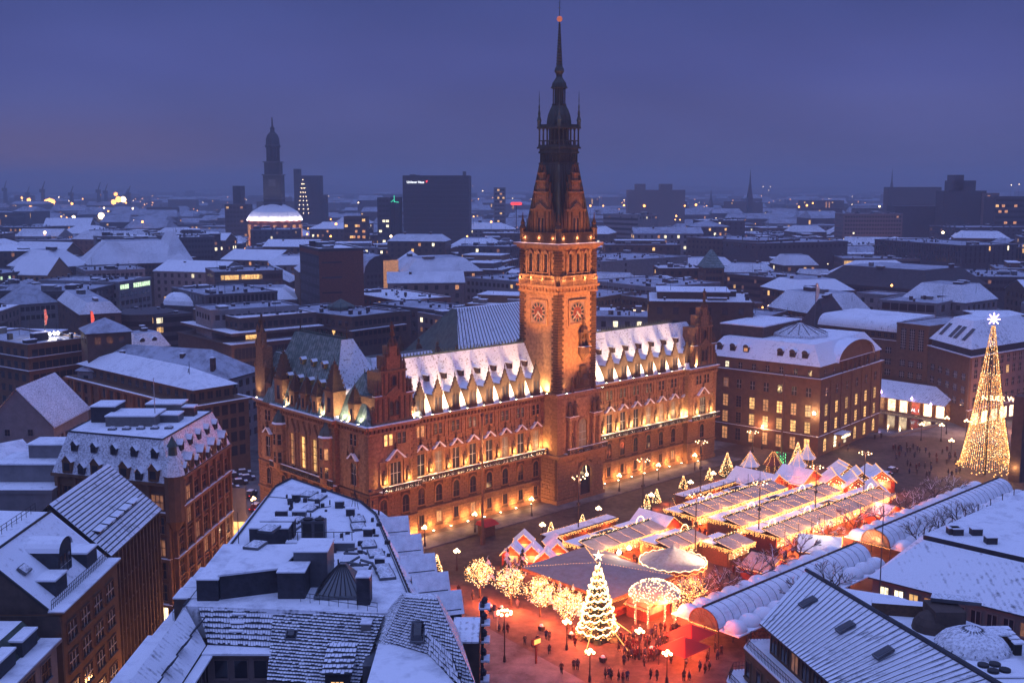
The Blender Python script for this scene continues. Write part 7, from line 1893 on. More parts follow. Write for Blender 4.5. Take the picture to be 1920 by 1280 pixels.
def far_lamp(px, py, r, d, white):
    """lamp on a mast: stands at distance d, its head is seen at px, py"""
    c, s = cos(PITCH), sin(PITCH)
    v = Vector(((px - 960) / FPX, c + (640 - py) / FPX * s, -s + (640 - py) / FPX * c)); P = v * (d / v.y); z = CAM_H + P.z
    z = max(3, z)
    t = thing('street_lamp', 'distant glowing lamp on a mast in the hazy city', 'street lamp', (P.x, P.y, 0), 0, 'distant lamps shining in the haze')
    t['same'] = 1
    b = MB(); b.ball((0, 0, z), r * .5, n=6, h=4); b.build('lamp_head', 'far_lamp_white' if white else 'far_lamp', t)
    b = MB(); b.tube((0, 0, 0), (0, 0, z), .25, .15, 4); b.build('mast', 'iron', t)
rl = random.Random(5)
for i in range(34):   # street lamps glowing up between the houses
    Y = 330 + 620 * rl.random(); X = rl.uniform(-.45, .45) * Y
    if -75 < X < 135 and Y < 400: continue
    T = thing('street_lamp', 'street lamp glowing between the snowy houses', 'street lamp', (X, Y, 0), 0, 'distant lamps shining in the haze'); b = MB(); b.tube((0, 0, 0), (0, 0, 9), .12, n=4); b.build('mast', 'iron', T); b = MB(); b.ball((0, 0, 9.2), .4, n=6, h=4); b.build('lamp_head', 'far_lamp', T)
    lamp('POINT', (X, Y, 9.2), 9000, (1, .42, .16), 1.0)
for px, py, r, d in HL: far_lamp(px, py, r * (3.2 if r > 2.8 else 2.2), d, (px + py) % 5 == 0)
for px, py, r, d in RL: far_lamp(px, py, r * 1.15, d, (px + py) % 4 == 0 or py < 360)
occ = []
def world_rect(o):
    b0 = [c for c in o.children if c.name.startswith(('wall', 'nave'))]
    return None
for B in MID + [RT, SL_, EX and None, X1, X2, X3, X4, AR, BK, B2]:
    if B is None: continue
    c, s = cos(B.a), sin(B.a); o = B.root.location
    occ.append((o.x + c * B.W / 2 - s * B.D / 2, o.y + s * B.W / 2 + c * B.D / 2, math.hypot(B.W, B.D) / 2 * .82))
for s, t, r in ((55, 20, 60), (60, 75, 42), (60, -40, 75), (130, -40, 65), (20, 20, 40)):
    p = th(s, t); occ.append((p.x, p.y, r))
occ.append((CH.location.x, CH.location.y, 42)); occ += [(*farpt(515, dd)[:2], 22) for dd in (990,)]; occ.append((TW.location.x + 15, TW.location.y, 30))
KEEP = [(758, 1000, 40), (820, 1000, 60), (870, 1000, 40)]
for px, d, r in ((1230, 1500, 50), (1710, 1450, 40), (1800, 1000, 35), (1850, 990, 25), (1920, 900, 50), (720, 1000, 20), (667, 900, 20), (447, 1110, 25), (937, 1300, 20), (820, 1000, 50)):
    p = farpt(px, d); occ.append((p.x, p.y, r))
rc = random.Random(21)
ADJ = ['small', 'broad', 'long', 'narrow', 'squat', 'tall']
def city_house(x, y, ang, w, d, h, detail=True):
    wall = rc.choice(['brown_dark', 'brick_dark', 'plaster_grey', 'brown_stone', 'slate_wall', 'plaster_pink', 'brown_dark', 'slate_wall', 'brick_dark'])
    roof = rc.choices(['flat', 'hip', 'gable', 'mansard'], [.5, .15, .2, .15])[0]
    px, py = scr((x, y, h))
    size = 'long' if w > 42 else ('tall' if h > 27 else ('small' if w < 22 else 'broad'))
    colw = {'brown_dark': 'dark brown', 'brick_dark': 'dark brick', 'plaster_grey': 'pale grey', 'brown_stone': 'tan', 'slate_wall': 'slate grey', 'plaster_pink': 'dull pink'}[wall]
    rw = {'flat': 'flat snowy roof', 'hip': 'hipped snowy roof', 'gable': 'pitched snowy roof', 'mansard': 'steep sided snowy roof'}[roof]
    zone = 'below the left harbour lights' if px < 420 else 'around the far church' if px < 640 else 'near the dark slab high-rise' if px < 960 else 'right of the clock tower' if px < 1250 else 'under the thin spires' if px < 1560 else 'toward the lit right towers'
    row = 'far back' if y > 900 else ('midway' if y > 560 else 'nearer')
    B = Bldg('city_house', f'{size} {colw} house with {rw}, {row} {zone}', (x, y), (x + w * cos(ang), y + w * sin(ang)), d, h, wall, group='snowy roofed houses of the city')
    nf = min(4, int(h / 4)) if y < 900 else 2
    lit = .08 if rc.random() < .45 else .3
    sides = 'F' + ('L' if x > 0 else 'R')
    B.windows(sides, [h - 3.2 - 3.8 * i for i in range(nf)], {'F': max(2, int(w / 4.4)), 'L': max(2, int(d / 4.4)), 'R': max(2, int(d / 4.4))}, 1.6, 2.0, lit=lit, nv=0)
    if roof == 'flat':
        b = MB(); b.box(-.3, w + .3, -.3, d + .3, h, h + .5, 0); b.box(.3, w - .3, .3, d - .3, h + .5, h + .62, 1); b.build('roof', [wall, rc.choice(['snow_city', 'snow_roof', 'snow_thin', 'snow_city'])], B.root)
        if y < 1000 and rc.random() < .6 and w > 16:
            b = MB(); k1, k2 = rc.uniform(.08, .3), rc.uniform(.5, .9); hh = rc.uniform(2.6, 4); b.box(w * k1, w * k2, d * .25, d * .85, h + .62, h + hh, 0); b.box(w * k1 - .3, w * k2 + .3, d * .25 - .3, d * .85 + .3, h + hh, h + hh + .25, 1); b.build('set_back_storey', [wall, 'snow'], B.root)
        B.boxes(rc.randint(2, 6) if y < 800 else 2, 2.6, z=h + .5, seed=int(x * 7 + y))
    elif roof == 'hip': B.hip(rc.uniform(3, 8), rc.choice(['snow_city', 'snow_roof']))
    elif roof == 'gable': B.gable(rc.uniform(4, 8), rc.choice(['snow_roof', 'snow_city', 'snow_thin']), 'x' if w > d else 'y'); B.chimneys([(w * .3, d * .4)], 2.5, h + 2)
    else: B.mansard(rc.uniform(3.5, 6), min(w, d) * .22, rc.choice(['snow_thin', 'snow_roof'])); B.chimneys([(w * .25, d * .5), (w * .7, d * .5)], 2.2, h + 3.5)
    if roof == 'flat' and y < 1100: B.clutter(int(w * d / 70) + 3, h + .6, int(x * 3 + y))
    return B
for B in MID:
    if B.W * B.D > 250 and B.z > 18: B.clutter(min(26, int(B.W * B.D / 70)), B.z + .1, int(B.W * 9), 1.5)
count = 0
y = 300.0
SITES = []
while y < 2100 and count < 215:
    step = 26 + (y - 300) * 0.030
    x = -(y * .50) - 30 + rc.uniform(0, 20)
    while x < y * .52 + 40:
        w = rc.uniform(15, 42) * (1 + (y - 300) / 2400); d = rc.uniform(16, 30) * (1 + (y - 300) / 2400)
        X, Y = x, y + rc.uniform(-8, 8)
        R2_ = math.hypot(w, d) / 2 * .8
        cx, cy_ = X + w / 2, Y + d / 2
        if all(math.hypot(cx - ox, cy_ - oy) > (R2_ + orr) * .93 for ox, oy, orr in occ) and not (-70 < cx < 130 and cy_ < 330):
            SITES.append((X, Y, w, d))
            occ.append((cx, cy_, R2_ * .8))
        x += w + rc.uniform(3, 16)
    y += step
def hgt(Y): return rc.uniform(17, 25) + (rc.uniform(0, 14) if rc.random() < .10 + Y / 9000 else 0)
near_ = [s for s in SITES if abs(scr((s[0] + s[2] / 2, s[1], 20))[0] - 960) < 1080][:245]
for X, Y, w, d in near_:
    base_ang = rc.choice([-.30, -.12, .0, .12, .28]) if Y < 900 else rc.uniform(-.15, .15)
    city_house(X, Y, base_ang, w, d, hgt(Y))
b = MB(); rest = [s for s in SITES if s not in near_]
ext = []
yy = 1500.0
while yy < 7000:
    xx = -yy * .5
    while xx < yy * .52:
        w = rc.uniform(14, 52) * (yy / 1800); ext.append((xx, yy + rc.uniform(-30, 30), w, rc.uniform(14, 32)))
        xx += w + rc.uniform(5, 60) * yy / 1800
    yy *= 1.065
q = MB()
for X, Y, w, d in rest + ext:
    h = rc.uniform(12, 24) + (rc.uniform(5, 22) if rc.random() < .08 else 0)
    if Y > 3000: h *= rc.uniform(.8, 1.25)
    a = rc.uniform(-.2, .2); cx, cy_ = X + w / 2, Y + d / 2
    if any(math.hypot(cx - ox, cy_ - oy) < orr + 10 for ox, oy, orr in occ[-12:]): continue
    mi = rc.choice([0, 0, 2, 3])
    q.rbox(cx, cy_, a, w, d, 0, h, mi)
    if rc.random() < .4:
        cN = len(q.v); c, s = cos(a), sin(a)
        P = [(cx + c * u - s * v, cy_ + s * u + c * v) for u, v in ((-w / 2, -d / 2), (w / 2, -d / 2), (w / 2, d / 2), (-w / 2, d / 2))]
        T = [(cx + c * u - s * v, cy_ + s * u + c * v) for u, v in ((-w / 2 + 3, -1), (w / 2 - 3, -1), (w / 2 - 3, 1), (-w / 2 + 3, 1))]
        q.frus(P, h, T, h + rc.uniform(4, 9), 1)
    else: q.rbox(cx, cy_, a, w * .8, d * rc.uniform(.3, .8), h, h + .6, rc.choice([1, 4, 4]))
    if Y < 2300:
        for k in range(int(w / 5)):
            if rc.random() < .30: q.box(X + k * 5 + 1, X + k * 5 + 3, cy_ - d / 2 - 1.6, cy_ - d / 2 - 1.2, h - rc.choice([4, 8, 12]), h - 2.2, rc.choice([5, 6, 0, 0]))
q.build('distant_roofs', ['slate_wall', 'snow_city', 'brown_dark', 'plaster_grey', 'roof_dark', 'pane_warm', 'pane_lit'], kind='stuff')
q = MB()
for i in range(170):
    Y = rc.uniform(420, 1150); X = rc.uniform(-.47, .47) * Y; q.octa((X, Y, rc.uniform(8, 24)), rc.uniform(.25, .5), 0 if rc.random() < .75 else 1)
for i in range(520):
    Y = rc.uniform(1100, 4200); X = rc.uniform(-.47, .47) * Y; z = rc.uniform(6, 28); r = rc.uniform(.35, .9) * (Y / 1500)
    q.octa((X, Y, z), r, 0 if rc.random() < .7 else 1)
q.build('distant_lights', ['far_lamp', 'far_lamp_white'], kind='stuff')
b = MB(); pts = []
N = 60
for i in range(N + 1):
    X = -5200 + 10400 * i / N; hgt_ = 34 + 22 * sin(i * .37) + 14 * sin(i * .9 + 1) + rc.uniform(-3, 3)
    pts.append((X, 7600 + 500 * sin(i * .3), max(12, hgt_)))
for (x0, y0, h0), (x1, y1, h1) in zip(pts, pts[1:]):
    b.face([(x0, y0 - 700, 0), (x1, y1 - 700, 0), (x1, y1, h1), (x0, y0, h0)]); b.face([(x0, y0, h0), (x1, y1, h1), (x1, y1 + 900, 0), (x0, y0 + 900, 0)])
b.build('hills', 'slate_wall', kind='structure')
hb = MB(); hb.box(-7000, 7000, -60, 8600, -1.5, 135); hz = hb.build('haze', [], kind='stuff')
hm = bpy.data.materials.new('haze'); hm.use_nodes = True; hn = hm.node_tree
for n_ in list(hn.nodes): hn.nodes.remove(n_)
ho = hn.nodes.new('ShaderNodeOutputMaterial'); pv = hn.nodes.new('ShaderNodeVolumePrincipled')
pv.inputs['Color'].default_value = (0.60, 0.66, 0.78, 1)
pv.inputs['Density'].default_value = 0.00037
pv.inputs['Anisotropy'].default_value = 0.1
hn.links.new(pv.outputs[0], ho.inputs['Volume'])
hz.data.materials.append(hm)
hz.visible_shadow = True
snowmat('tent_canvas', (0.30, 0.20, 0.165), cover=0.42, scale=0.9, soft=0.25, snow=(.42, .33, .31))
rm = random.Random(11)
MK = (1.0, 0.17, 0.04)      # glow of the stalls' lamps
def tt(name, label, cat, s, t, z=0.0, rz=0.0, group=None): return thing(name, label, cat, tuple(th(s, t, z)), TH_A + rz, group)
def bulbs(b, pts, r=0.09, mi=0, jit=0.05):
    for p in pts: b.octa((p[0] + rm.uniform(-jit, jit), p[1] + rm.uniform(-jit, jit), p[2] + rm.uniform(-jit, jit)), r * rm.uniform(.7, 1.15), mi)
def line(p, q, sp):
    p, q = Vector(p), Vector(q); n = max(1, int((q - p).length / sp)); return [p.lerp(q, i / n) for i in range(n + 1)]
def drape(p, q, sp=0.22, drop=0.5, rows=3):
    """curtain of icicle lights hanging from an eave"""
    out = []
    for v in line(p, q, sp):
        k = rm.randint(1, rows)
        for j in range(k): out.append((v.x, v.y, v.z - j * drop / rows - rm.uniform(0, .05)))
    return out
BLOCKS = {}
def block_parts(w, var):
    k = (w, var)
    if k in BLOCKS: return BLOCKS[k]
    D = 8.3; out = []
    b = MB(); b.box(.08, w - .08, 1.0, D - .3, 0, 3.15); out.append(('wall', b.mesh('wall', 'wood_red' if var % 2 else 'wood'), None))
    b = MB(); b.box(.3, w - .3, .55, 1.0, 0, 1.05, 0); b.box(.2, w - .2, .4, 1.0, 1.05, 1.13, 0)
    for i in range(int(w / .5)):
        x = .5 + i * .5; b.box(x - .14, x + .14, .5, .9, 1.131, 1.131 + rm.uniform(.15, .4), 0)
    out.append(('counter', b.mesh('counter', 'wood'), None))
    b = MB(); b.face([(.4, .98, 1.15), (w - .4, .98, 1.15), (w - .4, .98, 2.5), (.4, .98, 2.5)]); out.append(('lit_opening', b.mesh('lit_opening', 'pane_warm'), None))
    b = MB()
    b.face([(0.03, -.25, 3.65), (w - .03, -.25, 3.65), (w - .03, 4.1, 4.45), (.03, 4.1, 4.45)], 0); b.face([(0.03, -.25, 3.52), (.03, 4.1, 4.32), (w - .03, 4.1, 4.32), (w - .03, -.25, 3.52)], 2)
    b.face([(0.03, -.25, 3.52), (w - .03, -.25, 3.52), (w - .03, -.25, 3.65), (.03, -.25, 3.65)], 2)
    out.append(('front_roof', b.mesh('front_roof', ['canvas_snow', 'snow', 'wood']), None))
    b = MB(); hh = rm.uniform(-.12, .12)
    b.box(.12, w - .12, 4.2, D, 3.25 + hh, 3.5 + hh, 0); b.box(.22, w - .22, 4.4, D - .15, 3.502 + hh, 3.62 + hh, 1)
    if var == 2: b.box(w * .2, w * .8, 4.6, D - .6, 3.622 + hh, 3.69 + hh, 0)
    out.append(('back_roof', b.mesh('back_roof', ['roof_dark', 'snow_roof', 'wood']), None))
    b = MB(); bulbs(b, drape((0, -.32, 3.68), (w, -.32, 3.68), .15, 1.0, 6), .095); bulbs(b, drape((-.12, -.3, 3.6), (-.12, D, 3.5), .2, .9, 5), .09); bulbs(b, [(rm.uniform(.3, w - .3), .9, rm.uniform(1.2, 2.9)) for _ in range(26)], .1, 1)
    bulbs(b, line((0, 4.15, 4.65), (w, 4.15, 4.65), .26), .085, 1, .14); bulbs(b, line((0, 4.15, 4.75), (w, 4.15, 4.75), .22), .08, 0, .25)
    bulbs(b, line((0, D, 3.5), (w, D, 3.5), .3), .08)
    bulbs(b, line((.02, -.2, 3.8), (.02, 4.1, 4.6), .24), .085); bulbs(b, line((w / 2, -.2, 3.8), (w / 2, 4.1, 4.6), .32), .07); bulbs(b, line((.02, 4.3, 3.75), (.02, D, 3.7), .34), .08)
    if var == 1:
        for k2 in range(22): a = pi * k2 / 21; b.octa((w / 2 + 1.15 * cos(a), 4.0, 4.6 + 1.25 * sin(a)), .1, 1)
    out.append(('fairy_lights', b.mesh('fairy_lights', ['bulb', 'bulb_white']), 'stuff'))
    b = MB()
    for i in range(int(w / .45)): x = .2 + i * .45; b.lathe(x, 4.15, [(.05, 4.3), (.28, 4.45), (.2, 4.65), (.03, 4.8)], 5)
    out.append(('fir_garland', b.mesh('fir_garland', 'fir'), 'stuff'))
    BLOCKS[k] = out
    return out
nb = 0
def block(label, s, t, w=6.4, var=0, lampe=5200, group='stalls in the long market rows'):
    """t is the front (lower) edge"""
    r = tt('market_stall', label, 'market stall', s, t, group=group)
    for n, me, kd in block_parts(w, var): put(n, me, r, kind=kd)
    lamp('POINT', th(s + w / 2, t - .9, 2.3), lampe, MK, .25)
    if var != 2: lamp('POINT', th(s + w / 2, t - .75, 4.3), 330, (1, .42, .13), .2)
    return r
vars_ = [0, 1, 0, 2, 1, 0, 1]
for i in range(5): block('stall of the second row from the town hall, snowy double roof strung with lights', 53.6 + i * 6.55, -37.0, 6.4, [0, 1, 0, 2, 2][i])
for i in range(6): block('stall of the third row, long snowy roof edged by icicle lights', 55.2 + i * 6.25, -46.6, 6.1, vars_[i])
for i in range(7): block('stall of the row nearest the leafless trees, glowing snowy roof', 54.6 + i * 6.2, -56.2, 6.05, [1, 0, 1, 0, 2, 0, 1][i])
for i in range(3): block('stall in the left group behind the square tent, snowy roof', 23.2 + i * 6.9, -37.6, 6.7, [0, 2, 1][i])
for i in range(2): block('stall behind the carousel with pink snow on its roof', 34.2 + i * 5.6, -46.8, 5.4, [0, 1][i], 300)
block('broad snowy stall right of the carousel with lit oval sign', 42.2, -54.0, 7.2, 0, 500)
def shed(label, s, t, w=7.0):
    r = tt('market_stall', label, 'market stall', s, t, group='low sheds along the town hall side')
    k = ('shed', w)
    if k not in BLOCKS:
        b = MB(); b.box(.1, w - .1, .2, 2.6, 0, 2.4); m1 = b.mesh('wall', 'wood')
        b = MB(); b.box(0.02, w - .02, -.3, 2.9, 2.5, 2.7, 0); b.box(.05, w - .05, .2, 2.7, 2.702, 2.85, 1); m2 = b.mesh('roof', ['roof_dark', 'snow'])
        b = MB(); bulbs(b, drape((0, -.35, 2.7), (w, -.35, 2.7), .2, .6, 3), .085); bulbs(b, line((0, 2.9, 2.8), (w, 2.9, 2.8), .4), .07); m3 = b.mesh('fairy_lights', 'bulb')
        BLOCKS[k] = (m1, m2, m3)
    m1, m2, m3 = BLOCKS[k]; put('wall', m1, r); put('roof', m2, r); put('fairy_lights', m3, r, kind='stuff')
    lamp('POINT', th(s + w / 2, t - .9, 2.2), 800, MK, .2)
for i in range(3): shed('low flat shed in the right pair of rows facing the town hall', 66.0 + i * 7.6, -24.4, 7.3)
for i in range(3): shed('low flat shed left of the market gap facing the town hall', 25.0 + i * 6.4, -24.4, 6.2)
def hut(label, s, t, w=3.6, d=3.4, rz=0.0, h=2.4, rise=1.7, rich=False, e=170, cloth='wood_red', group='small gabled huts', roofm='snow'):
    r = tt('market_hut', label, 'market hut', s, t, rz=rz, group=group)
    k = ('hut', w, d, h, rise, rich, cloth, roofm)
    if k not in BLOCKS:
        W = w / 2
        b = MB(); b.box(-W, W, 0, d, 0, h); b.face([(-W, 0, h), (W, 0, h), (0, 0, h + rise)]); b.face([(W, d, h), (-W, d, h), (0, d, h + rise)]); m1 = b.mesh('wall', cloth)
        b = MB(); o = .35
        for s_ in (-1, 1):
            P = [(s_ * (W + .3), -o, h - .25), (s_ * (W + .3), d + o, h - .25), (0, d + o, h + rise + .05), (0, -o, h + rise + .05)]
            b.face(P if s_ > 0 else P[::-1], 0); b.face([(x, y, z - .16) for x, y, z in (P[::-1] if s_ > 0 else P)], 1)
            b.face([P[0], P[3], (0, -o, h + rise - .11), (P[0][0], -o, h - .41)], 1)
        m2 = b.mesh('roof', [roofm, 'wood'])
        b = MB(); b.face([(-W * .7, -.03, 1.0), (W * .7, -.03, 1.0), (W * .7, -.03, h - .15), (-W * .7, -.03, h - .15)]); m3 = b.mesh('lit_opening', 'pane_warm')
        b = MB()
        for s_ in (-1, 1):
            bulbs(b, line((s_ * (W + .32), -o - .05, h - .25), (0, -o - .05, h + rise + .05), .17), .08)
            bulbs(b, line((s_ * (W + .32), -o, h - .28), (s_ * (W + .32), d + o, h - .28), .25), .08)
            if rich:
                bulbs(b, line((s_ * W * .8, -o - .05, h), (0, -o - .05, h + rise - .5), .22), .08, 1); bulbs(b, line((0, -o, h + rise + .1), (0, d + o, h + rise + .1), .3), .1, 1)
                for q in range(10): b.octa((s_ * rm.uniform(0, W * .6), -.15, h + rm.uniform(0, rise * .5)), .12, 2)
        m4 = b.mesh('fairy_lights', ['bulb', 'bulb_gold', 'bulb_white'])
        BLOCKS[k] = (m1, m2, m3, m4)
    m1, m2, m3, m4 = BLOCKS[k]
    put('wall', m1, r); put('roof', m2, r); put('lit_opening', m3, r); put('fairy_lights', m4, r, kind='stuff')
    p = th(s, t, 0); a = TH_A + rz
    lamp('POINT', (p.x + .9 * sin(a), p.y - .9 * cos(a), 2.2), e * 9, MK, .2)
    return r
for s, t, rz in ((16.0, -28.4, -.9), (19.6, -22.4, -.8), (15.4, -32.4, -.9), (20.6, -30.4, -.7), (13.4, -25.6, -1.0), (23.6, -27.6, -.5)):
    hut('small gabled hut with red front at the left corner of the market', s, t, rz=rz)
hut('wide gabled hut with dark gable left of the long rows', 46.6, -36.6, 7.4, 8.2, 0, 2.5, 2.6, e=260)
hut('big snowy gable roof near the green lit fountain', 88.5, -33.0, 8.0, 11.0, 0, 2.8, 2.4, e=400)
hut('large snowy hip-like hut behind the third row', 97.5, -36.4, 9.0, 7.6, 0, 2.8, 2.6, e=400)
for s, t in ((98.6, -41.8), (99.6, -46.6), (97.6, -52.6), (104.8, -44.6), (109.4, -47.0)):
    hut('richly lit red gabled booth at the far right end of the market', s, t, 6.0, 6.4, -.85, 2.8, 2.3, rich=True, e=420, group='richly lit gabled booths')
for s, t in ((111.5, -37.4), (113.0, -44.0), (108.5, -38.8)):
    hut('golden decorated booth behind the red gabled booths', s, t, 5.4, 5.0, -.6, 2.6, 1.8, rich=True, e=360, group='richly lit gabled booths')
hut('large pale snow roofed hut beside the bare trees', 90.0, -60.4, 8.4, 6.0, 0, 2.4, 1.3, e=240)
hut('glaring white lit hut with open beams between the arcades', 60.2, -65.4, 6.4, 7.2, .5, 2.6, 2.2, rich=True, e=700)
lamp('POINT', th(59.5, -62, 7.5), 1600, (1, .84, .62), .5)
hut('pale snowy tent roof right of the carousel below the tall lamp', 43.4, -63.2, 7.6, 5.4, 0, 2.4, 1.6, e=300, roofm='canvas_snow')
hut('pale lit booth roof between square tent and gate', 14.4, -59.6, 6.0, 4.2, 0, 2.3, 1.4, e=300, roofm='canvas_snow')
hut('brightly floodlit booth behind the square tent', 25.0, -41.6, 5.2, 3.2, 0, 2.4, 1.2, e=300, roofm='canvas_snow')
for s, t in ((24.0, -42.6), (27.2, -42.2)):
    g_ = tt('booth_floodlight', 'glaring white floodlight over the booth behind the square tent', 'floodlight', s, t, 4.6, group='booth floodlights'); b = MB(); b.ball((0, 0, 0), .38, n=8, h=5); b.build('lens', 'flood_glass', g_)
    b = MB(); b.tube((0, 0, -4.6), (0, 0, 0), .05); b.build('pole', 'iron', g_); lamp('POINT', th(s, t, 5.0), 900, (1, .82, .55), .3)
SQ = tt('square_tent', 'big flat square tent roof dusted pink in front of the star tree', 'tent', 7.6, -55.2)
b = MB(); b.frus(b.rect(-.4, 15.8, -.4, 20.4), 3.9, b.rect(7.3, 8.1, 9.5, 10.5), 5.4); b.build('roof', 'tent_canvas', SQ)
b = MB(); b.box(-.45, 15.85, -.45, 20.45, 3.35, 3.88); b.build('valance', 'sandstone', SQ)
b = MB()
for x in (0, 5.1, 10.3, 15.4):
    for y in (0, 10, 20): b.tube((x, y, 0), (x, y, 3.4), .1)
b.build('post', 'wood', SQ)
b = MB(); bulbs(b, line((-.5, -.5, 3.3), (15.9, -.5, 3.3), .3), .08); bulbs(b, line((15.9, -.5, 3.3), (15.9, 20.4, 3.3), .4), .09)
for c_ in ((-.4, -.4), (15.8, -.4), (15.8, 20.4), (-.4, 20.4)): bulbs(b, line((*c_, 4.0), (7.7, 10, 5.5), .5), .08)
b.build('fairy_lights', 'bulb', SQ, kind='stuff')
for x, y in ((3, 3), (12, 3), (8, 10)): lamp('POINT', th(7.6 + x, -55.2 + y, 2.8), 3000, MK, .3)
b = MB(); b.box(0.4, 14.5, .6, 1.2, 0, 1.1); b.build('bar_counter', 'wood_red', SQ)
CA = tt('carousel', 'round carousel tent, snow white on its front, with scalloped glowing rim', 'carousel', 29.1, -50.8)
b = MB(); N = 20
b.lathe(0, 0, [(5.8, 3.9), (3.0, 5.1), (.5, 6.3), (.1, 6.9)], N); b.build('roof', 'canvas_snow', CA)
b = MB()
for k in range(N): a0, a1 = 2 * pi * k / N, 2 * pi * (k + 1) / N; am = (a0 + a1) / 2; b.face([(5.85 * cos(a0), 5.85 * sin(a0), 3.95), (5.85 * cos(a0), 5.85 * sin(a0), 3.4), (5.9 * cos(am), 5.9 * sin(am), 3.1), (5.85 * cos(a1), 5.85 * sin(a1), 3.4), (5.85 * cos(a1), 5.85 * sin(a1), 3.95)])
b.build('scalloped_rim', 'wood_red', CA)
b = MB()
for k in range(150): a = 2 * pi * k / 150; b.octa((5.95 * cos(a), 5.95 * sin(a), 4.0 + .12 * sin(a * 20)), .11, 0); b.octa((5.97 * cos(a), 5.97 * sin(a), 3.35 + .15 * cos(a * 20)), .1, 1)
for k in range(20):
    a = 2 * pi * k / 20
    for z in range(6): b.octa((5.6 * cos(a), 5.6 * sin(a), 1.2 + z * .35), .07, 1)
b.build('fairy_lights', ['bulb_white', 'bulb'], CA, kind='stuff')
b = MB(); b.lathe(0, 0, [(5.4, 0), (5.4, .5)], 20); b.lathe(0, 0, [(1.0, .5), (1.0, 5)], 10); b.build('platform', 'wood_red', CA)
for k in range(8):
    a = 2 * pi * k / 8; h_ = MB(); h_.lathe(0, 0, [(.12, .5), (.35, 1.0), (.3, 1.5), (.1, 1.7)], 6); h_.tube((0, 0, .5), (0, 0, 4), .04); h_.tube((.1, 0, 1.5), (.6, 0, 2.0), .14, .1); h_.build('carousel_horse', 'white_frame', CA, (3.8 * cos(a), 3.8 * sin(a), 0), a + pi / 2)
for k in range(4): a = pi / 4 + pi / 2 * k; p = th(29.1, -50.8); lamp('POINT', (p.x + 6.6 * cos(a), p.y + 6.6 * sin(a), 3.0), 3000, (1, .15, .04), .3)
lamp('SPOT', th(33.5, -58.5, 9.0), 9000, (1, .86, .66), .4, th(30.5, -52.5, 4.6), 60, .6)
for s, t, c in ((93.6, -22.0, 'snow'), (98.4, -25.2, 'wood_red'), (101.6, -29.8, 'snow'), (109.6, -27.2, 'snow')):
    lab = 'pointed red roofed kiosk outlined with lights, back of the market' if c == 'wood_red' else 'pointed snowy roofed kiosk at the back of the market'
    k_ = tt('market_kiosk', lab, 'kiosk', s, t, group='pointed roof kiosks'); b = MB(); b.lathe(0, 0, [(1.5, 0), (1.5, 4.6)], 8); b.build('wall', 'wood', k_)
    b = MB(); b.lathe(0, 0, [(2.3, 4.5), (1.2, 5.6), (.3, 7.4), (.05, 8.0)], 8); b.build('roof', c, k_)
    b = MB()
    for k in range(8):
        a = 2 * pi * k / 8; bulbs(b, line((2.3 * cos(a), 2.3 * sin(a), 4.55), (.3 * cos(a), .3 * sin(a), 7.5), .3), .09); bulbs(b, line((1.55 * cos(a), 1.55 * sin(a), 2), (1.55 * cos(a), 1.55 * sin(a), 4.4), .35), .09)
    b.build('fairy_lights', 'bulb', k_, kind='stuff'); lamp('POINT', th(s + 2, t - 2.2, 3.6), 200, (1, .5, .2), .3)
for s, t, w, d in ((88, -29, 9, 7), (95.5, -33.4, 13, 6)): pass
for i in range(9):
    s0 = 54 + i * 4.6; o = tt('light_garland', 'sagging garland of golden lights strung over the market alleys', 'garland', s0, -57.5, 0, 0, 'garlands over the alleys'); b = MB()
    bulbs(b, [(rm.uniform(-.1, .1) + .8 * sin(u * .5), u * .42, 6.0 - 1.3 * sin(pi * ((u * .42) % 9.2) / 9.2)) for u in range(66)], .08); b.build('fairy_lights', 'bulb', o, kind='stuff')
    b = MB(); [b.tube((0, y, 0), (0, y, 6.1), .05, n=4) for y in (0, 27.6)]; b.build('pole', 'iron', o)
GT = tt('light_gate', 'blazing domed entrance pavilion of the market hung with white light curtains', 'pavilion', 13.0, -60.0)
b = MB()
for k in range(8): a = 2 * pi * k / 8 + pi / 8; b.lathe(3.4 * cos(a), 3.4 * sin(a), [(.18, 0), (.14, 4.4)], 6)
b.build('post', 'white_frame', GT)
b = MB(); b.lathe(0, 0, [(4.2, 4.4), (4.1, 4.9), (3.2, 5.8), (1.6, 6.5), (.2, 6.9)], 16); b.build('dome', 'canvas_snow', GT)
b = MB(); wb = []
for i in range(420):
    a = rm.uniform(0, 2 * pi); z = rm.random(); r_ = 4.2 * cos(z * pi / 2) ** .6; wb.append((r_ * cos(a), r_ * sin(a), 4.5 + 2.4 * z))
bulbs(b, wb, .1)
for k in range(8):
    a = 2 * pi * k / 8 + pi / 8; bulbs(b, line((3.5 * cos(a), 3.5 * sin(a), .6), (3.5 * cos(a), 3.5 * sin(a), 4.4), .16), .09, 1, .12)
b.build('fairy_lights', ['bulb_white', 'bulb_white'], GT, kind='stuff')
lamp('POINT', th(13, -60, 3.4), 1200, (1, .3, .1), .5); lamp('POINT', th(10.5, -64.5, 4.6), 6500, (1, .11, .028), .5)
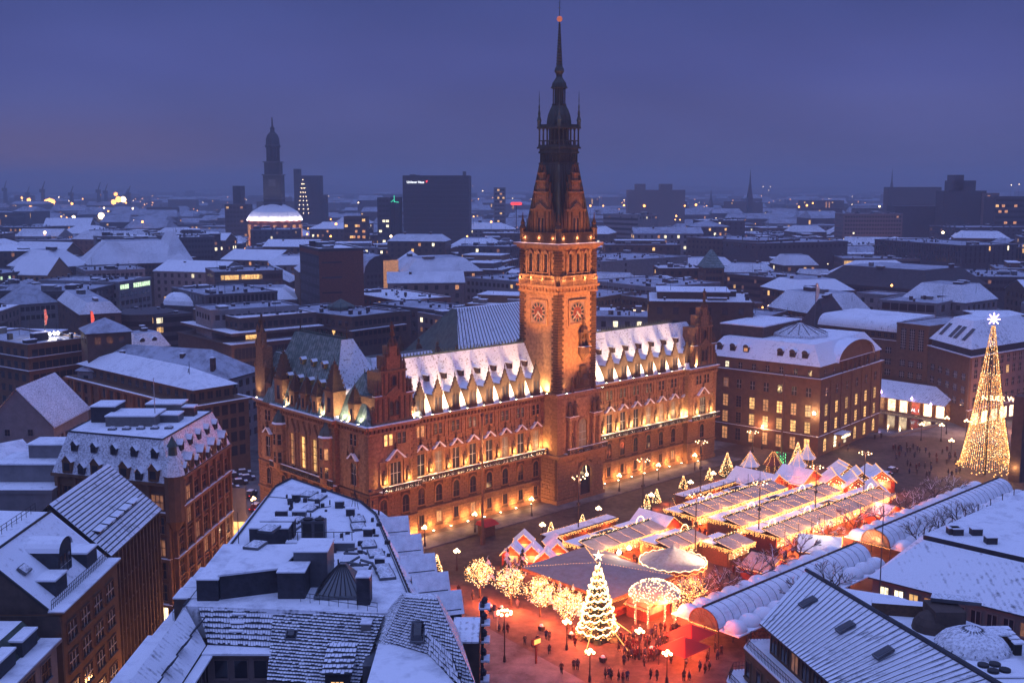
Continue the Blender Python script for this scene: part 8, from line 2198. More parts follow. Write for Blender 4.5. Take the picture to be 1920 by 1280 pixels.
for s, t, l in ((3.6, -73.4, 'large red square canopy nearest the lower edge'), (8.2, -71.0, 'large red square canopy beside the arcade glass end')):
    c_ = tt('red_canopy', l, 'canopy', s, t, group='red canopies'); b = MB(); b.frus(b.rect(-3.1, 3.1, -2.6, 2.6), 2.6, b.rect(-.2, .2, -.2, .2), 4.1); b.build('cloth', 'red_cloth', c_)
    b = MB(); [b.tube((x, y, 0), (x, y, 2.6), .06) for x in (-2.9, 2.9) for y in (-2.4, 2.4)]; b.build('post', 'iron', c_)
    lamp('POINT', th(s - 1, t - 1, 2.2), 2500, (1, .12, .03), .3); lamp('POINT', th(s - 3.5, t + 1.5, 5.4), 5000, (1, .12, .035), .3)
def arcade(label, s0, s1, t0, r, zb=3.2):
    A = tt('glass_arcade', label, 'arcade', s0, t0); L = s1 - s0; n = 12
    b = MB()
    pr = [(r * cos(pi * k / n), zb + r * .92 * sin(pi * k / n)) for k in range(n + 1)]
    for (a, p), (c, q) in zip(pr, pr[1:]): b.face([(0, a, p), (L, a, p), (L, c, q), (0, c, q)])
    b.build('barrel_roof', 'snow', A)
    b = MB(); nr = int(L / 1.9)
    for i in range(nr + 1):
        for (a, p), (c, q) in zip(pr, pr[1:]): b.tube((L * i / nr, a * 1.005, zb + (p - zb) * 1.005), (L * i / nr, c * 1.005, zb + (q - zb) * 1.005), .05, n=3)
    b.build('roof_rib', 'metal_grey', A, kind='stuff')
    b = MB(); b.box(0, L, .35, .55, zb + r * .9, zb + r * .93 + .12); b.tube((0, .45, zb + r * .93 + .2), (L, .45, zb + r * .93 + .2), .07); b.build('ridge_rail', 'iron', A)
    b = MB()
    for (a, p), (c, q) in zip(pr, pr[1:]):
        b.tube((-.15, a, p), (-.15, c, q), .13, n=5); b.tube((-.12, a * .62, zb + (p - zb) * .62), (-.12, c * .62, zb + (q - zb) * .62), .05, n=4)
    for k in range(n + 1): b.tube((-.1, 0, zb), (-.1, pr[k][0], pr[k][1]), .05, n=4)
    b.tube((-.15, -r, zb), (-.15, r, zb), .14, n=5); b.build('fan_frame', 'wood_frame', A)
    b = MB(); b.face([(-.04, a, p) for a, p in pr]); b.build('fan_glass', 'glass_canopy', A)
    b = MB(); nn = int(L / 3.7)
    for i in range(nn + 1):
        for y in (-r, r): b.tube((L * i / nn, y, 0), (L * i / nn, y, zb + .1), .12, n=6)
    b.build('column', 'iron', A)
    for i in range(nn):
        for sy in (-1, 1):
            x = L * (i + .5) / nn; q = MB(); q.lathe(x, sy * (r + 1.75), [(1.85, zb - .1), (1.8, zb + .35), (1.35, zb + 1.0), (.7, zb + 1.3), (.1, zb + 1.38)], 12)
            q.build('side_dome', 'snow', A, smooth=True)
    b = MB(); b.box(0, L, r + .0, r + 3.7, zb - .3, zb - .1); b.box(0, L, -r - 3.7, -r, zb - .3, zb - .1); b.build('side_roof', 'snow', A)
    b = MB(); bulbs(b, [(-.3, -r + 2 * r * i / 24, zb - .25) for i in range(25)], .09); b.build('fairy_lights', 'bulb', A, kind='stuff')
    return A
arcade('long snow covered glass barrel arcade with fan window end, nearer one', 11.5, 57.0, -71.0, 2.7)
arcade('long snow covered glass barrel arcade running to the light tree, farther one', 66.0, 120.0, -69.5, 2.9)
lamp('POINT', th(10.3, -70.6, 3.0), 260, (1, .4, .18), .3); lamp('POINT', th(64.8, -69.5, 3.6), 320, (1, .6, .3), .3); lamp('POINT', th(64.2, -66.6, 4.6), 500, (1, .7, .4), .3)
def branch_pts(seed, h=5.5, spread=2.6):
    r = random.Random(seed); seg = []
    top = (r.uniform(-.15, .15), r.uniform(-.15, .15), h * .42); seg.append(((0, 0, 0), top, .17, .13))
    def grow(p, d, L, rad_, lev):
        q = (p[0] + d.x * L, p[1] + d.y * L, p[2] + d.z * L); seg.append((p, q, rad_, rad_ * .7))
        if lev == 0: return
        for i in range(3 if lev > 1 else 4):
            nd = (d + Vector((r.uniform(-.8, .8), r.uniform(-.8, .8), r.uniform(-.25, .55)))).normalized()
            grow(q, nd, L * r.uniform(.6, .85), rad_ * .62, lev - 1)
    for i in range(5):
        a = 2 * pi * i / 5 + r.uniform(-.3, .3); grow(top, Vector((cos(a) * .8, sin(a) * .8, .75)).normalized(), spread * .5, .1, 3)
    return seg
def tree_mesh(seed, snow=True, h=5.5, spread=2.6):
    seg = branch_pts(seed, h, spread); b = MB(); s_ = MB()
    for p, q, r0, r1 in seg:
        b.tube(p, q, r0, r1, 4)
        if r0 < .07 and rm.random() < .55: s_.tube((p[0], p[1], p[2] + r0), (q[0], q[1], q[2] + r1), r0 * .9, r1 * .9, 3)
    return b.mesh('branches', 'bark'), s_.mesh('snow_cover', 'snow'), seg
BT = [tree_mesh(k) for k in (3, 8)]
for i, (s, t) in enumerate(((61.5, -62.2), (72.5, -61.5), (80.5, -62.5), (49.5, -63.5), (40.5, -64.5), (33.5, -64.8), (26.0, -64.2), (19.5, -63.6), (88.5, -63.4), (96.5, -62.6), (104.5, -62.2), (112.0, -62.8), (30.0, -76.5), (38, -76.8), (72, -75.2), (80, -75.4), (88, -75.6), (96, -75.8))):
    t_ = tt('bare_tree', 'bare pollarded tree with snow on its twigs beside the arcade', 'tree', s, t, rz=rm.uniform(0, 6), group='bare trees beside the arcades')
    m1, m2, _ = BT[i % 2]; put('branches', m1, t_); put('snow_cover', m2, t_, kind='stuff'); k = rm.uniform(1.2, 1.5); t_.scale = (k, k, k)
def lit_tree(label, s, t, h, spread, n, seed, crown=None, e=420, white=0.3):
    T = tt('light_wrapped_tree', label, 'tree', s, t, group='trees wrapped in fairy lights'); r = random.Random(seed)
    m1, m2, seg = tree_mesh(seed, h=h, spread=spread); put('branches', m1, T)
    b = MB()
    for p, q, r0, r1 in seg:
        for v in line(p, q, .30 if r0 < .06 else .2):
          if (v.x ** 2 + v.y ** 2) / spread ** 2 + ((v.z - h * .62) / spread / .95) ** 2 < 1: b.octa((v.x + r.gauss(0, .09), v.y + r.gauss(0, .09), v.z + r.gauss(0, .09)), .085 * r.uniform(.6, 1.25), 1 if r.random() < white else 0)
    for i in range(int(n * .8)):
        a, u = r.uniform(0, 2 * pi), r.uniform(-.95, 1); rr_ = spread * sqrt_(1 - u * u) * r.uniform(.45, 1) * (1 + .22 * sin(a * 3 + seed) + .14 * sin(a * 7 + u * 6)); b.octa((rr_ * cos(a), rr_ * sin(a), h * .62 + u * spread * (.85 + .2 * sin(a * 4 + seed))), .07 * r.uniform(.5, 1.3), 1 if r.random() < white else 0)
    b.build('fairy_lights', ['bulb', 'bulb_white'], T, kind='stuff')
    lamp('POINT', th(s, t, h * .62), e * .8, (1, .34, .14), 1.0)
    lamp('POINT', th(s - 1.2, t - 2.6, 1.8), e * 12, (1, .14, .04), .6)
sqrt_ = math.sqrt
lit_tree('round crowned tree wrapped in lights, farthest left with an outlined crown', -1.0, -33.2, 7.2, 2.5, 700, 31)
lit_tree('second bushy light wrapped tree in the left row', .3, -39.6, 7.0, 2.75, 700, 32)
lit_tree('third bushy light wrapped tree in the left row', .6, -46.2, 7.0, 2.6, 680, 33)
lit_tree('light wrapped tree right beside the big star topped tree', .5, -52.6, 6.6, 2.6, 700, 34)
lit_tree('small reddish light wrapped tree between gate and arcade', 19.0, -62.4, 6.0, 2.9, 620, 35, white=.1)
b = MB()
for k in range(60): a = 2 * pi * k / 60; b.octa((2.95 * cos(a), 0, 4.6 + 3.0 * sin(a)), .11)
def conifer(name, label, s, t, H, Rb, n, seed, star=False, mats=('bulb', 'bulb_white'), e=300, group=None, spiral=False, br=.08, cat='Christmas tree', dark=False):
    T = tt(name, label, cat, s, t, group=group); r = random.Random(seed)
    b = MB(); b.lathe(0, 0, [(.22, 0), (.15, H * .5), (.03, H)], 6); b.build('trunk', 'bark', T)
    b = MB(); tiers = max(6, int(H * 1.1))
    for k in range(tiers):
        z = H * (.08 + .9 * k / tiers); R0 = Rb * (1 - k / tiers) * .95 + .12; m = max(7, int(R0 * 7))
        for j in range(m):
            a = 2 * pi * (j + r.random()) / m; q = R0 * r.uniform(.75, 1.08); w = .22 + R0 * .13; dz = -q * .28
            x, y = q * cos(a), q * sin(a); b.face([(0, 0, z + H / tiers * .8), (x - w * sin(a), y + w * cos(a), z + dz), (x * 1.12, y * 1.12, z + dz - .1), (x + w * sin(a), y - w * cos(a), z + dz)], 1 if dark and r.random() < .45 else 0)
    b.build('foliage', ['fir', 'snow'], T)
    if n:
        b = MB()
        if spiral:
            turns = int(H * .95)
            for i in range(n):
                u = i / n; a = 2 * pi * turns * u; z = H * (.08 + .88 * u); R0 = Rb * (1 - u) ** .85 + .12; R0 *= 1 + .12 * sin(a * 3.7) * r.uniform(.3, 1); b.octa((R0 * cos(a), R0 * sin(a), z - .38 * abs(sin(a * 5.3)) + r.gauss(0, .06)), br * r.uniform(.7, 1.2), 1)
                if r.random() < .45: b.octa((R0 * cos(a + .5), R0 * sin(a + .5), z - r.uniform(0, .9)), br * .8, 0)
        else:
            for i in range(n):
                u = r.random() ** 1.25; a = r.uniform(0, 2 * pi); R0 = Rb * (1 - u) * r.uniform(.8, 1.05) + .1; b.octa((R0 * cos(a), R0 * sin(a), H * (.08 + .9 * u)), br * r.uniform(.7, 1.2), 1 if r.random() < .3 else 0)
        b.build('fairy_lights', list(mats), T, kind='stuff')
        for k in range(3 if H > 10 else 1):
            a = k * 2.1 - 1.0; lamp('POINT', th(s + (Rb + 1) * cos(a), t - (Rb + 1) * abs(sin(a)) - .3, H * .25), e * 7, (1, .14, .04), .6)
    if star:
        b = MB()
        for k in range(5):
            a = pi / 2 + 2 * pi * k / 5; b.face([(0, -.12, H + .5), (.3 * cos(a - .63), 0, H + .5 + .3 * sin(a - .63)), (.95 * cos(a), 0, H + .5 + .95 * sin(a)), (.3 * cos(a + .63), 0, H + .5 + .3 * sin(a + .63))])
            b.face([(0, .12, H + .5), (.3 * cos(a + .63), 0, H + .5 + .3 * sin(a + .63)), (.95 * cos(a), 0, H + .5 + .95 * sin(a)), (.3 * cos(a - .63), 0, H + .5 + .3 * sin(a - .63))])
        b.build('star', 'bulb_white', T, rz=-TH_A); lamp('POINT', th(s, t, H + 1.2), 300, (1, .75, .45), .4)
    return T
ST = conifer('star_topped_tree', 'tall Christmas tree with dense white light bands and a glowing star on top', 1.6, -58.0, 12.6, 3.1, 2200, 5, star=True, e=800, spiral=True, br=.12)
b = MB()
for dx, dy in ((-6.2, -3.2), (-1.4, -8.2), (4.6, -3.8)): b.tube((dx * .2, dy * .2, 3.6), (dx, dy, 0), .07); 
b.build('guy_tube', 'bulb_gold', ST); b = MB(); b.lathe(0, 0, [(.9, 0), (.9, 1.2), (.8, 1.3)], 10); b.build('red_tub', 'wood_red', ST)
conifer('fir_tree', 'slender light covered fir left of the round light trees', -3.4, -24.6, 6.2, 1.7, 520, 12, e=160)
conifer('fir_tree', 'light covered fir in front of the bank office', 115.5, -21.0, 6.4, 2.0, 520, 13, e=200)
conifer('fir_tree', 'light covered fir at the back edge near the town hall corner', 95.2, -14.4, 6.0, 2.0, 520, 14, e=160)
for i, (s, t) in enumerate(((89.0, -13.8), (78.6, -14.2), (65.3, -17.2), (60.5, -18.4), (39.5, -19.0), (31.0, -18.4))):
    conifer('fir_tree', 'small glowing fir along the town hall side of the market', s, t, 3.2, 1.0, 150, 40 + i, e=70, group='small glowing firs along the market', br=.1)
for i in range(16):
    s, t = 4.5 + rm.uniform(0, 10), -26 - rm.uniform(0, 8) if i < 8 else -30 - i * 1.3
    if i >= 8: s = 5.0 + (i - 8) * .2
    conifer('small_fir', 'small dark snow dusted fir in the grove behind the light trees' if i < 9 else 'small slim fir beside the square tent', s, t, rm.uniform(3.2, 5.0), rm.uniform(1, 1.5), 0 if i < 9 else 60, 60 + i, e=30, group='small firs behind the light trees', cat='fir', dark=True, mats=('bulb_gold', 'bulb_gold'))
GC = tt('light_cone_tree', 'giant slender cone tree made of golden light strings with a violet star on top', 'light tree', 142.4, -56.2)
b = MB(); rg = random.Random(3); H = 36.5; nS = 64
def cone_r(z): u = z / H; return 6.2 * (1 - u) ** 1.0 * (.86 + .14 * (1 - u) ** 4) + .35
for k in range(nS):
    a = 2 * pi * k / nS; zz = 2.2 + rg.uniform(0, .5)
    while zz < H:
        dens = .24 if zz < 16 else .27
        r_ = cone_r(zz); skip = (zz > 14 and k % 2) or (zz > 25 and k % 4)
        if not skip and rg.random() < .86: b.octa((r_ * cos(a) + rg.uniform(-.06, .06), r_ * sin(a) + rg.uniform(-.06, .06), zz), rg.uniform(.07, .13), 1 if rg.random() < .16 else 0)
        zz += dens * rg.uniform(.7, 1.3)
b.build('light_strings', ['bulb_gold', 'bulb_white'], GC, kind='stuff')
b = MB(); b.lathe(0, 0, [(.35, 0), (.12, H + .6)], 8)
for k in range(nS // 2): a = 4 * pi * k / nS; b.tube((cone_r(2.2) * cos(a), cone_r(2.2) * sin(a), 2.2), (.35 * cos(a), .35 * sin(a), H), .025, .02, 3)
b.build('mast', 'iron', GC)
b = MB()
for k in range(8): a = 2 * pi * k / 8; b.tube((0, 0, H + 1.6), (1.55 * cos(a), 0, H + 1.6 + 1.55 * sin(a)), .22, .1, 5)
b.build('star', 'bulb_purple', GC, rz=-TH_A)
for k in range(6): a = 2 * pi * k / 6; p = th(142.4, -56.2); lamp('POINT', (p.x + 8 * cos(a), p.y + 8 * sin(a), 3.5), 1100, (1, .5, .2), 1)
lamp('POINT', th(142.4, -56.2, 16), 2600, (1, .6, .25), 3)
b = MB()
for i in range(40): a = rg.uniform(0, 2 * pi); b.octa((6.5 * cos(a), 6.5 * sin(a), rg.uniform(1.2, 2.4)), .2)
b.build('rim_lights', 'bulb', GC, kind='stuff')
def lamp_cluster(label, s, t, H=13.0):
    T = tt('lamp_mast', label, 'lamp mast', s, t, group='tall market lamp masts')
    b = MB(); b.lathe(0, 0, [(.3, 0), (.22, 1.2), (.13, 1.5), (.09, H)], 6)
    for k in range(6): a = 2 * pi * k / 6; b.tube((0, 0, H - .6), (1.0 * cos(a), 1.0 * sin(a), H), .05); b.tube((1.0 * cos(a), 1.0 * sin(a), H), (1.25 * cos(a), 1.25 * sin(a), H - .5), .04)
    b.box(-.4, .4, -.15, .15, H * .55, H * .55 + .5); b.build('mast', 'iron', T)
    b = MB()
    for k in range(6): a = 2 * pi * k / 6; b.octa((1.25 * cos(a), 1.25 * sin(a), H - .65), .17)
    b.build('lamp_glass', 'lamp_glass', T); lamp('POINT', th(s, t - .2, H - 1.2), 1000, (1, .40, .22), .6)
for s, t, H in ((33.4, -23.6, 13.5), (39.4, -47.8, 13.8), (51.9, -24.5, 14), (70.6, -25.1, 15), (96.3, -20.7, 12.5), (56.2, -50.2, 13.5), (93.0, -51.7, 13.5), (75, -51.0, 13.5)):
    lamp_cluster('tall dark mast carrying a ring of lamps above the market', s, t, H)
for s in (14, 24, 34, 52, 66, 80, 94, 106):
    lamp('SPOT', th(s, -22.5, 13.0), 12000 if s > 60 else 9500, (1.0, 0.38, 0.11), .8, th(s + 1, 1.5, 15.5), 62, .8)
for s in (17, 29, 41, 70, 82, 94): lamp('SPOT', th(s, -22.6, 13.2), 62000, (1.0, .58, .32), .8, th(s + 1, 6.0, 33), 24, .9)  # added long-throw spots lifting the upper roof, no fixtures built
lamp('SPOT', th(68, -15, 12), 9000, (1.0, .74, .46), .5, th(68, 1.5, 15.5), 50, 1.0)
lamp('SPOT', th(44, -26, 12.0), 230000, (1.0, 0.42, 0.14), .8, th(55, -3, 41), 34, .7)
lamp('SPOT', th(64, -30, 12.0), 140000, (1.0, 0.42, 0.14), .8, th(56, -3, 52), 30, .7)
lamp('SPOT', th(20, 7.9, 36.5), 80000, (1.0, 0.42, 0.14), .8, th(48.2, 3, 46), 36, .7, )
lamp('SPOT', th(27, -10, 14), 70000, (1.0, 0.42, 0.14), .8, th(50, 2, 62), 24, .8)
for s, t, H, c, l in ((18.2, -12.2, 25.5, 'iron', 'very tall bare orange lit flag mast left in front of the town hall'), (109.1, -20.4, 26, 'iron', 'very tall bare mast in front of the bank with green lit foot')):
    T = tt('flag_mast', l, 'mast', s, t); b = MB(); b.lathe(0, 0, [(.55, 0), (.5, 1.5), (.26, 2.2), (.14, H), (.3, H + .1), (.3, H + .5), (.05, H + .7)], 8); b.build('mast', 'brown_stone', T)
    if s > 100:
        b = MB(); b.lathe(0, 0, [(1.0, .2), (.8, 1.2), (.5, 1.8), (.6, 3.5), (1.0, 3.8), (.4, 4.4)], 8); b.build('ornament', 'copper', T)
        b = MB(); bulbs(b, [(1.1 * cos(k * .7), 1.1 * sin(k * .7), .3 + k * .09) for k in range(50)], .1); b.build('green_lights', 'bulb_green', T, kind='stuff'); lamp('POINT', th(s - 1.2, t - 1.2, 2.6), 420, (.1, 1, .35), .3)
def candelabra(label, s, t, H=4.4, n=4, e=420, arms=.55, group='globe street lamps'):
    T = tt('street_lamp', label, 'street lamp', s, t, group=group)
    b = MB(); b.lathe(0, 0, [(.25, 0), (.2, .8), (.1, 1.0), (.07, H)], 6)
    for k in range(n): a = 2 * pi * k / n + .4; b.tube((0, 0, H - .4), (arms * cos(a), arms * sin(a), H - .25), .04)
    b.build('lamp_post', 'iron', T); b = MB()
    for k in range(n): a = 2 * pi * k / n + .4; b.ball((arms * cos(a), arms * sin(a), H), .24, n=7, h=4)
    b.ball((0, 0, H + .35), .24, n=7, h=4); b.build('globe', 'lamp_glass', T); lamp('POINT', th(s, t, H + .1), e * (8 if s < 30 and t < -50 else 2.2), (1, .13 if s < 30 and t < -50 else .42, .035 if s < 30 and t < -50 else .18), .5)
for s, t in ((-10.8, -67.9), (-3.2, -75.7), (0.0, -67.9), (-5.4, -58.1)): candelabra('five globe street lamp on the red lit square in the foreground', s, t, e=420)
for s, t in ((165.2, -28.4), (152.3, -43.0), (168.3, -32.6), (178.3, -29.3), (178.6, -34.8)): candelabra('globe street lamp on the dark snowy square by the canal', s, t, 4.6, 3, 700)
for s in (9, 22, 38, 66, 80, 94): candelabra('globe lamp on the pavement before the town hall', s, -5.6, 3.8, 3, 150, .4)
for s, t in ((27.5, -19.5), (43.8, -19.5), (59.5, -20.5), (74, -19.8), (84, -18.6), (5, -20)): candelabra('globe lamp beside the first market row', s, t, 3.6, 4, 160, .45)
candelabra('ornate crown lamp beside the stepped foreground gable', -15.2, -54.8, 7.6, 8, 300, 1.0)
ip = tt('info_pillar', 'red pillar with small glowing yellow panel on the square', 'pillar', -12.2, -58.4); b = MB(); b.box(-.12, .12, -.12, .12, 0, 3.6); b.box(-.9, .9, -.12, .12, 2.9, 3.9); b.build('frame', 'wood_red', ip); b = MB(); b.box(-.5, .8, -.16, -.125, 3.05, 3.75); b.build('panel', 'bulb_gold', ip); lamp('POINT', th(-12.2, -59.6, 3), 60, (1, .3, .1), .2)
wb_ = tt('notice_board', 'pale square notice board on a post near the light trees', 'sign', -7.9, -45.2); b = MB(); b.box(-.08, .08, -.08, .08, 0, 2.2); b.box(-.8, .8, -.06, .06, 2.2, 3.2); b.build('board', 'white_frame', wb_)
aw = tt('red_awning_booth', 'small booth with red awning on the pavement before the town hall', 'booth', 22.5, -9.5); b = MB(); b.box(-1.4, 1.4, 0, 2, 0, 2.4); b.build('wall', 'wood', aw); b = MB(); b.frus(b.rect(-1.9, 1.9, -.9, 2.2), 2.4, b.rect(-1.6, 1.6, .2, 2), 3.1); b.build('awning', 'red_cloth', aw)
for i, (s, t) in enumerate(((-3.4, -38.6), (-2.4, -40.2), (-3.0, -50.2), (-1.8, -55.6), (-4.6, -64.8), (3.2, -67.6))):
    k_ = tt('planter', 'small dark square planter standing on the red lit square', 'planter', s, t, group='planters on the square'); b = MB(); b.frus(b.rect(-.35, .35, -.35, .35), 0, b.rect(-.45, .45, -.45, .45), .7); b.build('tub', 'iron', k_); b = MB(); b.ball((0, 0, .75), .35, n=6, h=4); b.build('shrub', 'snow', k_)
for x, y, e, h in ((-44.5, 92, 900, 7), (-44.5, 106, 1200, 7), (-44.5, 120, 1400, 7), (-45, 134, 1500, 7), (-45, 150, 1700, 7), (-45, 166, 1700, 7), (-44, 182, 1500, 7), (-46, 200, 1300, 7), (-66, 215, 1500, 7), (-80, 205, 1500, 7), (-85, 232, 1800, 7), (-60, 226, 1500, 7), (-75, 248, 1500, 7), (-105, 262, 2500, 7), (-130, 300, 3000, 7), (-115, 235, 2200, 7), (-104, 285, 2500, 7)):
    T = thing('street_lamp', 'street lamp hanging over the narrow street between the left offices', 'street lamp', (x, y, 0), 0, 'street lamps among the left offices'); b = MB(); b.tube((0, 0, 0), (0, 0, h), .1, .07); b.build('lamp_post', 'iron', T); b = MB(); b.ball((0, 0, h + .2), .3, n=7, h=4); b.build('globe', 'lamp_glass', T)
    lamp('POINT', (x, y, h + .2), e * 1.6, (1, .40, .14), .5)
for s, t, e in ((-8, 12, 500), (-9, 28, 500), (-9, 44, 700), (125, -4, 1500), (130, 20, 1500), (144, 14, 1200), (-14, -30, 1000), (-20, -46, 900)):
    candelabra('street lamp near the corners of the town hall', s, t, 6.0, 2, e, .5)
lamp('POINT', (-50.0 + 2.0, 190, 9), 900, (1, .75, .45), .5)
CARM = {}
def car(label, x, y, rz, col='coat_grey', snow=True, group='parked cars'):
    T = thing('parked_car', label, 'car', (x, y, 0), rz, group)
    if col not in CARM:
        b = MB(); b.frus(b.rect(-2.1, 2.1, -.85, .85), .3, b.rect(-2.05, 2.05, -.8, .8), .85); b.frus(b.rect(-1.3, 1.2, -.78, .78), .85, b.rect(-.9, .7, -.62, .62), 1.4); m1 = b.mesh('body', col)
        b = MB(); b.box(-.88, .68, -.6, .6, 1.402, 1.5); b.box(1.25, 2.0, -.7, .7, .852, .93); m2 = b.mesh('snow_cover', 'snow')
        b = MB(); b.lathe(0, 0, [(.32, -.1), (.32, .1)], 12); m3 = b.mesh('wheel', 'tyre')
        b = MB(); b.box(-.02, .02, -.12, .12, -.08, .08); m4 = b.mesh('tail_lamp', 'sign_red'); CARM[col] = (m1, m2, m3, m4)
    m1, m2, m3, m4 = CARM[col]; put('body', m1, T); put('snow_cover', m2, T)
    for sx in (-1.3, 1.3):
        for sy in (-.8, .8): o = put('wheel', m3, T, (sx, sy, .32)); o.rotation_euler = (pi / 2, 0, 0)
    for sy in (-.6, .6): put('tail_lamp', m4, T, (-2.1, sy, .7))
for i, (px, py, rz, c) in enumerate(((432, 918, .3, 'coat_grey'), (448, 908, .35, 'coat_black'), (462, 900, .4, 'coat_navy'), (438, 896, .3, 'coat_black'), (455, 890, .3, 'coat_grey'), (424, 890, .3, 'coat_navy'), (470, 930, 1.4, 'coat_black'), (480, 955, 1.4, 'coat_red'), (1662, 895, .8, 'coat_black'), (1672, 886, .8, 'coat_grey'))):
    p = at(px, py, 0); car('snow topped parked car in the lane beside the town hall' if i < 8 else 'dark car stopped on the square before the light tree', p.x, p.y, rz, c)
def person_mesh(pose, coat, hair='hair', hat=False):
    r = random.Random(pose * 17 + 3)
    me = bpy.data.meshes.new('person_skel')
    st = .16 if pose % 2 else .05          # stride
    V = [(0, 0, .95), (0, 0, 1.2), (0, 0, 1.42), (0, .01, 1.52), (0, -.02, 1.66), (0, 0, 1.74),
         (.1, 0, .9), (.12, -st, .5), (.12, -st * .6 + (.06 if pose % 2 else 0), .07), (.12, -st * .6 - .12, .04),
         (-.1, 0, .9), (-.12, st * .4, .5), (-.12, st, .07), (-.12, st - .13, .04),
         (.2, 0, 1.4), (.27, .02 + st * .5, 1.13), (.25, -.08 - (.1 if pose > 1 else 0) + st * .3, .9 + (.15 if pose > 1 else 0)),
         (-.2, 0, 1.4), (-.27, .02 - st * .5, 1.13), (-.25, -.06 - (.14 if pose == 3 else 0), .9 + (.2 if pose == 3 else 0))]
    E = [(0, 1), (1, 2), (2, 3), (3, 4), (4, 5), (0, 6), (6, 7), (7, 8), (8, 9), (0, 10), (10, 11), (11, 12), (12, 13), (2, 14), (14, 15), (15, 16), (2, 17), (17, 18), (18, 19)]
    Rr = [.19, .18, .18, .07, .115, .09, .12, .085, .055, .05, .12, .085, .055, .05, .085, .065, .045, .085, .065, .045]
    me.from_pydata(V, E, [])
    o = bpy.data.objects.new('person_skel', me); COL.objects.link(o)
    md = o.modifiers.new('s', 'SKIN')
    if not me.skin_vertices: me.attributes  # layer made by the modifier
    sv = me.skin_vertices[0].data
    for i, q in enumerate(Rr): sv[i].radius = (q, q * .8 if i < 3 else q)
    sv[0].use_root = True
    md.branch_smoothing = .4
    sb = o.modifiers.new('u', 'SUBSURF'); sb.levels = 1
    dg = bpy.context.evaluated_depsgraph_get(); dg.update()
    m2 = bpy.data.meshes.new_from_object(o.evaluated_get(dg))
    m2.name = 'person'
    bpy.data.objects.remove(o); bpy.data.meshes.remove(me)
    m2.materials.clear()
    for n in (coat, 'trousers', 'skin', hair): m2.materials.append(M[n])
    for p in m2.polygons:
        z = p.center.z; y = p.center.y
        p.material_index = 1 if z < .78 and abs(p.center.x) < .22 else (2 if (1.53 < z < 1.68 and y < .02) or (z < .96 and abs(p.center.x) > .22) else (3 if z > 1.56 else 0))
        p.use_smooth = True
    return m2
def skirt_mesh(coat):
    b = MB(); b.lathe(0, 0, [(.25, .62), (.24, .95), (.2, 1.1)], 8); return b.mesh('coat_skirt', coat, True)
PM = []
COATS = {'coat_black': 'black', 'coat_navy': 'navy', 'coat_red': 'dark red', 'coat_brown': 'brown', 'coat_grey': 'grey'}
try:
    tst = bpy.data.meshes.new('t'); tst.from_pydata([(0, 0, 0), (0, 0, 1)], [(0, 1)], []); to = bpy.data.objects.new('t', tst); COL.objects.link(to); to.modifiers.new('s', 'SKIN'); print('skin layers', len(tst.skin_vertices)); bpy.data.objects.remove(to)
except Exception as ex: print(ex)
for i, (c, n) in enumerate(COATS.items()):
    for pose in range(2): PM.append((person_mesh((i + pose * 2) % 4, c), skirt_mesh(c), n, (i + pose * 2) % 4))
npeople = 0
def person(s, t, place, tilt=None):
    global npeople
    m, sk, cn, pose = rm.choice(PM)
    act = 'walking' if pose % 2 else 'standing'
    k = rm.uniform(.94, 1.07)
    o = tt('person', f'person in {cn} coat {act} {place}', 'person', s, t, rz=rm.uniform(0, 2 * pi), group='people on the square')
    put('body', m, o); put('coat_skirt', sk, o); o.scale = (k, k, k)
    npeople += 1
Z = lambda *a: at(*a)
def px_person(px, py, place):
    p = at(px, py, 0); d = p - TH_O; s = d.x * cos(TH_A) + d.y * sin(TH_A); t = -d.x * sin(TH_A) + d.y * cos(TH_A); person(s, t, place)
FG = [(1053, 1262), (1076, 1255), (1083, 1255), (1001, 1215), (1008, 1208), (984, 1208), (1024, 1198), (1030, 1226), (1030, 1200), (1075, 1192), (1078, 1212), (1164, 1204), (1170, 1246), (1178, 1238), (1135, 1272), (1142, 1270), (1146, 1274), (1160, 1274), (1168, 1278), (1176, 1275), (1194, 1222), (1208, 1248), (1216, 1240), (1226, 1238), (1246, 1226), (1256, 1228), (1262, 1226), (1268, 1224), (1258, 1244), (1286, 1250), (1220, 1272), (1232, 1274), (1282, 1276), (1292, 1276), (1312, 1258), (1322, 1262), (1330, 1256), (860, 1114), (864, 1122), (886, 1124), (970, 1140), (828, 1110), (1150, 1168), (927, 1150), (945, 1186), (952, 1186), (936, 1184), (1345, 1236), (1352, 1228), (1340, 1222), (1326, 1240)]
for px, py in FG: px_person(px, py, 'on the red lit foreground square')
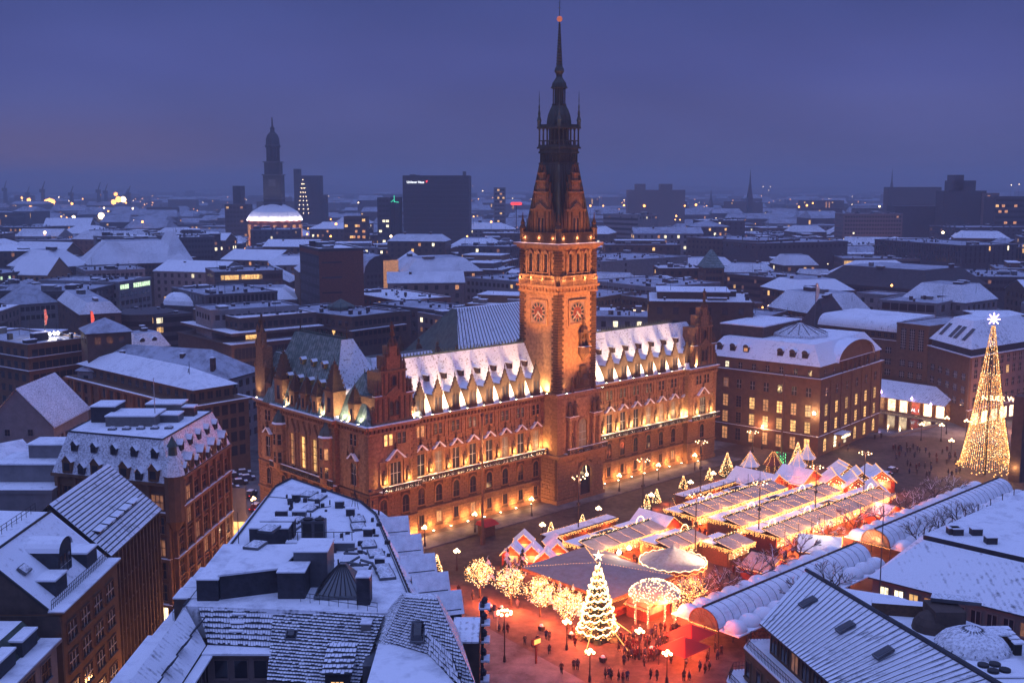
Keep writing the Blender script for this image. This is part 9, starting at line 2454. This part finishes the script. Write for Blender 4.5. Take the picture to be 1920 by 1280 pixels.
for i in range(74):
    a = rm.uniform(0, 2 * pi); q = rm.uniform(0, 1) ** .5; person(5.5 + 6.5 * q * cos(a), -66.0 + 4.6 * q * sin(a), 'in the crowd before the light gate')
def aisle(n, s0, s1, t0, t1, place):
    for i in range(n): person(rm.uniform(s0, s1), rm.uniform(t0, t1), place)
aisle(16, 52, 96, -39.6, -37.6, 'in the aisle of the market rows')
aisle(12, 52, 96, -49.2, -47.4, 'in the lower aisle of the market rows')
aisle(20, 50, 88, -59.6, -57.0, 'below the lowest market row')
aisle(12, 24, 44, -41.0, -38.4, 'among the stalls behind the square tent')
aisle(20, 34, 52, -58.5, -55.0, 'beside the carousel'); aisle(8, 22, 36, -60.5, -57.6, 'in front of the carousel')
aisle(8, 48, 52.4, -48, -30, 'in the cross aisle of the market')
for i in range(52):
    px, py = rm.uniform(1665, 1815), rm.uniform(840, 895)
    if py > 880 and px < 1700: continue
    px_person(px, py, 'crossing the dark snowy square by the canal')
for px, py in ((1385, 905), (1568, 838), (1574, 840), (1580, 832), (1558, 843), (1640, 824), (1652, 822), (1700, 838), (1712, 842), (1590, 846)): px_person(px, py, 'near the bank entrance')
def finish_labels():
    by = {}
    for o in THINGS:
        by.setdefault(o['label'], []).append(o)
    ordn = ['first', 'second', 'third', 'fourth', 'fifth', 'sixth', 'seventh', 'eighth', 'ninth', 'tenth', 'eleventh', 'twelfth', 'thirteenth', 'fourteenth', 'fifteenth', 'sixteenth', 'seventeenth', 'eighteenth', 'nineteenth']
    for tn, td in (('twentieth', 'twenty'), ('thirtieth', 'thirty'), ('fortieth', 'forty'), ('fiftieth', 'fifty')): ordn += [tn] + [td + '-' + x for x in ordn[:9]]
    for lab, L in by.items():
        if len(L) < 2: continue
        L.sort(key=lambda o: scr(o.location)[0])
        n = len(L)
        for i, o in enumerate(L):
            if n == 2: p = ('left one of two: ', 'right one of two: ')[i]
            elif i == 0: p = 'leftmost '
            elif i == n - 1: p = 'rightmost '
            elif i < n / 2: p = ordn[i] + ' from left, '
            else: p = ordn[n - 1 - i] + ' from right, '
            o['label'] = ' '.join((p + lab).split()[:16])
finish_labels()
